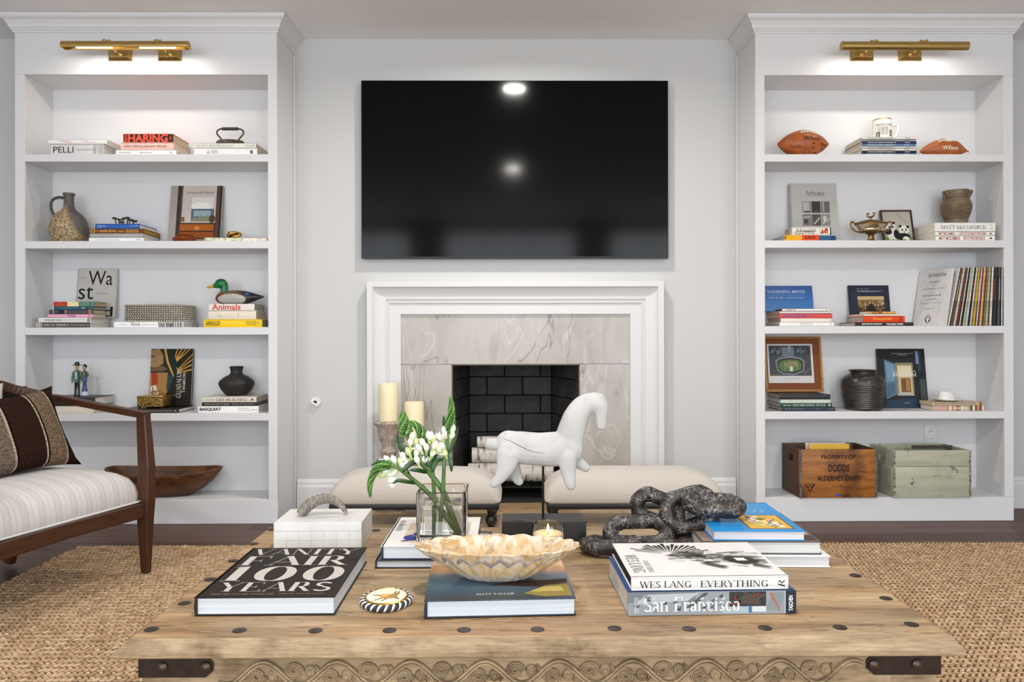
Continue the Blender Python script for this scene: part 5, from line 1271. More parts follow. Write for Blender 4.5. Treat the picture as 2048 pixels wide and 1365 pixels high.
# ---- bottom shelf: crates, outlet
z = SH[4] + E_
@matfn
def crate_wood(kind):
    m = NT('crate_boards'); v = m.coord('Object', (1.4, 10, 14)); n = m.noise(v, 3, 6, .65, .7); w = m.noise(m.coord('Object'), 14, 5, .7); st = m.noise(m.coord('Object', loc=(3, 1, 2)), 5, 4, .6)
    if kind == 'brown':
        c = m.ramp(n, [(.28, '#74410F'), (.55, '#A5672A'), (.78, '#B87B3B')]); c = m.mix(m.ramp(st, [(.47, 0.0), (.62, .9)]), c, '#4A2A10'); rg = .5
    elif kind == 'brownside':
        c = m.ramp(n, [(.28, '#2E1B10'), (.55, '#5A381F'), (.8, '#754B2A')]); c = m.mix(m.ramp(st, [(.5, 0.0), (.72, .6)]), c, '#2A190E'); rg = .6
    else:
        c = m.ramp(n, [(.3, '#A5A68F'), (.7, '#BCBBA6')]); c = m.mix(m.ramp(w, [(.64, 0.0), (.68, 1.0)]), c, '#4A4030'); c = m.mix(m.ramp(st, [(.56, 0.0), (.75, .6)]), c, '#6B6A52'); rg = .55
    m.set(Base_Color=c, Roughness=rg); m.bump(n, .25, .002); return m.m
def crate(label, x0, x1, y0, side, fr, boards):
    Yc0 = 3.985; Yc1 = 4.243; s = .30044 * Yc0 / F
    a, e = at(*Z7(x0, 1147), Yc0).x, at(*Z7(x1, 1147), Yc0).x; w = e - a; H = (1147 - y0) * s; d = Yc1 - Yc0; t_ = .012
    t = thing('crate', label, 'crate', ((a + e) / 2, (Yc0 + Yc1) / 2, z))
    zb = 0
    for k, q in enumerate(boards):
        z1 = zb + H * q
        MB().box(-w / 2, w / 2, -d / 2, -d / 2 + t_, zb + .0008, z1 - .0008, bev=.002).obj('board', crate_wood(fr), t)
        MB().box(-w / 2, w / 2, d / 2 - t_, d / 2, zb + .0008, z1 - .0008, bev=.002).obj('board', crate_wood(side), t)
        for sg in (-1, 1):
            x = sg * w / 2; xx = (x, x + t_) if sg < 0 else (x - t_, x)
            if z1 > H * .99 and sg < 0:      # hand hole in the end board
                hw, h0, h1 = .035, H * .62, H * .72
                yb0, yb1 = -d / 2 + t_, d / 2 - t_
                cb = MB()
                for (ya, yc, za, zc) in ((yb0, -hw, zb, z1), (hw, yb1, zb, z1), (-hw, hw, zb, max(zb, H * .70)), (-hw, hw, H * .84, z1)): cb.box(xx[0], xx[1], ya, yc, za + .0008, zc - .0008)
                cb.obj('board', crate_wood(side), t)
            else: MB().box(xx[0], xx[1], -d / 2 + t_, d / 2 - t_, zb + .0008, z1 - .0008, bev=.0015).obj('board', crate_wood(side), t)
        zb = z1
    MB().box(-w / 2 + t_, w / 2 - t_, -d / 2 + t_, d / 2 - t_, 0, .008).obj('bottom', crate_wood(side), t)
    return t, w, d, H, Face(t, (-w / 2, -d / 2 - .0002, 0), (w, 0, 0), (0, 0, H))
c1, w1, d1, H1, f1 = crate('brown wooden dairy crate stencilled with black lettering', 330, 848, 822, 'brownside', 'brown', [1.0])
for sg in (-1, 1):
    x = sg * w1 / 2
    MB().box(min(x, x - sg * .012), max(x, x - sg * .012), -d1 / 2 - .0014, -d1 / 2 - .0002, 0, H1, bev=.0005, seg=1).obj('corner_strap', ceramic('#6E6A64', '#3A2A1E', .5, 80), c1)
f1.text('PROPERTY OF', .28, .80, .72, .89, '#2B170A', 'bold'); f1.text('DODDS', .37, .54, .64, .69, '#2B170A', 'bold'); f1.text('ALDERNEY DAIRY', .23, .35, .78, .46, '#2B170A', 'bold'); f1.text('11-1951', .42, .22, .58, .27, '#3A2010')
f1.shapes('triangle_mark', [('#2B170A', [(.05, .29), (.205, .29), (.135, .13)]), ('#A5672A', [(.075, .275), (.18, .275), (.133, .165)])]); f1.text('W', .09, .195, .17, .265, '#2B170A', 'bold')
f1.shapes('blue_mark', [('#2450B0', [(.45, .045), (.475, .085), (.51, .085), (.53, .045)])])
c2, w2_, d2_, H2, f2 = crate('pale green painted wooden crate with chipped edges', 955, 1472, 830, 'green', 'green', [.655, .345])
for sg in (-1, 1):
    x = sg * w2_ / 2
    MB().box(min(x, x - sg * .011), max(x, x - sg * .011), -d2_ / 2 - .0016, -d2_ / 2 - .0002, 0, H2, bev=.0005, seg=1).obj('corner_strap', ceramic('#B9B8A8', '#4A3A2A', .5, 60, .5), c2)
def crate_records(ct, w, d, H, cols, nm):
    x = ct.location.x; y0 = ct.location.y
    for i, (col, lab, hh, xo) in enumerate(cols):
        o = MB().box(-.11, .11, -.002, .002, 0, hh).obj('record_sleeve', paint(col, .5), None, loc=(x + xo, y0 - d / 2 + .05 + i * .02, z + .0085), rot=(R(-5), 0, 0)); tag(o, lab, 'record', 'records kept in the crates')
crate_records(c1, w1, d1, H1, [('#E2B53A', 'yellow record sleeve peeking out of the brown crate', H1 + .012, -.02), ('#D9D4C8', 'white record sleeve behind the yellow one in the brown crate', H1 + .014, -.03), ('#5A3A22', 'brown record sleeve standing deeper in the brown crate', H1 + .004, .01)], '')
crate_records(c2, w2_, d2_, H2, [('#6B7A5A', 'green record sleeve standing inside the pale green crate', H2 - .01, .0), ('#3A332C', 'dark record sleeve standing inside the pale green crate', H2 + .006, .05)], '')
rc = MB(); rc.lathe([(0, 0), (.078, 0), (.08, .003), (.078, .006), (0, .006)], 40); o = rc.obj('enamel_plate', paint('#EDEBE6', .2), None, loc=(c2.location.x - .055, c2.location.y - .02, z + .0085 + .105), rot=(R(84), 0, 0)); 
MB().lathe([(0, .0062), (.066, .0064), (.066, .0068), (0, .0068)], 40, cap=False).obj('plate_centre', paint('#3A2A3E', .25), o); tag(o, 'white round plate with a dark purple centre in the green crate', 'plate')
ox = at(*Z7(1200, 735), YB)
t = thing('wall_outlet', 'white electrical outlet on the back panel behind the green crate', 'outlet', (ox.x, YB, ox.z))
MB().box(-.037, .037, -.006, 0, -.058, .058, bev=.002).obj('cover_plate', paint('#E2E2E0', .3), t)
for dz in (-.021, .021):
    q = MB().box(-.017, .017, -.008, -.006, dz - .014, dz + .014, bev=.0015).obj('receptacle', paint('#EDEDEB', .3), t)
    for (xx, h_) in ((-.007, .005), (.007, .004)): MB().box(xx - .0014, xx + .0014, -.0086, -.0079, dz - h_ + .003, dz + h_ + .003).obj('slot', paint('#222222', .5), q)
# ================================================================== fireplace wall
# ---- television
Yt = 4.252
a, e = at(722, 160.5, Yt), at(1337, 517, Yt)
tv = thing('television', 'large flat black television mounted on the wall above the mantel', 'television', ((a.x + e.x) / 2, WALL, e.z)); w, h = (e.x - a.x) / 2, a.z - e.z
d0 = Yt - WALL
MB().box(-w, w, d0 + .002, d0 + .03, 0, h, bev=.002).obj('casing', paint('#141414', .4), tv)
M_SCR = NT('black_screen'); _n = M_SCR.noise(M_SCR.coord('Object'), 300, 2)
M_SCR.set(Base_Color='#020202', Roughness=.10, Specular_IOR_Level=.16); M_SCR = M_SCR.m
MB().box(-w + .004, w - .004, d0, d0 + .002, .012, h - .004).obj('screen', M_SCR, tv)
MB().box(-w + .002, w - .002, d0 - .001, d0 + .002, .001, .011).obj('lower_bezel', paint('#1C1C1E', .25, .6), tv)
MB().box(-.3, .3, d0 + .03, -.001, h * .35, h * .7).obj('wall_mount', paint('#222222', .5), tv)

# ---- fireplace
fp = thing('fireplace', 'white moulded mantel with marble surround and black brick firebox', 'fireplace', (0, WALL, 0))
MZ = at(1030, 563, 4.24).z; HZ = .04
prof = [(0, 0), (0, .072), (.030, .072), (.034, .066), (.036, .060), (.046, .052), (.064, .044), (.086, .040), (.100, .039), (.102, .032), (.110, .030), (.113, .036), (.120, .036), (.123, .028), (.130, .027), (.184, .027), (.184, 0)]
rings = []
for (xx, zz, sx, sz) in ((MX0, HZ, 1, 0), (MX0, MZ, 1, -1), (MX1, MZ, -1, -1), (MX1, HZ, -1, 0)):
    rings.append([(xx + sx * i_, -o_, zz + sz * i_) for i_, o_ in prof])
b = MB(); b.loft(rings, smooth=False); b.obj('mantel', M_TRIM, fp)
@matfn
def marble(seed):
    m = NT('veined_marble'); v = m.coord('Object', (1, 1, 1), (0, 0, 0), (seed * 3.1, seed, seed * 1.7))
    rot = m.add('ShaderNodeMapping'); rot.inputs['Rotation'].default_value = (0, R(38), 0); rot.inputs['Scale'].default_value = (2.2, 1, .8); m.l.new(v, rot.inputs[0])
    d = m.noise(rot.outputs[0], 2.2, 6, .6, .8)
    base = m.ramp(d, [(.3, '#A59F98'), (.55, '#B8B3AD'), (.75, '#9F9992')])
    n2 = m.noise(rot.outputs[0], 2.3, 2, .5, .9)
    wv = m.ramp(n2, [(.488, 0.0), (.5, .8), (.512, 0.0)])
    c = m.mix(m.mix(.55, 0.0, wv), base, '#D6D3CE')
    n3 = m.noise(rot.outputs[0], 1.1, 4, .55, .7)
    dk = m.ramp(n3, [(.494, 0.0), (.5, 1.0), (.506, 0.0)])
    c = m.mix(m.mix(.6, 0.0, dk), c, '#625C56')
    m.set(Base_Color=c, Roughness=.2, Specular_IOR_Level=.3); return m.m
Ym = WALL - .014
mx0, mx1 = at(799, 700, Ym).x, at(1263, 700, Ym).x; ox0, ox1 = at(903, 800, Ym).x, at(1160, 800, Ym).x; mz, oz = at(1030, 625, Ym).z, at(1030, 729, Ym).z
for i, (x0, x1, z0, z1) in enumerate(((mx0 - .01, mx1 + .01, oz + .0008, mz + .01), (mx0 - .01, ox0, HZ, oz - .0008), (ox1, mx1 + .01, HZ, oz - .0008))):
    MB().box(x0, x1, -.014, -.001, z0, z1, bev=.0012, seg=1).obj('marble_panel', marble(i + 1), fp)
b = MB()
for (x0, x1, z0, z1) in ((ox0 - .001, ox0 + .006, HZ, oz), (ox1 - .006, ox1 + .001, HZ, oz), (ox0, ox1, oz - .006, oz + .001)): b.box(x0, x1, -.011, .11, z0, z1)
b.obj('opening_edge', paint('#6E655A', .5), fp)
fb = MB(); YBk = .44; bx0, bx1 = -.262, .262; ZT = .92
SHELL = [(ox0 + .004, .0, bx0, YBk), (ox1 - .004, .0, bx1, YBk)]
fb.box(bx0 - .15, bx1 + .15, YBk + .05, YBk + .08, 0, ZT + .03); fb.box(-.45, .45, .0, YBk + .06, ZT, ZT + .03)  # unseen shell behind the bricks, added to close a light leak
for sg, (x0, y0, x1, y1) in ((-1, SHELL[0]), (1, SHELL[1])):
    fb.prism([(x0 + sg * .05, y0), (x0 + sg * .08, y0), (x1 + sg * .08, y1 + .06), (x1 + sg * .05, y1 + .06)], 0, ZT)
fbo = fb.obj('firebox', paint('#0E0E0E', .9), fp)
@matfn
def soot(k):
    m = NT('sooty_brick'); v = m.coord('Object'); n = m.noise(v, 12, 5, .65)
    m.set(Base_Color=m.ramp(n, [(.3, ['#232324', '#29292A', '#1E1E1F'][k]), (.7, ['#39393A', '#404041', '#333334'][k])]), Roughness=.75); m.bump(n, .4, .003); return m.m
BH = .1165; BL = .226; rnd = random.Random(9)
def brick_wall(p0, p1, inward, start, rows=8):
    L = math.hypot(p1[0] - p0[0], p1[1] - p0[1]); ux, uy = (p1[0] - p0[0]) / L, (p1[1] - p0[1]) / L
    ang = math.atan2(uy, ux)
    for r_ in range(rows):
        x = -BL * (.5 if (r_ + start) % 2 else 0)
        while x < L - .004:
            a_, c_ = max(0, x), min(L, x + BL)
            if c_ - a_ > .03:
                me = MB().box(.0025, c_ - a_ - .0025, -.0, .05 * (1 if inward > 0 else 1), .0025, BH - .0025, bev=.003, seg=1).mesh('brick', soot(rnd.randrange(3)))
                link('brick', me, fbo, (p0[0] + ux * a_, p0[1] + uy * a_ + rnd.uniform(0, .003), HZ + r_ * BH), (0, 0, ang))
            x += BL
brick_wall((bx0, YBk), (bx1, YBk), 1, 0)
brick_wall((SHELL[0][0], .012), (bx0, YBk), 1, 1)
brick_wall((bx1, YBk), (SHELL[1][0], .012), 1, 1)
MB().box(-.45, .45, .0, YBk + .06, 0, HZ).obj('firebox_floor', soot(2), fp)
# ---- hearth slab
@matfn
def hearth_stone():
    m = NT('hearth_stone'); v = m.coord('Object', (2, 5, 1)); n = m.noise(v, 2.4, 6, .6, 1.4)
    m.set(Base_Color=m.ramp(n, [(.3, '#B08A5C'), (.5, '#D2B48C'), (.7, '#C6A278')]), Roughness=.25); return m.m
tag(MB().box(-.97, 1.10, 3.62, WALL - .0005, .0005, HZ, bev=.004).obj('hearth_slab', hearth_stone()), 'low tan stone hearth slab in front of the fireplace', 'hearth')
# ---- grate and birch logs
gr = thing('fire_grate', 'black iron fire grate under the birch logs', 'grate', (0, 4.50, HZ))
IRON = paint('#121212', .5, .6)
for yy in (-.11, .09): MB().tube([(-.24, yy, .07), (.24, yy, .07)], .008, 8).obj('rail', IRON, gr)
for k in range(6):
    x = -.2 + .08 * k; MB().tube(smoothpts([(x, -.13, .115), (x, -.12, .085), (x, 0, .084), (x, .1, .085), (x, .11, .11)], 4), .007, 8).obj('bar', IRON, gr)
for x in (-.2, .2):
    for yy in (-.11, .09): MB().tube([(x, yy, 0), (x, yy, .07)], .008, 8).obj('leg', IRON, gr)
@matfn
def birch():
    m = NT('birch_bark'); v = m.coord('Object', (4, 22, 22)); n = m.noise(v, 2, 5, .7); w = m.noise(m.coord('Object', (40, 7, 7)), 1.6, 4, .6)
    c = m.ramp(n, [(.3, '#BDB5AA'), (.7, '#DAD5CD')]); c = m.mix(m.ramp(w, [(.56, 0.0), (.66, .9)]), c, '#4A4038')
    m.set(Base_Color=c, Roughness=.8); m.bump(w, .6, .004); return m.m
zl = HZ + .096
for i, (xc, yc, zc, L, r, lab) in enumerate(((.0, 4.44, zl + .052, .25, .052, 'front birch log lying low on the grate'), (.02, 4.55, zl + .055, .24, .054, 'rear birch log lying low on the grate'), (-.01, 4.495, zl + .145, .22, .047, 'birch log resting across the two lower logs'), (-.03, 4.50, zl + .226, .17, .033, 'thinnest birch log on top of the pile'))):
    t = thing('birch_log', lab, 'log', (xc, yc, zc), R(-3 + 2 * i), 'birch logs in the fireplace')
    b = MB(); n = 18; rr = random.Random(i)
    rings = [[(x * L, r * (1 + .05 * math.sin(3 * k + x * 4)) * math.cos(2 * math.pi * k / n), r * (1 + .05 * math.cos(2 * k + x * 3)) * math.sin(2 * math.pi * k / n)) for k in range(n)] for x in (-1, -.6, -.2, .2, .6, 1)]
    b.loft(rings, cap=False); b.obj('bark', birch(), t)
    for q in (0, 5): b = MB(); b.add([(p[0] * .9995, p[1], p[2]) for p in rings[q]], [tuple(range(n))]); b.obj('cut_end', wood('#A98A60', '#CDB48C', 6), t)
# ---- candlesticks with pillar candles
@matfn
def limed():
    m = NT('weathered_limed_wood'); v = m.coord('Object', (1, 1, .6)); n = m.noise(v, 16, 6, .7, .8); w = m.noise(v, 70, 3)
    m.set(Base_Color=m.mix(.35, m.ramp(n, [(.3, '#7E6E60'), (.5, '#A8988A'), (.7, '#C9BFB4')]), m.ramp(w, [(.4, '#6E5E50'), (.6, '#BDB2A6')])), Roughness=.8); m.bump(n, .5, .004); return m.m
def wax(hexc='#EADBB0'):
    m = NT('candle_wax'); n = m.noise(m.coord('Object'), 30, 3)
    m.set(Base_Color=m.mix(n, hexc, '#F0E4C2'), Roughness=.45, Subsurface_Weight=.25, Subsurface_Scale=.02); m.b.inputs['Subsurface Radius'].default_value = (1, .7, .4); return m.m
WAX = wax()
def candlestick(lab1, lab2, px, ytop, yc, Y, k, rc):
    p = at(px, ytop, Y); H = p.z - HZ
    t = thing('candlestick', lab1, 'candlestick', (p.x, Y, HZ), 0, 'candlesticks on the hearth')
    base = [(0, 0), (.070, 0), (.072, .006), (.072, .016), (.064, .020), (.060, .030), (.046, .038), (.036, .055), (.030, .085)]
    q = H - .20
    mid = [(.030, q * .75), (.040, q - .02), (.034, q + .0), (.046, q + .022), (.048, q + .034), (.040, q + .044), (.034, q + .056), (.036, q + .068), (.052, q + .10), (.060, q + .135), (.062, q + .155), (.066, q + .168), (.080, q + .182), (.081, q + .190), (.074, q + .197), (.060, q + .2), (0, q + .2)]
    b = MB(); b.lathe([(r * k, z_) for r, z_ in base + mid], 36); b.obj('stem', limed(), t)
    zt = at(px, yc, Y).z
    c = thing('pillar_candle', lab2, 'candle', (p.x, Y, p.z + .0005), 0, 'pillar candles')
    hh = zt - p.z
    MB().lathe([(0, 0), (rc, 0), (rc, hh - .006), (rc - .004, hh), (rc - .012, hh - .002), (rc * .5, hh - .008), (0, hh - .009)], 36).obj('wax', WAX, c)
    MB().tube([(0, 0, hh - .01), (.001, 0, hh + .002)], .0012, 6).obj('wick', paint('#2A2420', .8), c)
candlestick('taller weathered turned wooden candlestick on the hearth', 'tall cream pillar candle on the taller candlestick', 777, 842, 767, 4.135, 1.0, .052)
candlestick('shorter weathered turned wooden candlestick on the hearth', 'cream pillar candle on the shorter candlestick', 828.5, 884, 804.5, 4.10, .9, .0525)
# ---- upholstered benches
LIN = fabric('#BFB7AD', '#D0CAC1')
def bench(label, px0, px1):
    Y0, Y1 = 3.70, 4.0
    x0, x1 = at(px0, 1000, Y0).x, at(px1, 1000, Y0).x
    t = thing('bench', label, 'bench', ((x0 + x1) / 2, (Y0 + Y1) / 2, HZ), 0, 'upholstered benches'); w, d = (x1 - x0) / 2, (Y1 - Y0) / 2
    def rr(ix, iy, z, n=8, c=.05):
        out = []; W_, D_ = w - ix, d - iy; c = min(c, D_ * .9)
        for (cx, cy, a0) in ((W_ - c, D_ - c, 0), (-W_ + c, D_ - c, 90), (-W_ + c, -D_ + c, 180), (W_ - c, -D_ + c, 270)):
            for k in range(n + 1): an = R(a0 + 90 * k / n); out.append((cx + c * math.cos(an), cy + c * math.sin(an), z))
        return out
    b = MB()
    b.loft([rr(.016, .012, .125, c=.02), rr(.003, .004, .135, c=.03), rr(0, 0, .150), rr(.006, .002, .178), rr(.028, .010, .212), rr(.058, .026, .240), rr(.098, .048, .262), rr(.15, .08, .276), rr(.21, .11, .283), rr(.30, .135, .286)])
    b.obj('cushion', LIN, t)
    MB().box(-w + .012, w - .012, -d + .006, d - .006, .097, .125, bev=.003).obj('frame', paint('#17171A', .4), t)
    prof = [(0, 0), (.018, 0), (.020, .004), (.015, .010), (.022, .018), (.029, .032), (.030, .044), (.024, .058), (.014, .066), (.020, .072), (.014, .080), (.022, .090), (.024, .097)]
    for sx in (-1, 1):
        for sy in (-1, 1): MB().lathe(prof, 20, c=(sx * (w - .052), sy * (d - .036), 0)).obj('leg', paint('#141416', .3), t)
    return t
bench('low black-footed bench with beige cushion in front of the candlesticks', 652, 1003)
bench('low black-footed bench with beige cushion on the side without candlesticks', 1089, 1452)
# ---- cable outlet on the wall
p = at(632, 805, WALL)
t = thing('cable_outlet', 'small white bent cable plate with dark socket on bare wall', 'outlet', (p.x, WALL, p.z))
MB().lathe([(0, 0), (.03, 0), (.03, .003), (.022, .005), (0, .005)], 24, M=Matrix.Rotation(R(90), 4, 'X')).obj('plate', paint('#D9D8D5', .4), t)
MB().box(-.026, .026, -.022, -.017, -.017, .017, M=Matrix.Rotation(R(32), 4, 'Y'), bev=.003).obj('bracket', paint('#E6E5E2', .35), t)
MB().box(-.012, .012, -.017, -.005, -.01, .01).obj('stem', paint('#B9B8B5', .4), t)
b = MB(); b.box(-.009, .010, -.0232, -.0218, -.002, .011, M=Matrix.Rotation(R(20), 4, 'Y')); b.obj('socket', paint('#1A1A1A', .5), t)
# ================================================================== jute rug
RZ = .0168
rug = thing('rug', 'large braided natural jute rug under the carved coffee table', 'rug', (.35, 2.3, .0005))
RX0, RX1, RY0, RY1 = -2.04, 2.85, 1.0, 3.545
@matfn
def jute(k):
    m = NT('jute_fibre')
    g = m.add('ShaderNodeNewGeometry'); v = m.coord('Object'); n = m.noise(v, 7, 4, .6); f = m.noise(v, 420, 3, .6)
    c = m.ramp(g.outputs['Random Per Island'], [(0, '#8A6C4C'), (.22, '#B08C66'), (.6, '#C4A280'), (.9, '#D9BD9C'), (1, '#6E5238')])
    c = m.mix(.3, c, m.ramp(n, [(.35, '#A08060'), (.65, '#CDB08C')])); c = m.mix(.2, c, m.ramp(f, [(.3, '#5E4630'), (.7, '#E2CAA8')]))
    m.set(Base_Color=c, Roughness=.95, Specular_IOR_Level=.1); m.bump(f, .4, .002); return m.m
MB().box(RX0 - .35, RX1 - .35, -.9 - 2.3, 1.25 - 2.3, 0.0, .0125).obj('light_bounce_slab', fabric('#B4946E', '#CBAE88', 300), rug)  # unseen rug extension added to bounce window light up to the ceiling
MB().box(RX0 - .35, RX1 - .35, 1.25 - 2.3, RY1 - 2.3, 0, .006).obj('backing', paint('#5E452C', .95), rug)
# braid stitches: leaning lozenges in two directions per row
def stitches():
    rs = np.random.RandomState(4)
    pitch, row = .0190, .0160
    seg, rg = 5, 4
    th = np.linspace(0, 2 * np.pi, seg, endpoint=False); base = [(0, 0, -1.0)]
    for i in range(1, rg):
        p = np.pi * i / rg
        for t_ in th: base.append((np.sin(p) * np.cos(t_), np.sin(p) * np.sin(t_), -np.cos(p)))
    base.append((0, 0, 1.0)); base = np.array(base); nb = len(base); L = nb - 1
    f = []
    for k in range(seg):
        f.append((0, 1 + (k + 1) % seg, 1 + k)); f.append((L, L - seg + k, L - seg + (k + 1) % seg))
    quads = []
    for i in range(rg - 2):
        for k in range(seg):
            a_ = 1 + i * seg + k; b_ = 1 + i * seg + (k + 1) % seg
            f.append((a_, b_, b_ + seg)); f.append((a_, b_ + seg, a_ + seg))
    f = np.array(f)
    ny = int((RY1 - RY0) / row); nx = int((RX1 - RX0) / pitch)
    X_, Y_ = np.meshgrid(np.arange(nx), np.arange(ny)); X_ = X_.ravel(); Y_ = Y_.ravel()
    px = RX0 + (X_ + .5 + ((Y_ // 2) * .37) % 1.0) * pitch; py = RY0 + (Y_ + .5) * row + np.where(Y_ % 2 == 0, .0013, -.0013)
    keep = (px < RX1 - .005) & (py > 1.25)
    X_, Y_, px, py = X_[keep], Y_[keep], px[keep], py[keep]
    n = len(px); ang = np.where(Y_ % 2 == 0, .62, -.50) + rs.normal(0, .10, n)
    hl = pitch * (.66 + rs.normal(0, .06, n)); rw = row * (.36 + rs.normal(0, .04, n)); rh = .0066 + rs.normal(0, .0009, n)
    # long axis in plane
    ca, sa = np.cos(ang), np.sin(ang)
    lx = base[None, :, 2] * hl[:, None]; ly = base[None, :, 0] * rw[:, None]; lz = base[None, :, 1] * rh[:, None]
    V = np.stack([px[:, None] + lx * ca[:, None] - ly * sa[:, None] - .35, py[:, None] + lx * sa[:, None] + ly * ca[:, None] - 2.3, .0076 + rs.normal(0, .0007, n)[:, None] + lz + .25 * lx * 0], -1).reshape(-1, 3)
    Fc = (f[None] + (np.arange(n) * nb)[:, None, None]).reshape(-1, 3)
    me = bpy.data.meshes.new('braid')
    me.vertices.add(len(V)); me.vertices.foreach_set('co', V.astype(np.float32).ravel())
    me.loops.add(Fc.size); me.loops.foreach_set('vertex_index', Fc.astype(np.int32).ravel())
    me.polygons.add(len(Fc)); me.polygons.foreach_set('loop_start', np.arange(0, Fc.size, 3, dtype=np.int32))
    me.polygons.foreach_set('use_smooth', np.ones(len(Fc), dtype=bool))
    me.update(calc_edges=True); me.materials.append(jute(0))
    return me
stuff(link('braid', stitches(), rug))

# ================================================================== carved coffee table
TZ = .433
P0, P1, P2 = atz(258, 1277, TZ), atz(1902, 1271, TZ), atz(524.6, 1056, TZ)
ux = (P1 - P0).normalized(); uy = Vector((-ux.y, ux.x, 0)); TW = (P1 - P0).length; TD = (P2 - P0).dot(uy)
TC = P0 + ux * TW / 2 + uy * TD / 2; TA = math.atan2(ux.y, ux.x)
tb = thing('coffee_table', 'weathered carved wooden coffee table with iron straps and nails', 'coffee table', (TC.x, TC.y, RZ), TA)
hw, hd = TW / 2, TD / 2; TT = TZ - RZ          # local height of the top
@matfn
def mango(k):
    m = NT('weathered_mango_wood'); v = m.coord('Object', (1.1, 7, 9), (0, 0, 0), (k * 1.7, k * .6, 0))
    n = m.noise(v, 2.0, 7, .62, .9); big = m.noise(m.coord('Object', (1, 2.2, 2), loc=(k * 2.3, 0, k)), 2.6, 4, .6, .6); fine = m.noise(m.coord('Object', (6, 90, 90)), 3, 4)
    cr_ = m.noise(m.coord('Object', (1.2, 14, 14), loc=(k * 4.0, 1, 0)), 2.4, 3, .5, .4)
    c = m.ramp(n, [(.25, '#5E4733'), (.44, '#937452'), (.72, '#BDA27C')])
    c = m.mix(m.ramp(big, [(.44, 0.0), (.62, .85)]), c, m.ramp(n, [(.28, '#5C4C3A'), (.7, '#B3A184')]))
    c = m.mix(.22, c, m.ramp(fine, [(.35, '#6A4E30'), (.65, '#D2B48A')]))
    c = m.mix(m.ramp(cr_, [(.486, 0.0), (.497, .85), (.508, 0.0)]), c, '#54391F')
    m.set(Base_Color=c, Roughness=.58, Specular_IOR_Level=.35); m.bump(m.mix(.5, n, fine), .25, .003); return m.m
@matfn
def mango_grey(k):
    m = NT('greyed_carved_wood'); v = m.coord('Object', (1.4, 8, 8), (0, 0, 0), (k, k, 0)); n = m.noise(v, 2.6, 7, .65, .8); st = m.noise(m.coord('Object', (1, 1, 1), loc=(k * 2.0, 0, 0)), 9, 5, .65); fine = m.noise(m.coord('Object', (7, 80, 80)), 3, 4)
    c = m.ramp(n, [(.28, '#75624C'), (.55, '#9C876C'), (.75, '#B9A688')]); c = m.mix(m.ramp(st, [(.5, 0.0), (.68, .8)]), c, '#54412F'); c = m.mix(.2, c, m.ramp(fine, [(.35, '#5E4C34'), (.65, '#C4B28C')]))
    m.set(Base_Color=c, Roughness=.75, Specular_IOR_Level=.25); m.bump(m.mix(.5, n, fine), .35, .003); return m.m
nb = 6; bw = 2 * hd / nb; th_ = .034
for i in range(nb):
    y0, y1 = -hd + bw * i, -hd + bw * (i + 1); g = .0019
    MB().box(-hw, hw, y0 + (g if i else 0), y1 - (g if i < nb - 1 else 0), TT - th_, TT + .0004 * math.sin(i * 2.3), bev=.0016, seg=1).obj('tabletop_board', mango(i), tb)
# moulded edge running round the top
prof = [(0, TT - .0005), (.003, TT - .002), (.0055, TT - .008), (.009, TT - .013), (.0145, TT - .017), (.0165, TT - .022), (.0165, TT - .031), (.012, TT - .034), (0, TT - .034)]
cor = ((-1, -1), (1, -1), (1, 1), (-1, 1))
for k in range(4):
    rings = []
    for (sx, sy) in (cor[k], cor[(k + 1) % 4]): rings.append([(sx * (hw + .0003 + o_), sy * (hd + .0003 + o_), z_) for o_, z_ in prof])
    b = MB(); b.loft(rings, smooth=False); b.obj('edge_moulding', mango_grey(10 + k), tb)
# darker patched-in block and iron nail heads
def tl(px, py): q = atz(px, py, TZ) - TC; return (q.dot(ux), q.dot(uy))
NAIL = MB().lathe([(.0135, -.001), (.0135, .0006), (.011, .0016), (.006, .0010), (.004, .0018), (0, .0016)], 14).mesh('nail', ceramic('#33241A', '#17100C', .45, 300))
for (px, py) in ((303, 1260), (479, 1262), (631, 1262.6), (779, 1262), (928, 1261), (1075, 1260), (1229, 1258), (1378, 1259), (1530, 1257), (1680, 1256), (1823, 1250), (369, 1208), (421, 1160), (467, 1123), (506, 1089), (543, 1060), (1711, 1152), (1772, 1198), (752, 1061.5)):
    q = tl(px, py); link('nail', NAIL, tb, (max(-hw + .014, min(hw - .014, q[0])), min(hd - .014, q[1]), TT + .0002))
q0, q1 = tl(1140, 1128), tl(1178, 1115)
MB().box(q0[0], q1[0], q0[1], q1[1], TT - .003, TT + .0004).obj('patch', mango(9), tb)
# aprons, posts, straps
ay = -hd + .030; ax = hw - .008; AH = .105; AZ1 = TT - th_
for sg in (-1, 1):
    MB().box(-ax + .09, ax - .09, sg * (hd - .030) if sg < 0 else hd - .052, sg * (hd - .052) if sg < 0 else hd - .030, AZ1 - AH, AZ1).obj('apron', mango_grey(sg + 2), tb)
    MB().box(sg * ax if sg < 0 else ax - .024, sg * (ax - .024) if sg < 0 else ax, -hd + .1, hd - .1, AZ1 - AH, AZ1).obj('apron', mango_grey(sg + 4), tb)
for sx in (-1, 1):
    for sy in (-1, 1):
        x0, x1 = sorted((sx * ax, sx * (ax - .09))); y0, y1 = sorted((sy * (hd - .030), sy * (hd - .12)))
        MB().box(x0, x1, y0, y1, 0.0005, AZ1, bev=.003).obj('leg', mango_grey(5), tb)
zs0, zs1 = AZ1 - .052, AZ1 - .012
pz0 = .995 - RZ
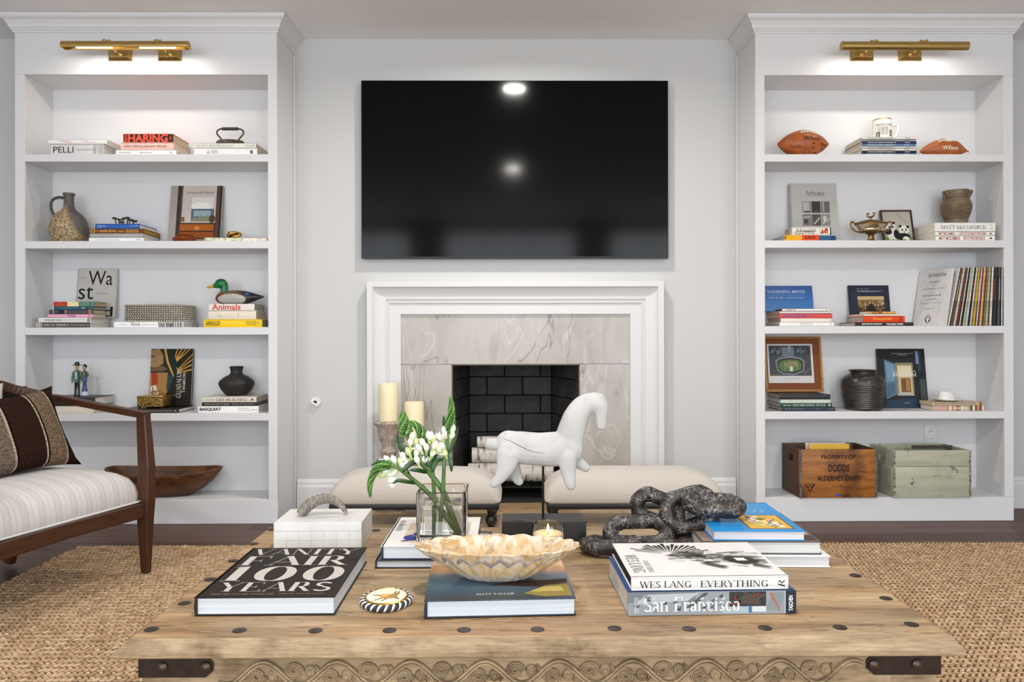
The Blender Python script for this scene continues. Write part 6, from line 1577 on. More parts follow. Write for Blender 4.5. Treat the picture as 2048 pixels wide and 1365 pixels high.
for sx in (-1, 1):
    x_o = sx * ax; L = .138
    st_ = MB(); poly = [(x_o, zs0), (x_o - sx * (L - .014), zs0), (x_o - sx * L, zs0 + .012), (x_o - sx * L, zs1 - .012), (x_o - sx * (L - .014), zs1), (x_o, zs1)]
    st_.prism(poly, ay - .0042, ay - .0004, 'y')
    xs_ = sorted((x_o + sx * .0004, x_o + sx * .004)); st_.box(xs_[0], xs_[1], ay - .0042, ay + .14, zs0, zs1)
    so = st_.obj('iron_strap', paint('#2B211C', .45, .5, .5, .3, 60), tb)
    for q in (.042, .124): MB().lathe([(.011, 0), (.0105, .003), (.007, .006), (0, .0075)], 16, M=Matrix.Translation((x_o - sx * q, ay - .0042, (zs0 + zs1) / 2)) @ Matrix.Rotation(R(90), 4, 'X')).obj('rivet', paint('#4A3E36', .35, .7), so)
# carved vine frieze on the front apron
fx0, fx1 = -ax + .148, ax - .148; zc = AZ1 - .046; amp = .021; per = .1405; n = 260
def relief(pts, w, hgt):
    """low carved ridge along a path on the apron front"""
    b = MB(); rings = []
    P = [Vector((p[0], 0, p[1])) for p in pts]
    for i, p in enumerate(P):
        t_ = (P[min(i + 1, len(P) - 1)] - P[max(i - 1, 0)]).normalized(); nn = Vector((-t_.z, 0, t_.x)); ww = w[i] if hasattr(w, '__len__') else w
        rings.append([tuple(p + nn * (ww * k) + Vector((0, ay + .001 - hgt * h_, 0))) for k, h_ in ((-1, 0), (-.75, .7), (-.2, .75), (0, .45), (.2, .75), (.75, .7), (1, 0))])
    b.loft(rings, closed=False, cap=False); return b
vine = [(fx0 + (fx1 - fx0) * i / n, zc + amp * math.sin(2 * math.pi * (fx0 + (fx1 - fx0) * i / n) / per)) for i in range(n + 1)]
relief(vine, .0062, .0125).obj('carved_vine', mango_grey(7), tb)
k0 = int(math.floor(fx0 / per * 2)) - 1
for k in range(k0, -k0 + 2):
    xc = (k + .5) * per / 2; sgn = -1 if k % 2 == 0 else 1       # rosettes sit in the bays of the vine
    if xc - .034 < fx0 or xc + .034 > fx1: continue
    zb = zc + sgn * .0045
    pts = []
    for i in range(34):
        a_ = i / 33 * 4.2 * math.pi; r = .021 * (1 - i / 33 * .80); pts.append((xc - .013 + r * .82 * math.cos(a_), zb + r * .74 * math.sin(a_) * sgn))
    relief(pts, .0036, .0100).obj('carved_scroll', mango_grey(8), tb)
    b = MB(); b.ell((xc + .018, ay, zb), (.0115, .009, .0125), 12, 8); b.ell((xc + .018, ay - .006, zb), (.006, .006, .0065), 10, 6); b.obj('carved_bud', mango_grey(8), tb)
    lf = smoothpts([(xc + .028, zb + sgn * .012), (xc + .034, zb - sgn * .002), (xc + .03, zb - sgn * .016)], 5)
    relief(lf, [.001 + .0038 * math.sin(math.pi * i / (len(lf) - 1)) for i in range(len(lf))], .009).obj('carved_leaf', mango_grey(8), tb)
b = MB(); b.box(fx0 - .01, fx1 + .01, ay - .004, ay, zc - .040, zc - .034)
x = fx0
while x < fx1: b.box(x, x + .0062, ay - .006, ay, zc - .054, zc - .040); x += .0105
stuff(b.obj('dentil_band', mango_grey(8), tb))
# ================================================================== things on the coffee table
TZe = TZ + .0012
def tbook(label, fl, fr, ybot, depth, h, rz, cover, z=TZe, **kw):
    """book on the table from the pixels of its front bottom corners"""
    p, q = atz(fl, ybot, z), atz(fr, ybot, z); w = (q - p).length
    c = (p + q) / 2; n = Vector((-math.sin(rz), math.cos(rz), 0))
    return Book(label, c.x + n.x * depth / 2, c.y + n.y * depth / 2, z, w, depth, h, cover, rz=rz, **kw), z + h + .0005
# ---- white box with a horn handle
p, q = atz(547, 1100, TZe), atz(722, 1100, TZe); w = (q - p).length / 2; d = .079
bx = thing('horn_box', 'white bone-tiled box with a curved grey horn handle', 'box', ((p.x + q.x) / 2, p.y + d, TZe), R(.6))
M_BONE = NT('bone_tiles'); _v = M_BONE.coord('Object'); _n = M_BONE.noise(_v, 18, 4)
M_BONE.set(Base_Color=M_BONE.ramp(_n, [(.35, '#CECCC8'), (.65, '#DAD9D6')]), Roughness=.35); M_BONE = M_BONE.m
MB().box(-w + .0015, w - .0015, -d + .0015, d - .0015, 0, .048).obj('core', paint('#CFCDC8', .5), bx)
for (za, zb_) in ((0, .0235), (.0241, .0475)):
    for k in range(7):
        x0, x1 = -w + 2 * w * k / 7, -w + 2 * w * (k + 1) / 7
        MB().box(x0 + .0002, x1 - .0002, -d, -d + .0015, za, zb_).obj('tile', M_BONE, bx)
    for k in range(5):
        y0, y1 = -d + 2 * d * k / 5, -d + 2 * d * (k + 1) / 5
        MB().box(w - .0015, w, y0 + .0002, y1 - .0002, za, zb_).obj('tile', M_BONE, bx)
lid = MB().box(-w, w, -d, d, .0482, .071, bev=.0008, seg=1).obj('lid', M_BONE, bx)
hz = .071
HS = smoothpts([(-.064, -.006, hz + .004, .0135), (-.050, -.004, hz + .022, .0160), (-.028, 0, hz + .038, .0155), (-.002, .003, hz + .045, .0140), (.024, .004, hz + .040, .0115), (.046, .003, hz + .024, .0082), (.060, .0, hz + .003, .0045)], 7)
@matfn
def horn():
    m = NT('ridged_horn'); v = m.coord('Object', (140, 60, 60)); n = m.noise(v, 1.2, 4, .6, .6)
    m.set(Base_Color=m.ramp(n, [(.3, '#4E4840'), (.5, '#7C746A'), (.72, '#A59C90')]), Roughness=.5); m.bump(n, .8, .003); return m.m
MB().tube([p_[:3] for p_ in HS], [p_[3] * (1 + .04 * math.sin(i * 1.9)) for i, p_ in enumerate(HS)], 14).obj('horn_handle', horn(), bx)
# ---- black magazine-history book
vf, _ = tbook('big dark brown book with large silver serif capitals', 389, 669, 1232, .352, .0375, R(.4), '#1B1715', spine='-x', page='#D3D8DD', gloss=.5, top=paint('#1F1610', .5, 0, .18))
SIL = '#B9B4AC'
tf = vf.top
for (txt, u0, u1, v0, v1) in (('VANITY', .05, .95, .825, .965), ('FAIR', .05, .93, .59, .795), ('100', .05, .95, .28, .565), ('YEARS', .08, .93, .09, .255)):
    tf.text(txt, u0, v0, u1, v1, SIL, 'didone')
tf.text('FROM THE JAZZ AGE TO OUR AGE', .09, .035, .55, .062, '#8E877C', 'serif'); tf.text('Edited by Graydon Carter', .58, .035, .91, .062, '#8E877C', 'serif')
# ---- oval cameo with rope edge
c = atz(773, 1206, TZe)
oc = thing('cameo_coaster', 'oval cream coaster with a painted hare and braided rope edge', 'coaster', (c.x, c.y, TZe))
rx_, ry_ = .048, .055
rp = [(rx_ * 1.0 * math.cos(a_), ry_ * .98 * math.sin(a_), .0062) for a_ in [2 * math.pi * k / 60 for k in range(60)]]
b = MB(); b.tube(rp, .006, 8, closed=True); b.obj('rope_core', paint('#26262A', .7), oc)
for ph in (0, 1):
    pts = []
    for i in range(360):
        a_ = 2 * math.pi * i / 360; tw = 22 * a_ + ph * math.pi; r2 = .0046
        pts.append(((rx_ + r2 * math.cos(tw)) * math.cos(a_), (ry_ * .98 + r2 * math.cos(tw)) * math.sin(a_), .0066 + r2 * math.sin(tw)))
    MB().tube(pts, .0028, 6, closed=True).obj('rope_strand', paint(['#D9D6D0', '#303036'][ph], .8), oc)
MB().lathe([(0, .004), (.045, .004), (.046, .010), (.0455, .014), (.042, .0155), (.0415, .014)], 48, sy=1.14, cap=False).obj('gilt_rim', brass('#C9A24A', .3), oc)
MB().lathe([(0, .0142), (.042, .0142)], 48, sy=1.14, cap=False).obj('enamel', paint('#E9E2CC', .25), oc)
f = Face(oc, (-.042, -.048, .0143), (.084, 0, 0), (0, .096, 0))
f.shapes('painted_hare', [('#B08A4E', ('e', .55, .45, .2, .13)), ('#A67C40', ('e', .68, .5, .1, .14)), ('#C9A56A', ('e', .42, .52, .1, .1)), ('#8A6632', [(.72, .58), (.78, .86), (.8, .6)]), ('#8A6632', [(.66, .6), (.68, .88), (.73, .62)]), ('#8A6632', [(.38, .36), (.22, .22), (.24, .2), (.44, .34)]), ('#8A6632', [(.5, .34), (.42, .16), (.45, .16), (.56, .34)]), ('#8A6632', [(.34, .5), (.16, .52), (.16, .56), (.36, .56)]), ('#D9C08A', ('e', .52, .62, .08, .07)), ('#7A5A2A', [(.72, .36), (.86, .28), (.84, .34), (.76, .42)])], label='brown painted hare')
# ---- seaside photo book with the onyx bowl
mt, zt = tbook('photo book with a dusk sea cover, under the onyx bowl', 849, 1153, 1235, .262, .0355, R(2.6), '#1C2734', spine='-x', page='#CDD4DB', top='#2E3F50')
M_SEA = NT('dusk_sea_print'); _v = M_SEA.coord('Generated'); _s = M_SEA.add('ShaderNodeSeparateXYZ'); M_SEA.l.new(_v, _s.inputs[0]); _n = M_SEA.noise(M_SEA.coord('Object', (8, 40, 1)), 3, 4)
M_SEA.set(Base_Color=M_SEA.mix(M_SEA.mix(.25, 0.0, _n), M_SEA.ramp(_s.outputs[1], [(0, '#27313A'), (.25, '#3E566A'), (.5, '#5A7488'), (.62, '#8A8A8E'), (.68, '#D9A27A'), (.8, '#F0B878'), (1, '#C9A5A0')]), '#1E2A36'), Roughness=.22); M_SEA = M_SEA.m
mt.top.shapes('cover_photo', [(M_SEA, ('r', .002, .003, .998, .997)), ('#3A2A22', [(.42, .34), (.62, .42), (.86, .44), (.98, .46), (.98, .3), (.8, .26), (.6, .3)]), ('#8A7A42', [(.66, .12), (.82, .3), (.98, .34), (.98, .06), (.8, .04)]), ('#B5A35C', [(.7, .16), (.8, .26), (.92, .28), (.94, .16)]), ('#5A3E2A', [(.86, .3), (.98, .38), (.98, .34)])])
mt.top.text('MATT TAYLOR', .34, .1, .6, .135, '#E4E4E2', 'serif')
@matfn
def onyx():
    m = NT('banded_onyx'); v = m.coord('Object'); n = m.noise(m.coord('Object', (1, 1, 3)), 12, 4, .6, .5); b_ = m.noise(v, 30, 4, .6, 2)
    sep = m.add('ShaderNodeSeparateXYZ'); m.l.new(v, sep.inputs[0])
    zf = m.add('ShaderNodeMapRange'); zf.inputs[1].default_value = 0; zf.inputs[2].default_value = .075; m.l.new(sep.outputs[2], zf.inputs[0])
    ad = m.add('ShaderNodeMath', operation='MULTIPLY_ADD'); m.l.new(n, ad.inputs[0]); ad.inputs[1].default_value = .9; ad2 = m.add('ShaderNodeMath', operation='ADD'); m.l.new(ad.outputs[0], ad2.inputs[0]); m.l.new(zf.outputs[0], ad2.inputs[1]); ad2b = m.add('ShaderNodeMath', operation='MULTIPLY'); m.l.new(ad2.outputs[0], ad2b.inputs[0]); ad2b.inputs[1].default_value = .56
    st = m.noise(m.coord('Object', (1, 1, .3)), 17, 4, .55, .5)
    c = m.ramp(st, [(.30, '#988C7E'), (.40, '#CFC6B6'), (.48, '#BC9D6E'), (.55, '#D2C9B8'), (.63, '#B38F5C'), (.72, '#D6CFC2')])
    c = m.mix(m.ramp(zf.outputs[0], [(.12, 0.0), (.35, .6), (.6, .3), (.85, 0.0)]), c, m.ramp(n, [(.35, '#C79C58'), (.65, '#D2B47E')]))
    c = m.mix(m.ramp(zf.outputs[0], [(.0, .8), (.3, 0.0)]), c, m.ramp(b_, [(.4, '#A3A39C'), (.6, '#C2BDAF')]))
    c = m.mix(m.ramp(m.noise(v, 9, 3, .5, 2.5), [(.60, 0.0), (.64, .6), (.70, 0.0)]), c, '#8A6E66')
    m.set(Base_Color=c, Roughness=.32, Specular_IOR_Level=.3); return m.m
cc = atz(995, 1162, zt); yb_ = 1.635
ob = thing('onyx_bowl', 'scalloped oval amber and white onyx bowl on a book', 'bowl', (at(995, 1100, yb_).x, yb_, zt))
n = 72
def sc(zz, rx, ry, am, lift=0, kk=22):
    out = []
    for k in range(n * 2):
        a_ = math.pi * k / n; wv = 1 + am * (abs(math.sin(kk / 2 * a_)) - .5)
        out.append((rx * math.copysign(abs(math.cos(a_)) ** .9, math.cos(a_)) * wv, ry * math.sin(a_) * wv, zz + lift * (abs(math.sin(kk / 2 * a_)) - .5)))
    return out
outer = [sc(0, .062, .036, .02), sc(.004, .074, .044, .05), sc(.022, .106, .058, .07), sc(.044, .142, .070, .07, .002), sc(.062, .168, .079, .06, .004), sc(.0695, .177, .083, .05, .004), sc(.071, .173, .080, .05, .004)]
inner = [sc(.066, .160, .072, .05, .003), sc(.046, .130, .058, .05), sc(.026, .096, .044, .04), sc(.014, .06, .030, .03), sc(.012, .01, .005, 0)]
b = MB(); b.loft(outer + inner); b.obj('bowl', onyx(), ob)
def arch(i0, i1):
    pass
rings = []
for k in range(97):
    a_ = math.pi * (1.10 + .66 * k / 96); zz = .052 + .0075 * (abs(((k / 96 * 8) % 1) * 2 - 1) * 2 - 1); ring = []
    for (dz, off) in ((-.0055, .001), (-.003, .0035), (.003, .0035), (.0055, .001), (.003, -.003), (-.003, -.003)):
        z_ = zz + dz; t_ = (z_ - .044) / (.062 - .044); rx, ry = .142 + (.168 - .142) * t_ + off, .070 + (.079 - .070) * t_ + off
        ring.append((rx * math.cos(a_), ry * math.sin(a_), z_))
    rings.append(ring)
b = MB(); b.loft(rings); b.obj('grey_chevron_band', ceramic('#8A7C72', '#B9ADA2', .25, 50), ob)
# ---- two art books under the glass vase
(ab, z1) = tbook('dark-boarded book beneath the white book under the glass vase', 750, 978, 1137.5, .272, .0195, R(-.3), '#25303E', spine='-x', page='#D0D0D0', top='#3A3836')
ab.top.shapes('cover_photo', [('#B9AFA4', ('r', .86, .55, .97, .9))])
wb_, zv_ = tbook('white book with blue cut-out shapes under the glass vase', 761.5, 951, 1120, .29, .033, R(-.3), '#22314A', z=z1, spine='-x', page='#D4D8DC', top='#DCDAD7')
wb_.top.shapes('cover_art', [('#CDB9A4', ('r', .19, .11, .9, .80)), ('#2B2F7E', [(.17, .15), (.24, .2), (.36, .22), (.34, .18), (.22, .14)]), ('#2B2F7E', ('e', .31, .27, .12, .095)), ('#2B2F7E', [(.27, .32), (.30, .44), (.37, .52), (.5, .53), (.52, .36), (.42, .28)]), ('#2B2F7E', ('e', .38, .70, .13, .045)), ('#E6DCCE', [(.28, .325), (.42, .31), (.42, .302), (.28, .315)]), ('#2B2F7E', ('e', .6, .4, .14, .1)), ('#2B2F7E', [(.56, .62), (.8, .72), (.82, .6)]), ('#E4E2DE', ('r', .9, .1, 1, .8))])
wb_.top.text('THE CUT PAPER YEARS', .06, .48, .12, .86, '#6E6A66', turn=90)
# ---- square glass vase with water
va = atz(832, 1084.6, zv_); vb = atz(932, 1084.6, zv_); vw = (vb - va).length / 2; vh = .121
gv = thing('glass_vase', 'square clear glass vase half filled with water', 'vase', ((va.x + vb.x) / 2, va.y + vw, zv_), R(-.5))
def sq(hw_, z_, c_=.006, n_=4):
    out = []
    for (cx, cy, a0) in ((hw_ - c_, hw_ - c_, 0), (-hw_ + c_, hw_ - c_, 90), (-hw_ + c_, -hw_ + c_, 180), (hw_ - c_, -hw_ + c_, 270)):
        for k in range(n_ + 1): an = R(a0 + 90 * k / n_); out.append((cx + c_ * math.cos(an), cy + c_ * math.sin(an), z_))
    return out
b = MB(); t_ = .0075
b.loft([sq(vw - .001, 0), sq(vw, .002), sq(vw, vh - .002), sq(vw - .002, vh), sq(vw - t_ + .002, vh), sq(vw - t_, vh - .002), sq(vw - t_, .016, .004), sq(vw - t_ - .004, .013, .003)])
b.obj('glass', glass('#F6F3EF', 0, 1.5), gv)
b = MB(); b.loft([sq(vw - t_ - .0008, .0165, .004), sq(vw - t_ - .0008, .088, .004)]); b.obj('water', glass('#FBFDFC', 0, 1.33), gv)
# ---- flower stems
VC = gv.location
STEM = paint('#4F6E34', .4, 0, .5, .2, 50); LEAFM = paint('#294A24', .35, 0, .5, .3, 30); BRACT = paint('#3A6628', .4, 0, .5, .35, 60); BRACT2 = paint('#6A9440', .4, 0, .5, .3, 60); BUD = paint('#E6EAD9', .4, 0, .4, .05, 60); BUDP = paint('#C9D69A', .4, 0, .4, .1, 60); BUDG = paint('#B5CC7A', .4, 0, .4, .2, 60)
def fp_(x, y_, dy=0):
    return at(*T1(x, y_), VC.y + dy)
def bud(t, c, dirv, L=.020, r=.0062, open_=0):
    dirv = dirv.normalized(); q = Vector((0, 0, 1)).rotation_difference(dirv); M = Matrix.Translation(c) @ q.to_matrix().to_4x4()
    b = MB()
    if not open_:
        b.lathe([(0, 0), (r * .6, .002), (r, L * .4), (r * .85, L * .7), (r * .3, L * .95), (0, L)], 10, M=M)
    else:
        for k in range(6):
            an = k * math.pi / 3
            pt_ = [(math.cos(an) * q_, math.sin(an) * q_, h_) for q_, h_ in ((0, 0), (.005, .005), (.010, .013), (.012, .022))]
            b.tube(pt_, [.0012, .0050, .0058, .0008], 8, flat=.45, M=M)
    b.obj('flower' if open_ else 'bud', BUD if open_ or random.random() < .72 else BUDP, t)
def leaf(t, pts, wmax):
    wmax *= 1.3
    P = [Vector(p_) for p_ in smoothpts([tuple(q_) for q_ in pts], 6)]; n_ = len(P); L, Rr, Cn = [], [], []
    for i, p_ in enumerate(P):
        tg = (P[min(i + 1, n_ - 1)] - P[max(i - 1, 0)]).normalized(); side = tg.cross(Vector((0, 1, .2))).normalized()
        w_ = wmax * math.sin(math.pi * min(1, .12 + .88 * i / (n_ - 1))) ** .8 + .0003
        L.append(p_ + side * w_ + Vector((0, .002, 0))); Rr.append(p_ - side * w_ + Vector((0, .002, 0))); Cn.append(p_)
    b = MB(); vs = L + Cn + Rr; fs = []
    for i in range(n_ - 1): fs += [(i, i + 1, n_ + i + 1, n_ + i), (n_ + i, n_ + i + 1, 2 * n_ + i + 1, 2 * n_ + i)]
    th2 = Vector((0, .0007, 0)); m_ = len(vs); vs2 = vs + [v_ + th2 for v_ in vs]; fs2 = fs + [tuple(m_ + k for k in reversed(f_)) for f_ in fs]
    b.add(vs2, fs2, 0, True); b.obj('leaf', LEAFM, t, fix=False)
def spike(t, path, r0):
    """flower tip of overlapping green bracts"""
    P = [Vector(p_) for p_ in smoothpts([tuple(q_) for q_ in path], 8)]; n_ = len(P); b = MB()
    b.tube(P, [max(.0008, r0 * .75 * (1 - i / n_) ** .6) for i in range(n_)], 8)
    k = 0
    for i in range(0, n_ - 2, 1):
        tg = (P[i + 1] - P[i]).normalized(); o_ = tg.orthogonal().normalized(); rr = r0 * (1 - i / n_) ** .55
        for j in range(4):
            an = k * 2.4; k += 1
            rad = (Matrix.Rotation(an, 3, tg) @ o_)
            base = P[i] + rad * rr * .5
            b.tube([base, base + tg * .005 + rad * rr * .55, base + tg * .013 + rad * rr * .55], [rr * .28, rr * .40, .0003], 6, j % 2, flat=.55)
    b.obj('bract_spike', [BRACT, BRACT2], t)
def flower(label, path, radii, tip, buds, leaves, r0=.009):
    r0 *= 1.2
    pts = [fp_(*q_) for q_ in path]; base = pts[0]
    t = thing('flower_stem', label, 'flower', base, 0, 'flowers in the glass vase')
    L = lambda q_: fp_(*q_) - base
    P = smoothpts([tuple(L(q_)) for q_ in path], 6); n_ = len(P)
    MB().tube(P, [1.15 * (radii[0] + (radii[1] - radii[0]) * i / (n_ - 1)) for i in range(n_)], 12).obj('stem', STEM, t)
    if tip: spike(t, [L(q_) for q_ in tip], r0)
    for (x, y_, dx, dy_, op) in buds:
        c_ = L((x, y_, random.uniform(-.012, .006))); bud(t, c_, Vector((dx, random.uniform(-.5, .1), -dy_)), .024, .0080, op)
        b = MB(); b.tube([c_ - Vector((dx, 0, -dy_)).normalized() * .010, c_ + Vector((dx, 0, -dy_)).normalized() * .002], [.0024, .0042], 8); b.obj('bud_stalk', BUDG, t)
    for pl, w_ in leaves: leaf(t, [L(q_) for q_ in pl], w_)
    return t
flower('drooping flower stem whose curled tip hangs outside the vase', [(795, 1140, -.02), (700, 1010, 0), (600, 890, .01), (500, 800, 0), (420, 735, -.01), (330, 670, -.02), (240, 660, -.02)], (.0068, .0030),
    [(300, 655, -.02), (210, 680, -.02), (165, 740, -.02), (145, 810, -.02), (148, 880, -.02)],
    [(290, 640, -.6, -.8, 0), (330, 650, -.3, -.9, 0), (255, 690, -.9, -.3, 0), (300, 690, -.9, .3, 0), (350, 700, -.8, .5, 0), (270, 720, -.9, .4, 0), (375, 668, -.2, -1, 0), (345, 775, -.9, .25, 1), (225, 708, -.9, .2, 0), (400, 690, -.5, -.8, 0), (320, 715, -.9, .3, 0), (265, 655, -.8, -.6, 0)],
    [([(500, 800, 0), (420, 785, -.02), (350, 775, -.02), (310, 800, -.03)], .0042), ([(440, 750, 0), (400, 690, -.01), (385, 640, -.01)], .0045), ([(300, 650, -.02), (220, 635, -.02), (150, 665, -.02)], .003), ([(300, 640, -.01), (240, 630, -.01), (190, 625, -.01)], .003)], .0085)
flower('upright flower stem with the highest pointed tip', [(660, 1130, 0), (672, 960, 0), (682, 820, 0), (690, 640, 0), (712, 500, .0), (728, 400, .0)], (.0050, .0036),
    [(724, 420, 0), (735, 330, 0), (742, 250, 0), (738, 180, 0)],
    [(678, 480, -.2, -1, 1), (690, 545, -.5, -.8, 0), (660, 560, -.6, -.8, 0), (735, 470, .4, -.9, 0), (705, 600, -.4, -.9, 0), (742, 430, .3, -1, 0), (700, 440, -.3, -1, 0)],
    [([(690, 620, 0), (640, 630, -.01), (612, 680, -.02), (605, 720, -.02)], .0044), ([(715, 590, 0), (760, 480, 0), (792, 375, .01)], .0042), ([(700, 560, 0), (735, 640, -.01), (742, 715, -.01)], .0042), ([(715, 470, 0), (690, 380, 0), (683, 300, 0)], .0035), ([(735, 450, 0), (765, 380, 0), (758, 300, 0)], .0032)], .0095)
flower('middle flower stem with a hooked green tip and white buds', [(622, 1170, .01), (622, 980, .01), (612, 820, .01), (602, 690, .01), (580, 590, .01), (545, 500, .01), (520, 440, .01)], (.0048, .0034),
    [(530, 460, .01), (510, 400, .01), (470, 362, .01), (430, 360, .01)],
    [(540, 520, -.3, -1, 0), (500, 520, -.5, -.9, 0), (585, 480, .2, -1, 0), (605, 500, .3, -1, 0), (485, 560, -.7, -.6, 0), (610, 545, .4, -.9, 0), (545, 650, .2, -.9, 1), (640, 570, .8, -.2, 1), (575, 470, 0, -1, 0), (520, 560, -.5, -.9, 0), (560, 560, 0, -1, 0), (595, 600, .4, -.9, 0)],
    [([(600, 690, 0), (560, 640, 0), (530, 560, 0), (520, 500, 0)], .004), ([(580, 600, 0), (565, 520, 0), (560, 430, 0)], .0035), ([(600, 640, 0), (625, 600, 0), (640, 540, 0)], .003)], .0090)
flower('leaning flower stem with a fat green tip beside the tall candle', [(808, 1165, .02), (760, 1040, .02), (720, 930, .02), (660, 820, .01), (590, 730, .01), (520, 640, .0), (470, 560, .0), (430, 480, .0), (410, 420, .0)], (.0078, .0034),
    [(415, 440, 0), (400, 380, 0), (392, 330, 0), (388, 295, 0)],
    [(440, 590, -.4, -.9, 0), (430, 625, -.6, .1, 1), (440, 520, .1, -1, 0), (410, 610, -.7, -.7, 0), (450, 480, .2, -1, 0), (480, 600, .3, -1, 0), (500, 650, -.3, -1, 0)],
    [([(540, 670, 0), (470, 640, -.01), (400, 690, -.02), (380, 720, -.02)], .0048), ([(500, 620, 0), (420, 560, 0), (360, 500, 0), (345, 440, 0)], .004), ([(470, 570, 0), (400, 600, 0), (365, 560, 0)], .004), ([(560, 720, 0), (500, 700, -.02), (430, 700, -.02)], .0046), ([(430, 560, 0), (375, 540, 0), (365, 470, 0), (380, 400, 0)], .0055)], .0125)
# ---- carved horse
hp_, hq_ = atz(1003.5, 1092, TZe), atz(1173, 1092, TZe); hwid = (hq_ - hp_).length / 2; hdp = .049
hs = thing('horse_sculpture', 'white carved wooden horse on a black rod and block', 'sculpture', ((hp_.x + hq_.x) / 2, hp_.y + hdp, TZe))
MB().box(-hwid, hwid, -hdp, hdp, 0, .0635, bev=.0012, seg=1).obj('base_block', paint('#232120', .45), hs)
HY = hp_.y + hdp; s = .27344 * HY / F; rp_ = at(*T1(1412, 1040), HY)
def Hh(x, y_, dy=0):
    q_ = at(*T1(x, y_), HY); return (q_.x - hs.location.x, dy, q_.z - TZe)
MB().tube([Hh(1412, 1045), Hh(1412, 640)], .0035, 12).obj('rod', paint('#161616', .4, .5), hs)
M_HORSE = NT('whitewashed_wood'); _v = M_HORSE.coord('Object', (6, 10, 24)); _n = M_HORSE.noise(_v, 3, 5, .6); _g = M_HORSE.noise(M_HORSE.coord('Object'), 14, 4)
M_HORSE.set(Base_Color=M_HORSE.ramp(_g, [(.3, '#A9A7A4'), (.6, '#BCBBB9')]), Roughness=.6, Specular_IOR_Level=.25); M_HORSE.bump(_n, .3, .002); M_HORSE = M_HORSE.m
def horse(b):
    def lim(pts, flat, seg=20):
        P = smoothpts([Hh(x, y_, dy) + (r * s,) for x, y_, dy, r in pts], 5)
        rings = []
        for i, p_ in enumerate(P):
            a_ = Vector(P[max(i - 1, 0)][:3]); c_ = Vector(P[min(i + 1, len(P) - 1)][:3]); tg = (c_ - a_).normalized()
            nrm_ = Vector((0, 1, 0)); up_ = tg.cross(nrm_).normalized(); nrm_ = up_.cross(tg)
            rings.append([tuple(Vector(p_[:3]) + up_ * p_[3] * math.cos(t_) + nrm_ * p_[3] * flat * math.sin(t_)) for t_ in [2 * math.pi * k / seg for k in range(seg)]])
        b.loft(rings)
        for e_ in (0, -1):
            q_ = P[e_]; b.ell(q_[:3], (q_[3] * .98, q_[3] * flat * .98, q_[3] * .98), 14, 10)
    lim([(1160, 505, 0, 100), (1240, 530, 0, 118), (1380, 545, 0, 122), (1500, 545, 0, 128), (1590, 540, 0, 112)], .62)
    lim([(1600, 560, 0, 105), (1605, 470, 0, 104), (1625, 390, 0, 100), (1658, 300, 0, 92), (1712, 228, 0, 82), (1790, 195, 0, 70)], .55)
    lim([(1775, 200, 0, 72), (1812, 215, 0, 74), (1834, 275, 0, 55), (1838, 335, 0, 42), (1838, 372, 0, 38)], .60)
    lim([(1800, 150, -.008, 20), (1835, 160, -.010, 20), (1850, 180, -.010, 16)], .6); lim([(1800, 150, .008, 20), (1835, 160, .010, 20), (1850, 180, .010, 16)], .6)
    lim([(1022, 508, 0, 44), (1100, 508, 0, 46)], .7)
    lim([(1160, 570, -.016, 92), (1140, 660, -.018, 72), (1100, 740, -.020, 46), (1052, 790, -.021, 30)], .5)
    lim([(1180, 610, .016, 66), (1200, 700, .018, 50), (1225, 770, .019, 40), (1238, 790, .019, 34)], .6)
    lim([(1585, 590, -.014, 76), (1592, 680, -.016, 60), (1606, 770, -.017, 45), (1612, 800, -.017, 38)], .6)
    lim([(1625, 590, .014, 56), (1660, 640, .016, 44), (1710, 675, .017, 38), (1728, 688, .017, 34)], .6)
hb = fuse('horse_body', M_HORSE, horse, .0028, 2, hs)
from mathutils.bvhtree import BVHTree
_bm = bmesh.new(); _bm.from_mesh(hb.data); _bvh = BVHTree.FromBMesh(_bm); _bm.free()
ck = []
for (x, y_) in smoothpts([(1115, 460), (1180, 480), (1250, 515), (1330, 550), (1420, 565)], 8):
    o_ = Vector(Hh(x, y_)) + Vector((0, -.3, 0)); h_ = _bvh.ray_cast(o_, Vector((0, 1, 0)))
    if h_[0]: ck.append(h_[0])
if len(ck) > 3: MB().tube(ck, [.0003 + .0006 * math.sin(math.pi * i / (len(ck) - 1)) for i in range(len(ck))], 5).obj('crack', paint('#55504A', .8), hs)
h_ = _bvh.ray_cast(Vector(Hh(1136, 428)) + Vector((0, -.3, 0)), Vector((0, 1, 0)))
if h_[0]: b = MB(); b.ell(h_[0], (.0013, .0006, .0015), 8, 6); b.obj('peg_hole', paint('#3A3530', .8), hs)
# ---- candle in a glass
cy_ = 1.925; c = at(1096, 1047, cy_)
cg = thing('candle_glass', 'lit cream candle in a rounded clear glass', 'candle', (c.x, cy_, TZe)); H_ = c.z - TZe
b = MB(); b.lathe([(0, 0), (.026, 0), (.033, .004), (.040, .022), (.0425, .04), (.0415, .06), (.038, H_ - .002), (.0375, H_), (.0358, H_), (.0362, H_ - .003), (.0395, .06), (.0405, .04), (.038, .022), (.031, .007), (0, .006)], 40); b.obj('glass', glass('#FFFFFF', 0, 1.45), cg)
b = MB(); b.lathe([(0, .0066), (.030, .0072), (.0374, .022), (.0398, .04), (.0392, .054), (.034, .0545), (.012, .052), (0, .052)], 36); b.obj('wax', wax('#EBD3A0'), cg)
MB().tube([(0, 0, .05), (.0006, 0, .0605)], .0009, 6).obj('wick', paint('#2A2018', .8), cg)
b = MB(); b.lathe([(0, .057), (.0028, .060), (.0036, .0645), (.0024, .071), (.0009, .077), (0, .080)], 12); b.obj('flame', emit('#FFC860', 30), cg)
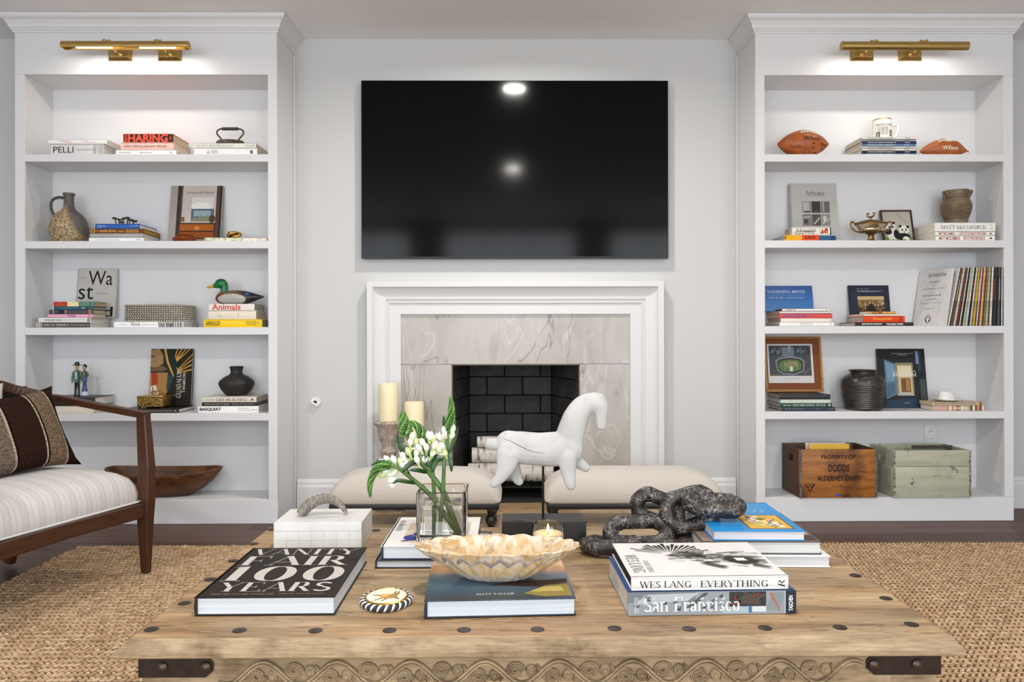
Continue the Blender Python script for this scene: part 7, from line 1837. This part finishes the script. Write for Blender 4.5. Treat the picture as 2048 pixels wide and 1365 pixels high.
# ---- chain of carved links
@matfn
def crackle():
    m = NT('cracked_black_wood'); v = m.coord('Object'); n = m.noise(v, 26, 3, .6)
    vor = m.add('ShaderNodeTexVoronoi', feature='DISTANCE_TO_EDGE'); vor.inputs['Scale'].default_value = 85
    mx = m.add('ShaderNodeMix', data_type='RGBA'); mx.inputs[0].default_value = .03
    nz = m.add('ShaderNodeTexNoise'); nz.inputs['Scale'].default_value = 40; m.l.new(v, nz.inputs['Vector']); m.l.new(v, mx.inputs[6]); m.l.new(nz.outputs['Color'], mx.inputs[7]); m.l.new(mx.outputs[2], vor.inputs['Vector'])
    e_ = m.ramp(vor.outputs['Distance'], [(.02, 1.0), (.075, 0.0)]); msk = m.ramp(n, [(.45, 0.0), (.58, 1.0)])
    k = m.mix(1.0, e_, msk, 'MULTIPLY'); k = m.mix(.7, 0.0, k)
    c = m.mix(k, m.ramp(m.noise(v, 12, 3), [(.35, '#141414'), (.7, '#3A2F29')]), '#A39E99'); 
    m.set(Base_Color=c, Roughness=.42); m.bump(vor.outputs['Distance'], .35, .003); return m.m
ch_o = atz(1300, 1092, TZe)
chn = thing('chain_sculpture', 'heavy chain of interlocked black crackled wooden links beside blue book', 'chain', (ch_o.x, 1.98, TZe))
def chain_link(c, ax_, nr, L, Wd, r=.0205):
    a_ = Vector(ax_).normalized(); n_ = Vector(nr).normalized(); b_ = n_.cross(a_).normalized(); a_ = b_.cross(n_)
    pts = []; hl, rr = (L - Wd) / 2, Wd / 2 - r
    for k in range(14): t_ = -math.pi / 2 + math.pi * k / 13; pts.append((hl + rr * math.cos(t_), rr * math.sin(t_)))
    for k in range(14): t_ = math.pi / 2 + math.pi * k / 13; pts.append((-hl + rr * math.cos(t_), rr * math.sin(t_)))
    P = [Vector(c) + a_ * u_ + b_ * v_ for u_, v_ in pts]
    rad = [r * (1 + .05 * math.sin(i * 1.3) + .04 * math.sin(i * 2.9 + 1)) for i in range(len(P))]
    MB().tube(P, rad, 14, closed=True).obj('link', crackle(), chn)
def CL(px, py, Y): q_ = at(px, py, Y); return (q_.x - chn.location.x, Y - 1.98, q_.z - TZe)
def lk(px, py, Y, ax_, nr, L, Wd, zmin=None):
    c_ = list(CL(px, py, Y))
    if zmin is not None: c_[2] = zmin
    chain_link(c_, ax_, nr, L, Wd)
lk(1228, 1086, 1.93, (1, -.10, 0), (0, .1, 1), .180, .110, .0215)
lk(1277, 1066, 1.955, (1, .05, -.10), (-.10, -.66, .75), .186, .110)
lk(1315, 1020, 2.00, (1, .15, -.42), (-.15, -1, .10), .152, .102)
lk(1380, 1020, 1.965, (1, .05, .26), (-.12, -.86, .5), .166, .122)
lk(1427, 1010, 1.945, (1, -.06, -.02), (.05, -.22, 1), .168, .100)
lk(1350, 1083, 1.945, (.9, .5, 0), (0, 0, 1), .130, .096, .0215)
# ---- city book and drawing book
sf, z1 = tbook('thick city photo book with white serif title on its spine', 1255, 1595, 1230, .25, .0465, R(1.6), '#8E8F90', page='#D9D3CC', top='#2C4A7A')
rnd = random.Random(21)
g = [('#8B8F92', ('r', 0, .0, 1, 1)), ('#6E7478', ('r', .0, .55, .4, 1)), ('#A9ADB0', [(.05, .5), (.35, .6), (.42, .95), (.1, .9)]), ('#4A4E50', [(.34, .3), (.45, .95), (.48, .95), (.38, .3)]), ('#2F3234', ('r', .6, .25, .82, .98)), ('#4E423A', [(.62, .5), (.7, .9), (.8, .85), (.78, .4)]), ('#9BAAB0', ('r', .56, .05, .72, .34)), ('#C2C8CA', ('r', .73, .1, .82, .34)), ('#47688A', ('r', .715, .06, .735, .36)), ('#7C8687', [(.82, .2), (.86, .95), (.93, .9), (.9, .1)]), ('#A85A4A', [(.84, .9), (.9, .12), (.905, .14), (.855, .92)]), ('#1F2A33', ('r', .935, 0, 1, 1)), ('#C9CDD0', ('r', .932, 0, .936, 1))]
g += [(rnd.choice(['#55595C', '#3C4042', '#B5B9BB', '#747A7D']), [(x, y_), (x + .03, y_ + .12), (x + .025, y_ - .05)]) for x, y_ in [(rnd.uniform(.02, .55), rnd.uniform(.15, .85)) for _ in range(26)]] + [(rnd.choice(['#1E1A18', '#6B4A3A', '#8A2E22', '#3A4A3A']), ('e', rnd.uniform(.61, .81), rnd.uniform(.4, .95), .008, .05)) for _ in range(26)]
sf.front.shapes('spine_photo', g)
sf.front.text('San Francisco', .095, .16, .66, .78, '#F2F2F0', 'serif'); sf.front.text('Golden Gate', .035, .12, .05, .78, '#E4E4E2', 'sans', turn=90); sf.front.text('Untertberger', .054, .12, .066, .78, '#E4E4E2', 'sans', turn=90); sf.front.text('TASCHEN', .955, .12, .98, .78, '#F2F2F0', 'bold', turn=90)
MB().box(-.1695, -.1665, -.12, .12, .001, .045).obj('red_endpaper', paint('#A8402E', .5), sf.r) if False else None
wl, z2 = tbook('white book with a black ink drawing and serif spine title', 1262, 1579, 1181, .248, .0275, R(1.2), '#D9D7D3', z=z1, page='#2A2725')
wl.front.text('WES LANG', .05, .22, .38, .7, '#161616', 'serif'); wl.front.text('EVERYTHING', .44, .22, .87, .7, '#161616', 'serif'); wl.front.text('R', .935, .2, .975, .78, '#161616', 'serif', turn=90, shear=.2)
g = []
for i in range(24):            # fan of feathers
    a_ = R(150 - i * 7.4); L = .20 + .08 * rnd.random(); cx, cy = .36, .6
    ex, ey = cx + L * 1.15 * math.cos(a_), cy + L * 1.35 * math.sin(a_)
    ux_, uy_ = -math.sin(a_) * .011, math.cos(a_) * .016
    if ey > .985: k = (.985 - cy) / (ey - cy); ex, ey = cx + (ex - cx) * k, .985
    g.append((rnd.choice(['#2B2724', '#3A3531']), [(cx + .25 * (ex - cx), cy + .25 * (ey - cy)), (ex - ux_ * 1.3, ey - uy_), (ex + ux_ * .2, min(.99, ey + .012)), (ex + ux_ * 1.3, ey + uy_ * .3)]))
for i in range(130):            # brushy strokes of the figure
    x = rnd.uniform(.3, .92); yc = .62 - .25 * (x - .3) + rnd.gauss(0, .07); L = rnd.uniform(.03, .16); sl = rnd.uniform(-.5, .1); w_ = rnd.uniform(.003, .016)
    g.append((rnd.choice(['#2B2724', '#3F3935', '#5A534D', '#6E675F']), [(x, yc), (min(.97, x + L), yc + L * sl), (min(.97, x + L * .9), yc + L * sl - w_), (x + L * .1, yc - w_)]))
g += [('#2B2724', [(.5, .34), (.66, .38), (.64, .35), (.54, .31)]), ('#4A443F', [(.54, .3), (.56, .33), (.68, .22), (.63, .2)]), ('#3A3531', [(.86, .3), (.96, .2), (.93, .19), (.84, .26)]), ('#2B2724', [(.7, .5), (.86, .5), (.92, .34), (.8, .3), (.72, .38)]), ('#E2DFDA', [(.76, .46), (.83, .46), (.84, .38), (.77, .38)])]
wl.top.shapes('ink_drawing', g); wl.top.text('WES LANG', .035, .12, .115, .62, '#222222', 'serif', turn=-90); wl.top.text('EVERYTHING', .135, .12, .17, .44, '#77736E', 'serif', turn=-90)
# ---- stack with the blue book
b1_, z1 = tbook('thick white book at the bottom under the blue art book', 1405, 1661, 1135.5, .30, .0275, R(-1.5), '#E6E4E0', spine='+y', page='#D6D6D6')
b2_, z2 = tbook('grey-boarded book between the white and blue books', 1402, 1643, 1109.5, .30, .0315, R(-1.5), '#3E4248', z=z1, spine='+y', page='#D6D6D4', top='#5A4A44')
b2_.top.shapes('cover_photo', [('#8A7A70', ('r', .02, .0, .98, .3)), ('#4A3A34', ('r', .5, .02, .98, .2)), ('#B5A79C', ('r', .8, .25, .98, .6))])
b3_, z3 = tbook('bright blue art book with a colourful picture on its cover', 1427, 1611, 1082.5, .312, .0245, R(-1.5), '#1C86C6', z=z2, spine='+y', page='#DAD8DC')
cols = ['#E6D8B0', '#B9C98A', '#C75A3A', '#8A6A9A', '#D9A83A', '#E9E2CC', '#6B8A5A', '#D9B6B0', '#3A3A5A', '#A9BFC9']
g = [('#6E4A2A', ('r', .42, .06, .92, .52)), ('#C9A24A', ('r', .44, .075, .9, .505))]
for i in range(26): g.append((rnd.choice(cols), ('e', rnd.uniform(.49, .85), rnd.uniform(.13, .45), rnd.uniform(.015, .05), rnd.uniform(.02, .05))))
for i in range(9): x, y_ = rnd.uniform(.48, .8), rnd.uniform(.1, .42); g.append(('#2A2420', [(x, y_), (x + .08, y_ + .05), (x + .082, y_ + .044), (x + .004, y_ - .008)]))
b3_.top.shapes('cover_picture', g); b3_.top.text('PICASSO', .2, .6, .82, .74, '#8FB6C4', 'serif'); b3_.top.text('and the modern eye', .3, .8, .72, .86, '#8FB6C4', 'serif')

# ================================================================== armchair
O = Vector((at(292, 1149, 3.13).x, 3.13, 0)); bdir = Vector((-.955, .295, 0)); adir = Vector((-.295, -.955, 0))
ang = math.atan2(bdir.y, bdir.x)           # local +x = towards the back, local +y = along the front rail to the camera
ch = thing('armchair', 'walnut-framed armchair with striped white seat beside the bookcase', 'armchair', (O.x, O.y, .0170), ang)
WN = wood('#2C190F', '#573420', 1.4, .35, 'Z'); WNX = wood('#2C190F', '#573420', 1.4, .35, 'X'); WNY = wood('#2C190F', '#573420', 1.4, .35, 'Y')
CW, CD = .76, .64; g0 = .0145
def beam(name, P, mat, up=(0, 0, 1)):
    """beam through stations (centre x,y,z, half width across, half height)"""
    rings = []
    C = [Vector(p_[:3]) for p_ in P]
    for i, p_ in enumerate(P):
        t_ = (C[min(i + 1, len(C) - 1)] - C[max(i - 1, 0)]).normalized(); sd = t_.cross(Vector(up)).normalized(); u_ = sd.cross(t_)
        rings.append([tuple(C[i] + sd * sx * p_[3] + u_ * sy * p_[4]) for sx, sy in ((-1, -.85), (-.85, -1), (.85, -1), (1, -.85), (1, .85), (.85, 1), (-.85, 1), (-1, .85))])
    b = MB(); b.loft(rings, smooth=False); return b.obj(name, mat, ch)
for yy in (0, CW):
    beam('front_leg', [(0, yy, 0, .0125, .016), (.002, yy, .22, .022, .026), (.0, yy, .30, .024, .030), (-.004, yy, .44, .022, .028), (.012, yy, .655, .018, .022)], WN, (1, 0, 0))
    beam('rear_leg', [(CD + .03, yy + (.06 if yy == 0 else -.06), 0, .016, .020), (CD - .03, yy + (.05 if yy == 0 else -.05), .28, .022, .024), (CD - .06, yy + (.04 if yy == 0 else -.04), .62, .020, .022), (CD - .02, yy + (.05 if yy == 0 else -.05), .76, .018, .02)], WN, (1, 0, 0))
    beam('arm', [(-.008, yy, .652, .019, .014), (.20, yy, .678, .022, .013), (.45, yy + (.0 if yy == 0 else 0), .712, .022, .014), (CD - .06, yy + (.03 if yy == 0 else -.03), .722, .02, .016)], WNX)
    beam('side_rail', [(.02, yy, .27, .014, .030), (CD - .04, yy + (.05 if yy == 0 else -.05), .255, .014, .030)], WNX)
beam('front_rail', [(.0, .01, .262, .015, .030), (.0, CW * .5, .268, .015, .028), (.0, CW - .01, .262, .015, .030)], WNY)
beam('rear_rail', [(CD - .05, .06, .255, .014, .03), (CD - .05, CW - .06, .255, .014, .03)], WNY)
# curved top rail and leather back
tr = smoothpts([(CD - .10, .02, .724), (CD - .035, .08, .752), (CD - .005, .18, .785), (CD + .005, CW / 2, .80), (CD - .005, CW - .18, .785), (CD - .035, CW - .08, .752), (CD - .10, CW - .02, .724)], 5)
beam('top_rail', [q_ + (.014, .020) for q_ in tr], WNY)
b = MB(); rings = []
for q_ in tr: rings.append([(q_[0] - .012 + k_ * .0, q_[1], q_[2] - .018 - (q_[2] - .40) * f_) for f_, k_ in ((0, 0), (.33, 0), (.66, 0), (1.0, 0))] + [(q_[0] + .006, q_[1], q_[2] - .018 - (q_[2] - .40) * f_) for f_ in (1.0, .5, 0)])
b.loft(rings); b.obj('leather_back', paint('#1A1817', .25), ch)
# striped seat
@matfn
def stripes():
    m = NT('pinstripe_cotton'); v = m.coord('Object'); sep = m.add('ShaderNodeSeparateXYZ'); m.l.new(v, sep.inputs[0])
    def lines(freq, duty, off):
        a_ = m.add('ShaderNodeMath', operation='MULTIPLY_ADD'); m.l.new(sep.outputs[1], a_.inputs[0]); a_.inputs[1].default_value = freq; a_.inputs[2].default_value = off
        f_ = m.add('ShaderNodeMath', operation='FRACT'); m.l.new(a_.outputs[0], f_.inputs[0])
        c_ = m.add('ShaderNodeMath', operation='LESS_THAN'); m.l.new(f_.outputs[0], c_.inputs[0]); c_.inputs[1].default_value = duty; return c_.outputs[0]
    fine = lines(170, .13, 0); grp = lines(15, .42, .2); wide = lines(45, .035, .4)
    an = m.add('ShaderNodeMath', operation='MULTIPLY'); m.l.new(fine, an.inputs[0]); m.l.new(grp, an.inputs[1])
    mx = m.add('ShaderNodeMath', operation='MAXIMUM'); m.l.new(an.outputs[0], mx.inputs[0]); m.l.new(wide, mx.inputs[1])
    n = m.noise(v, 500, 2)
    m.set(Base_Color=m.mix(mx.outputs[0], '#D2CFCD', '#938D89'), Roughness=.9, Specular_IOR_Level=.15); m.bump(n, .15, .001); return m.m
def seat_ring(i_, z_, c=.06):
    x0, x1, y0, y1 = .018 + i_, CD - .07 - i_, .016 + i_, CW - .016 - i_; out = []
    for (cx, cy, a0) in ((x1 - c, y1 - c, 0), (x0 + c, y1 - c, 90), (x0 + c, y0 + c, 180), (x1 - c, y0 + c, 270)):
        for k in range(7): an = R(a0 + 90 * k / 6); out.append((cx + c * math.cos(an), cy + c * math.sin(an), z_))
    return out
b = MB(); b.loft([seat_ring(.004, .285, .03), seat_ring(-.004, .296, .03), seat_ring(-.006, .33, .03), seat_ring(.0, .365, .035), seat_ring(.012, .395, .05), seat_ring(.04, .418), seat_ring(.08, .433), seat_ring(.14, .442), seat_ring(.20, .446)]); b.obj('seat', stripes(), ch)
wp = seat_ring(-.010, .299, .03); MB().tube([(x, y_, z_) for x, y_, z_ in wp], .0045, 8, closed=True).obj('piping', fabric('#C9C8C6', '#E4E3E0'), ch)
# ---- striped cushion and pale cushion on the chair
def pillow(name, label, corners, thick, mat, puff=.10):
    """square cushion through four world corners (bl, br, tr, tl)"""
    bl, br, tr_, tl_ = [Vector(q_) for q_ in corners]; c_ = (bl + br + tr_ + tl_) / 4
    ex = ((br - bl) + (tr_ - tl_)) / 2; ey = ((tl_ - bl) + (tr_ - br)) / 2; W_, H2_ = ex.length, ey.length
    ez = ex.cross(ey).normalized(); ey = ez.cross(ex).normalized() * H2_
    M = Matrix((ex.normalized(), ey.normalized(), ez)).transposed().to_4x4(); M.translation = c_
    t = thing(name, label, 'cushion'); t.matrix_world = M
    n_ = 22; b = MB()
    for sg in (1, -1):
        vs = []; fs = []
        for j in range(n_ + 1):
            for i in range(n_ + 1):
                u_, v_ = 2 * i / n_ - 1, 2 * j / n_ - 1
                e_ = (1 - abs(u_) ** 2.4) * (1 - abs(v_) ** 2.4); pin = 1 - puff * (1 - abs(v_) ** 2) * (abs(u_) ** 3); pin2 = 1 - puff * (1 - abs(u_) ** 2) * (abs(v_) ** 3)
                z_ = sg * thick / 2 * max(0, e_) ** .55 * (1 + .04 * math.sin(5 * u_ + 3 * v_))
                vs.append((u_ * W_ / 2 * pin, v_ * H2_ / 2 * pin2, z_))
        for j in range(n_):
            for i in range(n_): q_ = j * (n_ + 1) + i; fs.append((q_, q_ + 1, q_ + n_ + 2, q_ + n_ + 1))
        b.add(vs, fs, 0, True)
    bmx = bmesh.new(); me_ = b.mesh('tmp', mat, fix=False); bmx.from_mesh(me_); bmesh.ops.remove_doubles(bmx, verts=bmx.verts[:], dist=1e-5); bmesh.ops.recalc_face_normals(bmx, faces=bmx.faces[:]); bmx.to_mesh(me_); bmx.free(); me_.name = 'cover'
    link('cover', me_, t); return t
def CP(a_, b_, z_): return O + adir * a_ + bdir * b_ + Vector((0, 0, z_))
@matfn
def kilim():
    m = NT('brown_kilim_stripes'); v = m.coord('Object'); sep = m.add('ShaderNodeSeparateXYZ'); m.l.new(v, sep.inputs[0])
    x = m.add('ShaderNodeMapRange'); x.inputs[1].default_value = -.235; x.inputs[2].default_value = .235; m.l.new(sep.outputs[0], x.inputs[0])
    D_, T_, W_, K_ = '#35201A', '#86705A', '#C4B7A4', '#180F0B'
    c = m.ramp(x.outputs[0], [(0, D_), (.10, W_), (.115, K_), (.135, '#7E7062'), (.37, W_), (.388, K_), (.405, D_), (.66, W_), (.674, K_), (.69, T_), (.865, W_), (.879, K_), (.895, D_), (1, D_)], 'CONSTANT')
    n = m.noise(m.coord('Object', (70, 260, 70)), 1.0, 3, .7); n2 = m.noise(v, 30, 3)
    c = m.mix(m.ramp(n, [(.40, .65), (.60, 0.0)]), c, '#15100D'); m.set(Base_Color=c, Roughness=.95, Specular_IOR_Level=.05); m.bump(n, .6, .003); return m.m
pillow('striped_cushion', 'dark brown kilim cushion with grey and tan stripes', [CP(.56, .30, .448), CP(.055, .285, .448), CP(.050, .435, .80), CP(.55, .44, .755)], .15, kilim(), .17)
pillow('pale_cushion', 'pale linen cushion tucked behind the brown striped cushion', [CP(.62, .47, .46), CP(.21, .47, .46), CP(.205, .515, .812), CP(.61, .525, .80)], .06, fabric('#D6CFC2', '#E4DED4'))
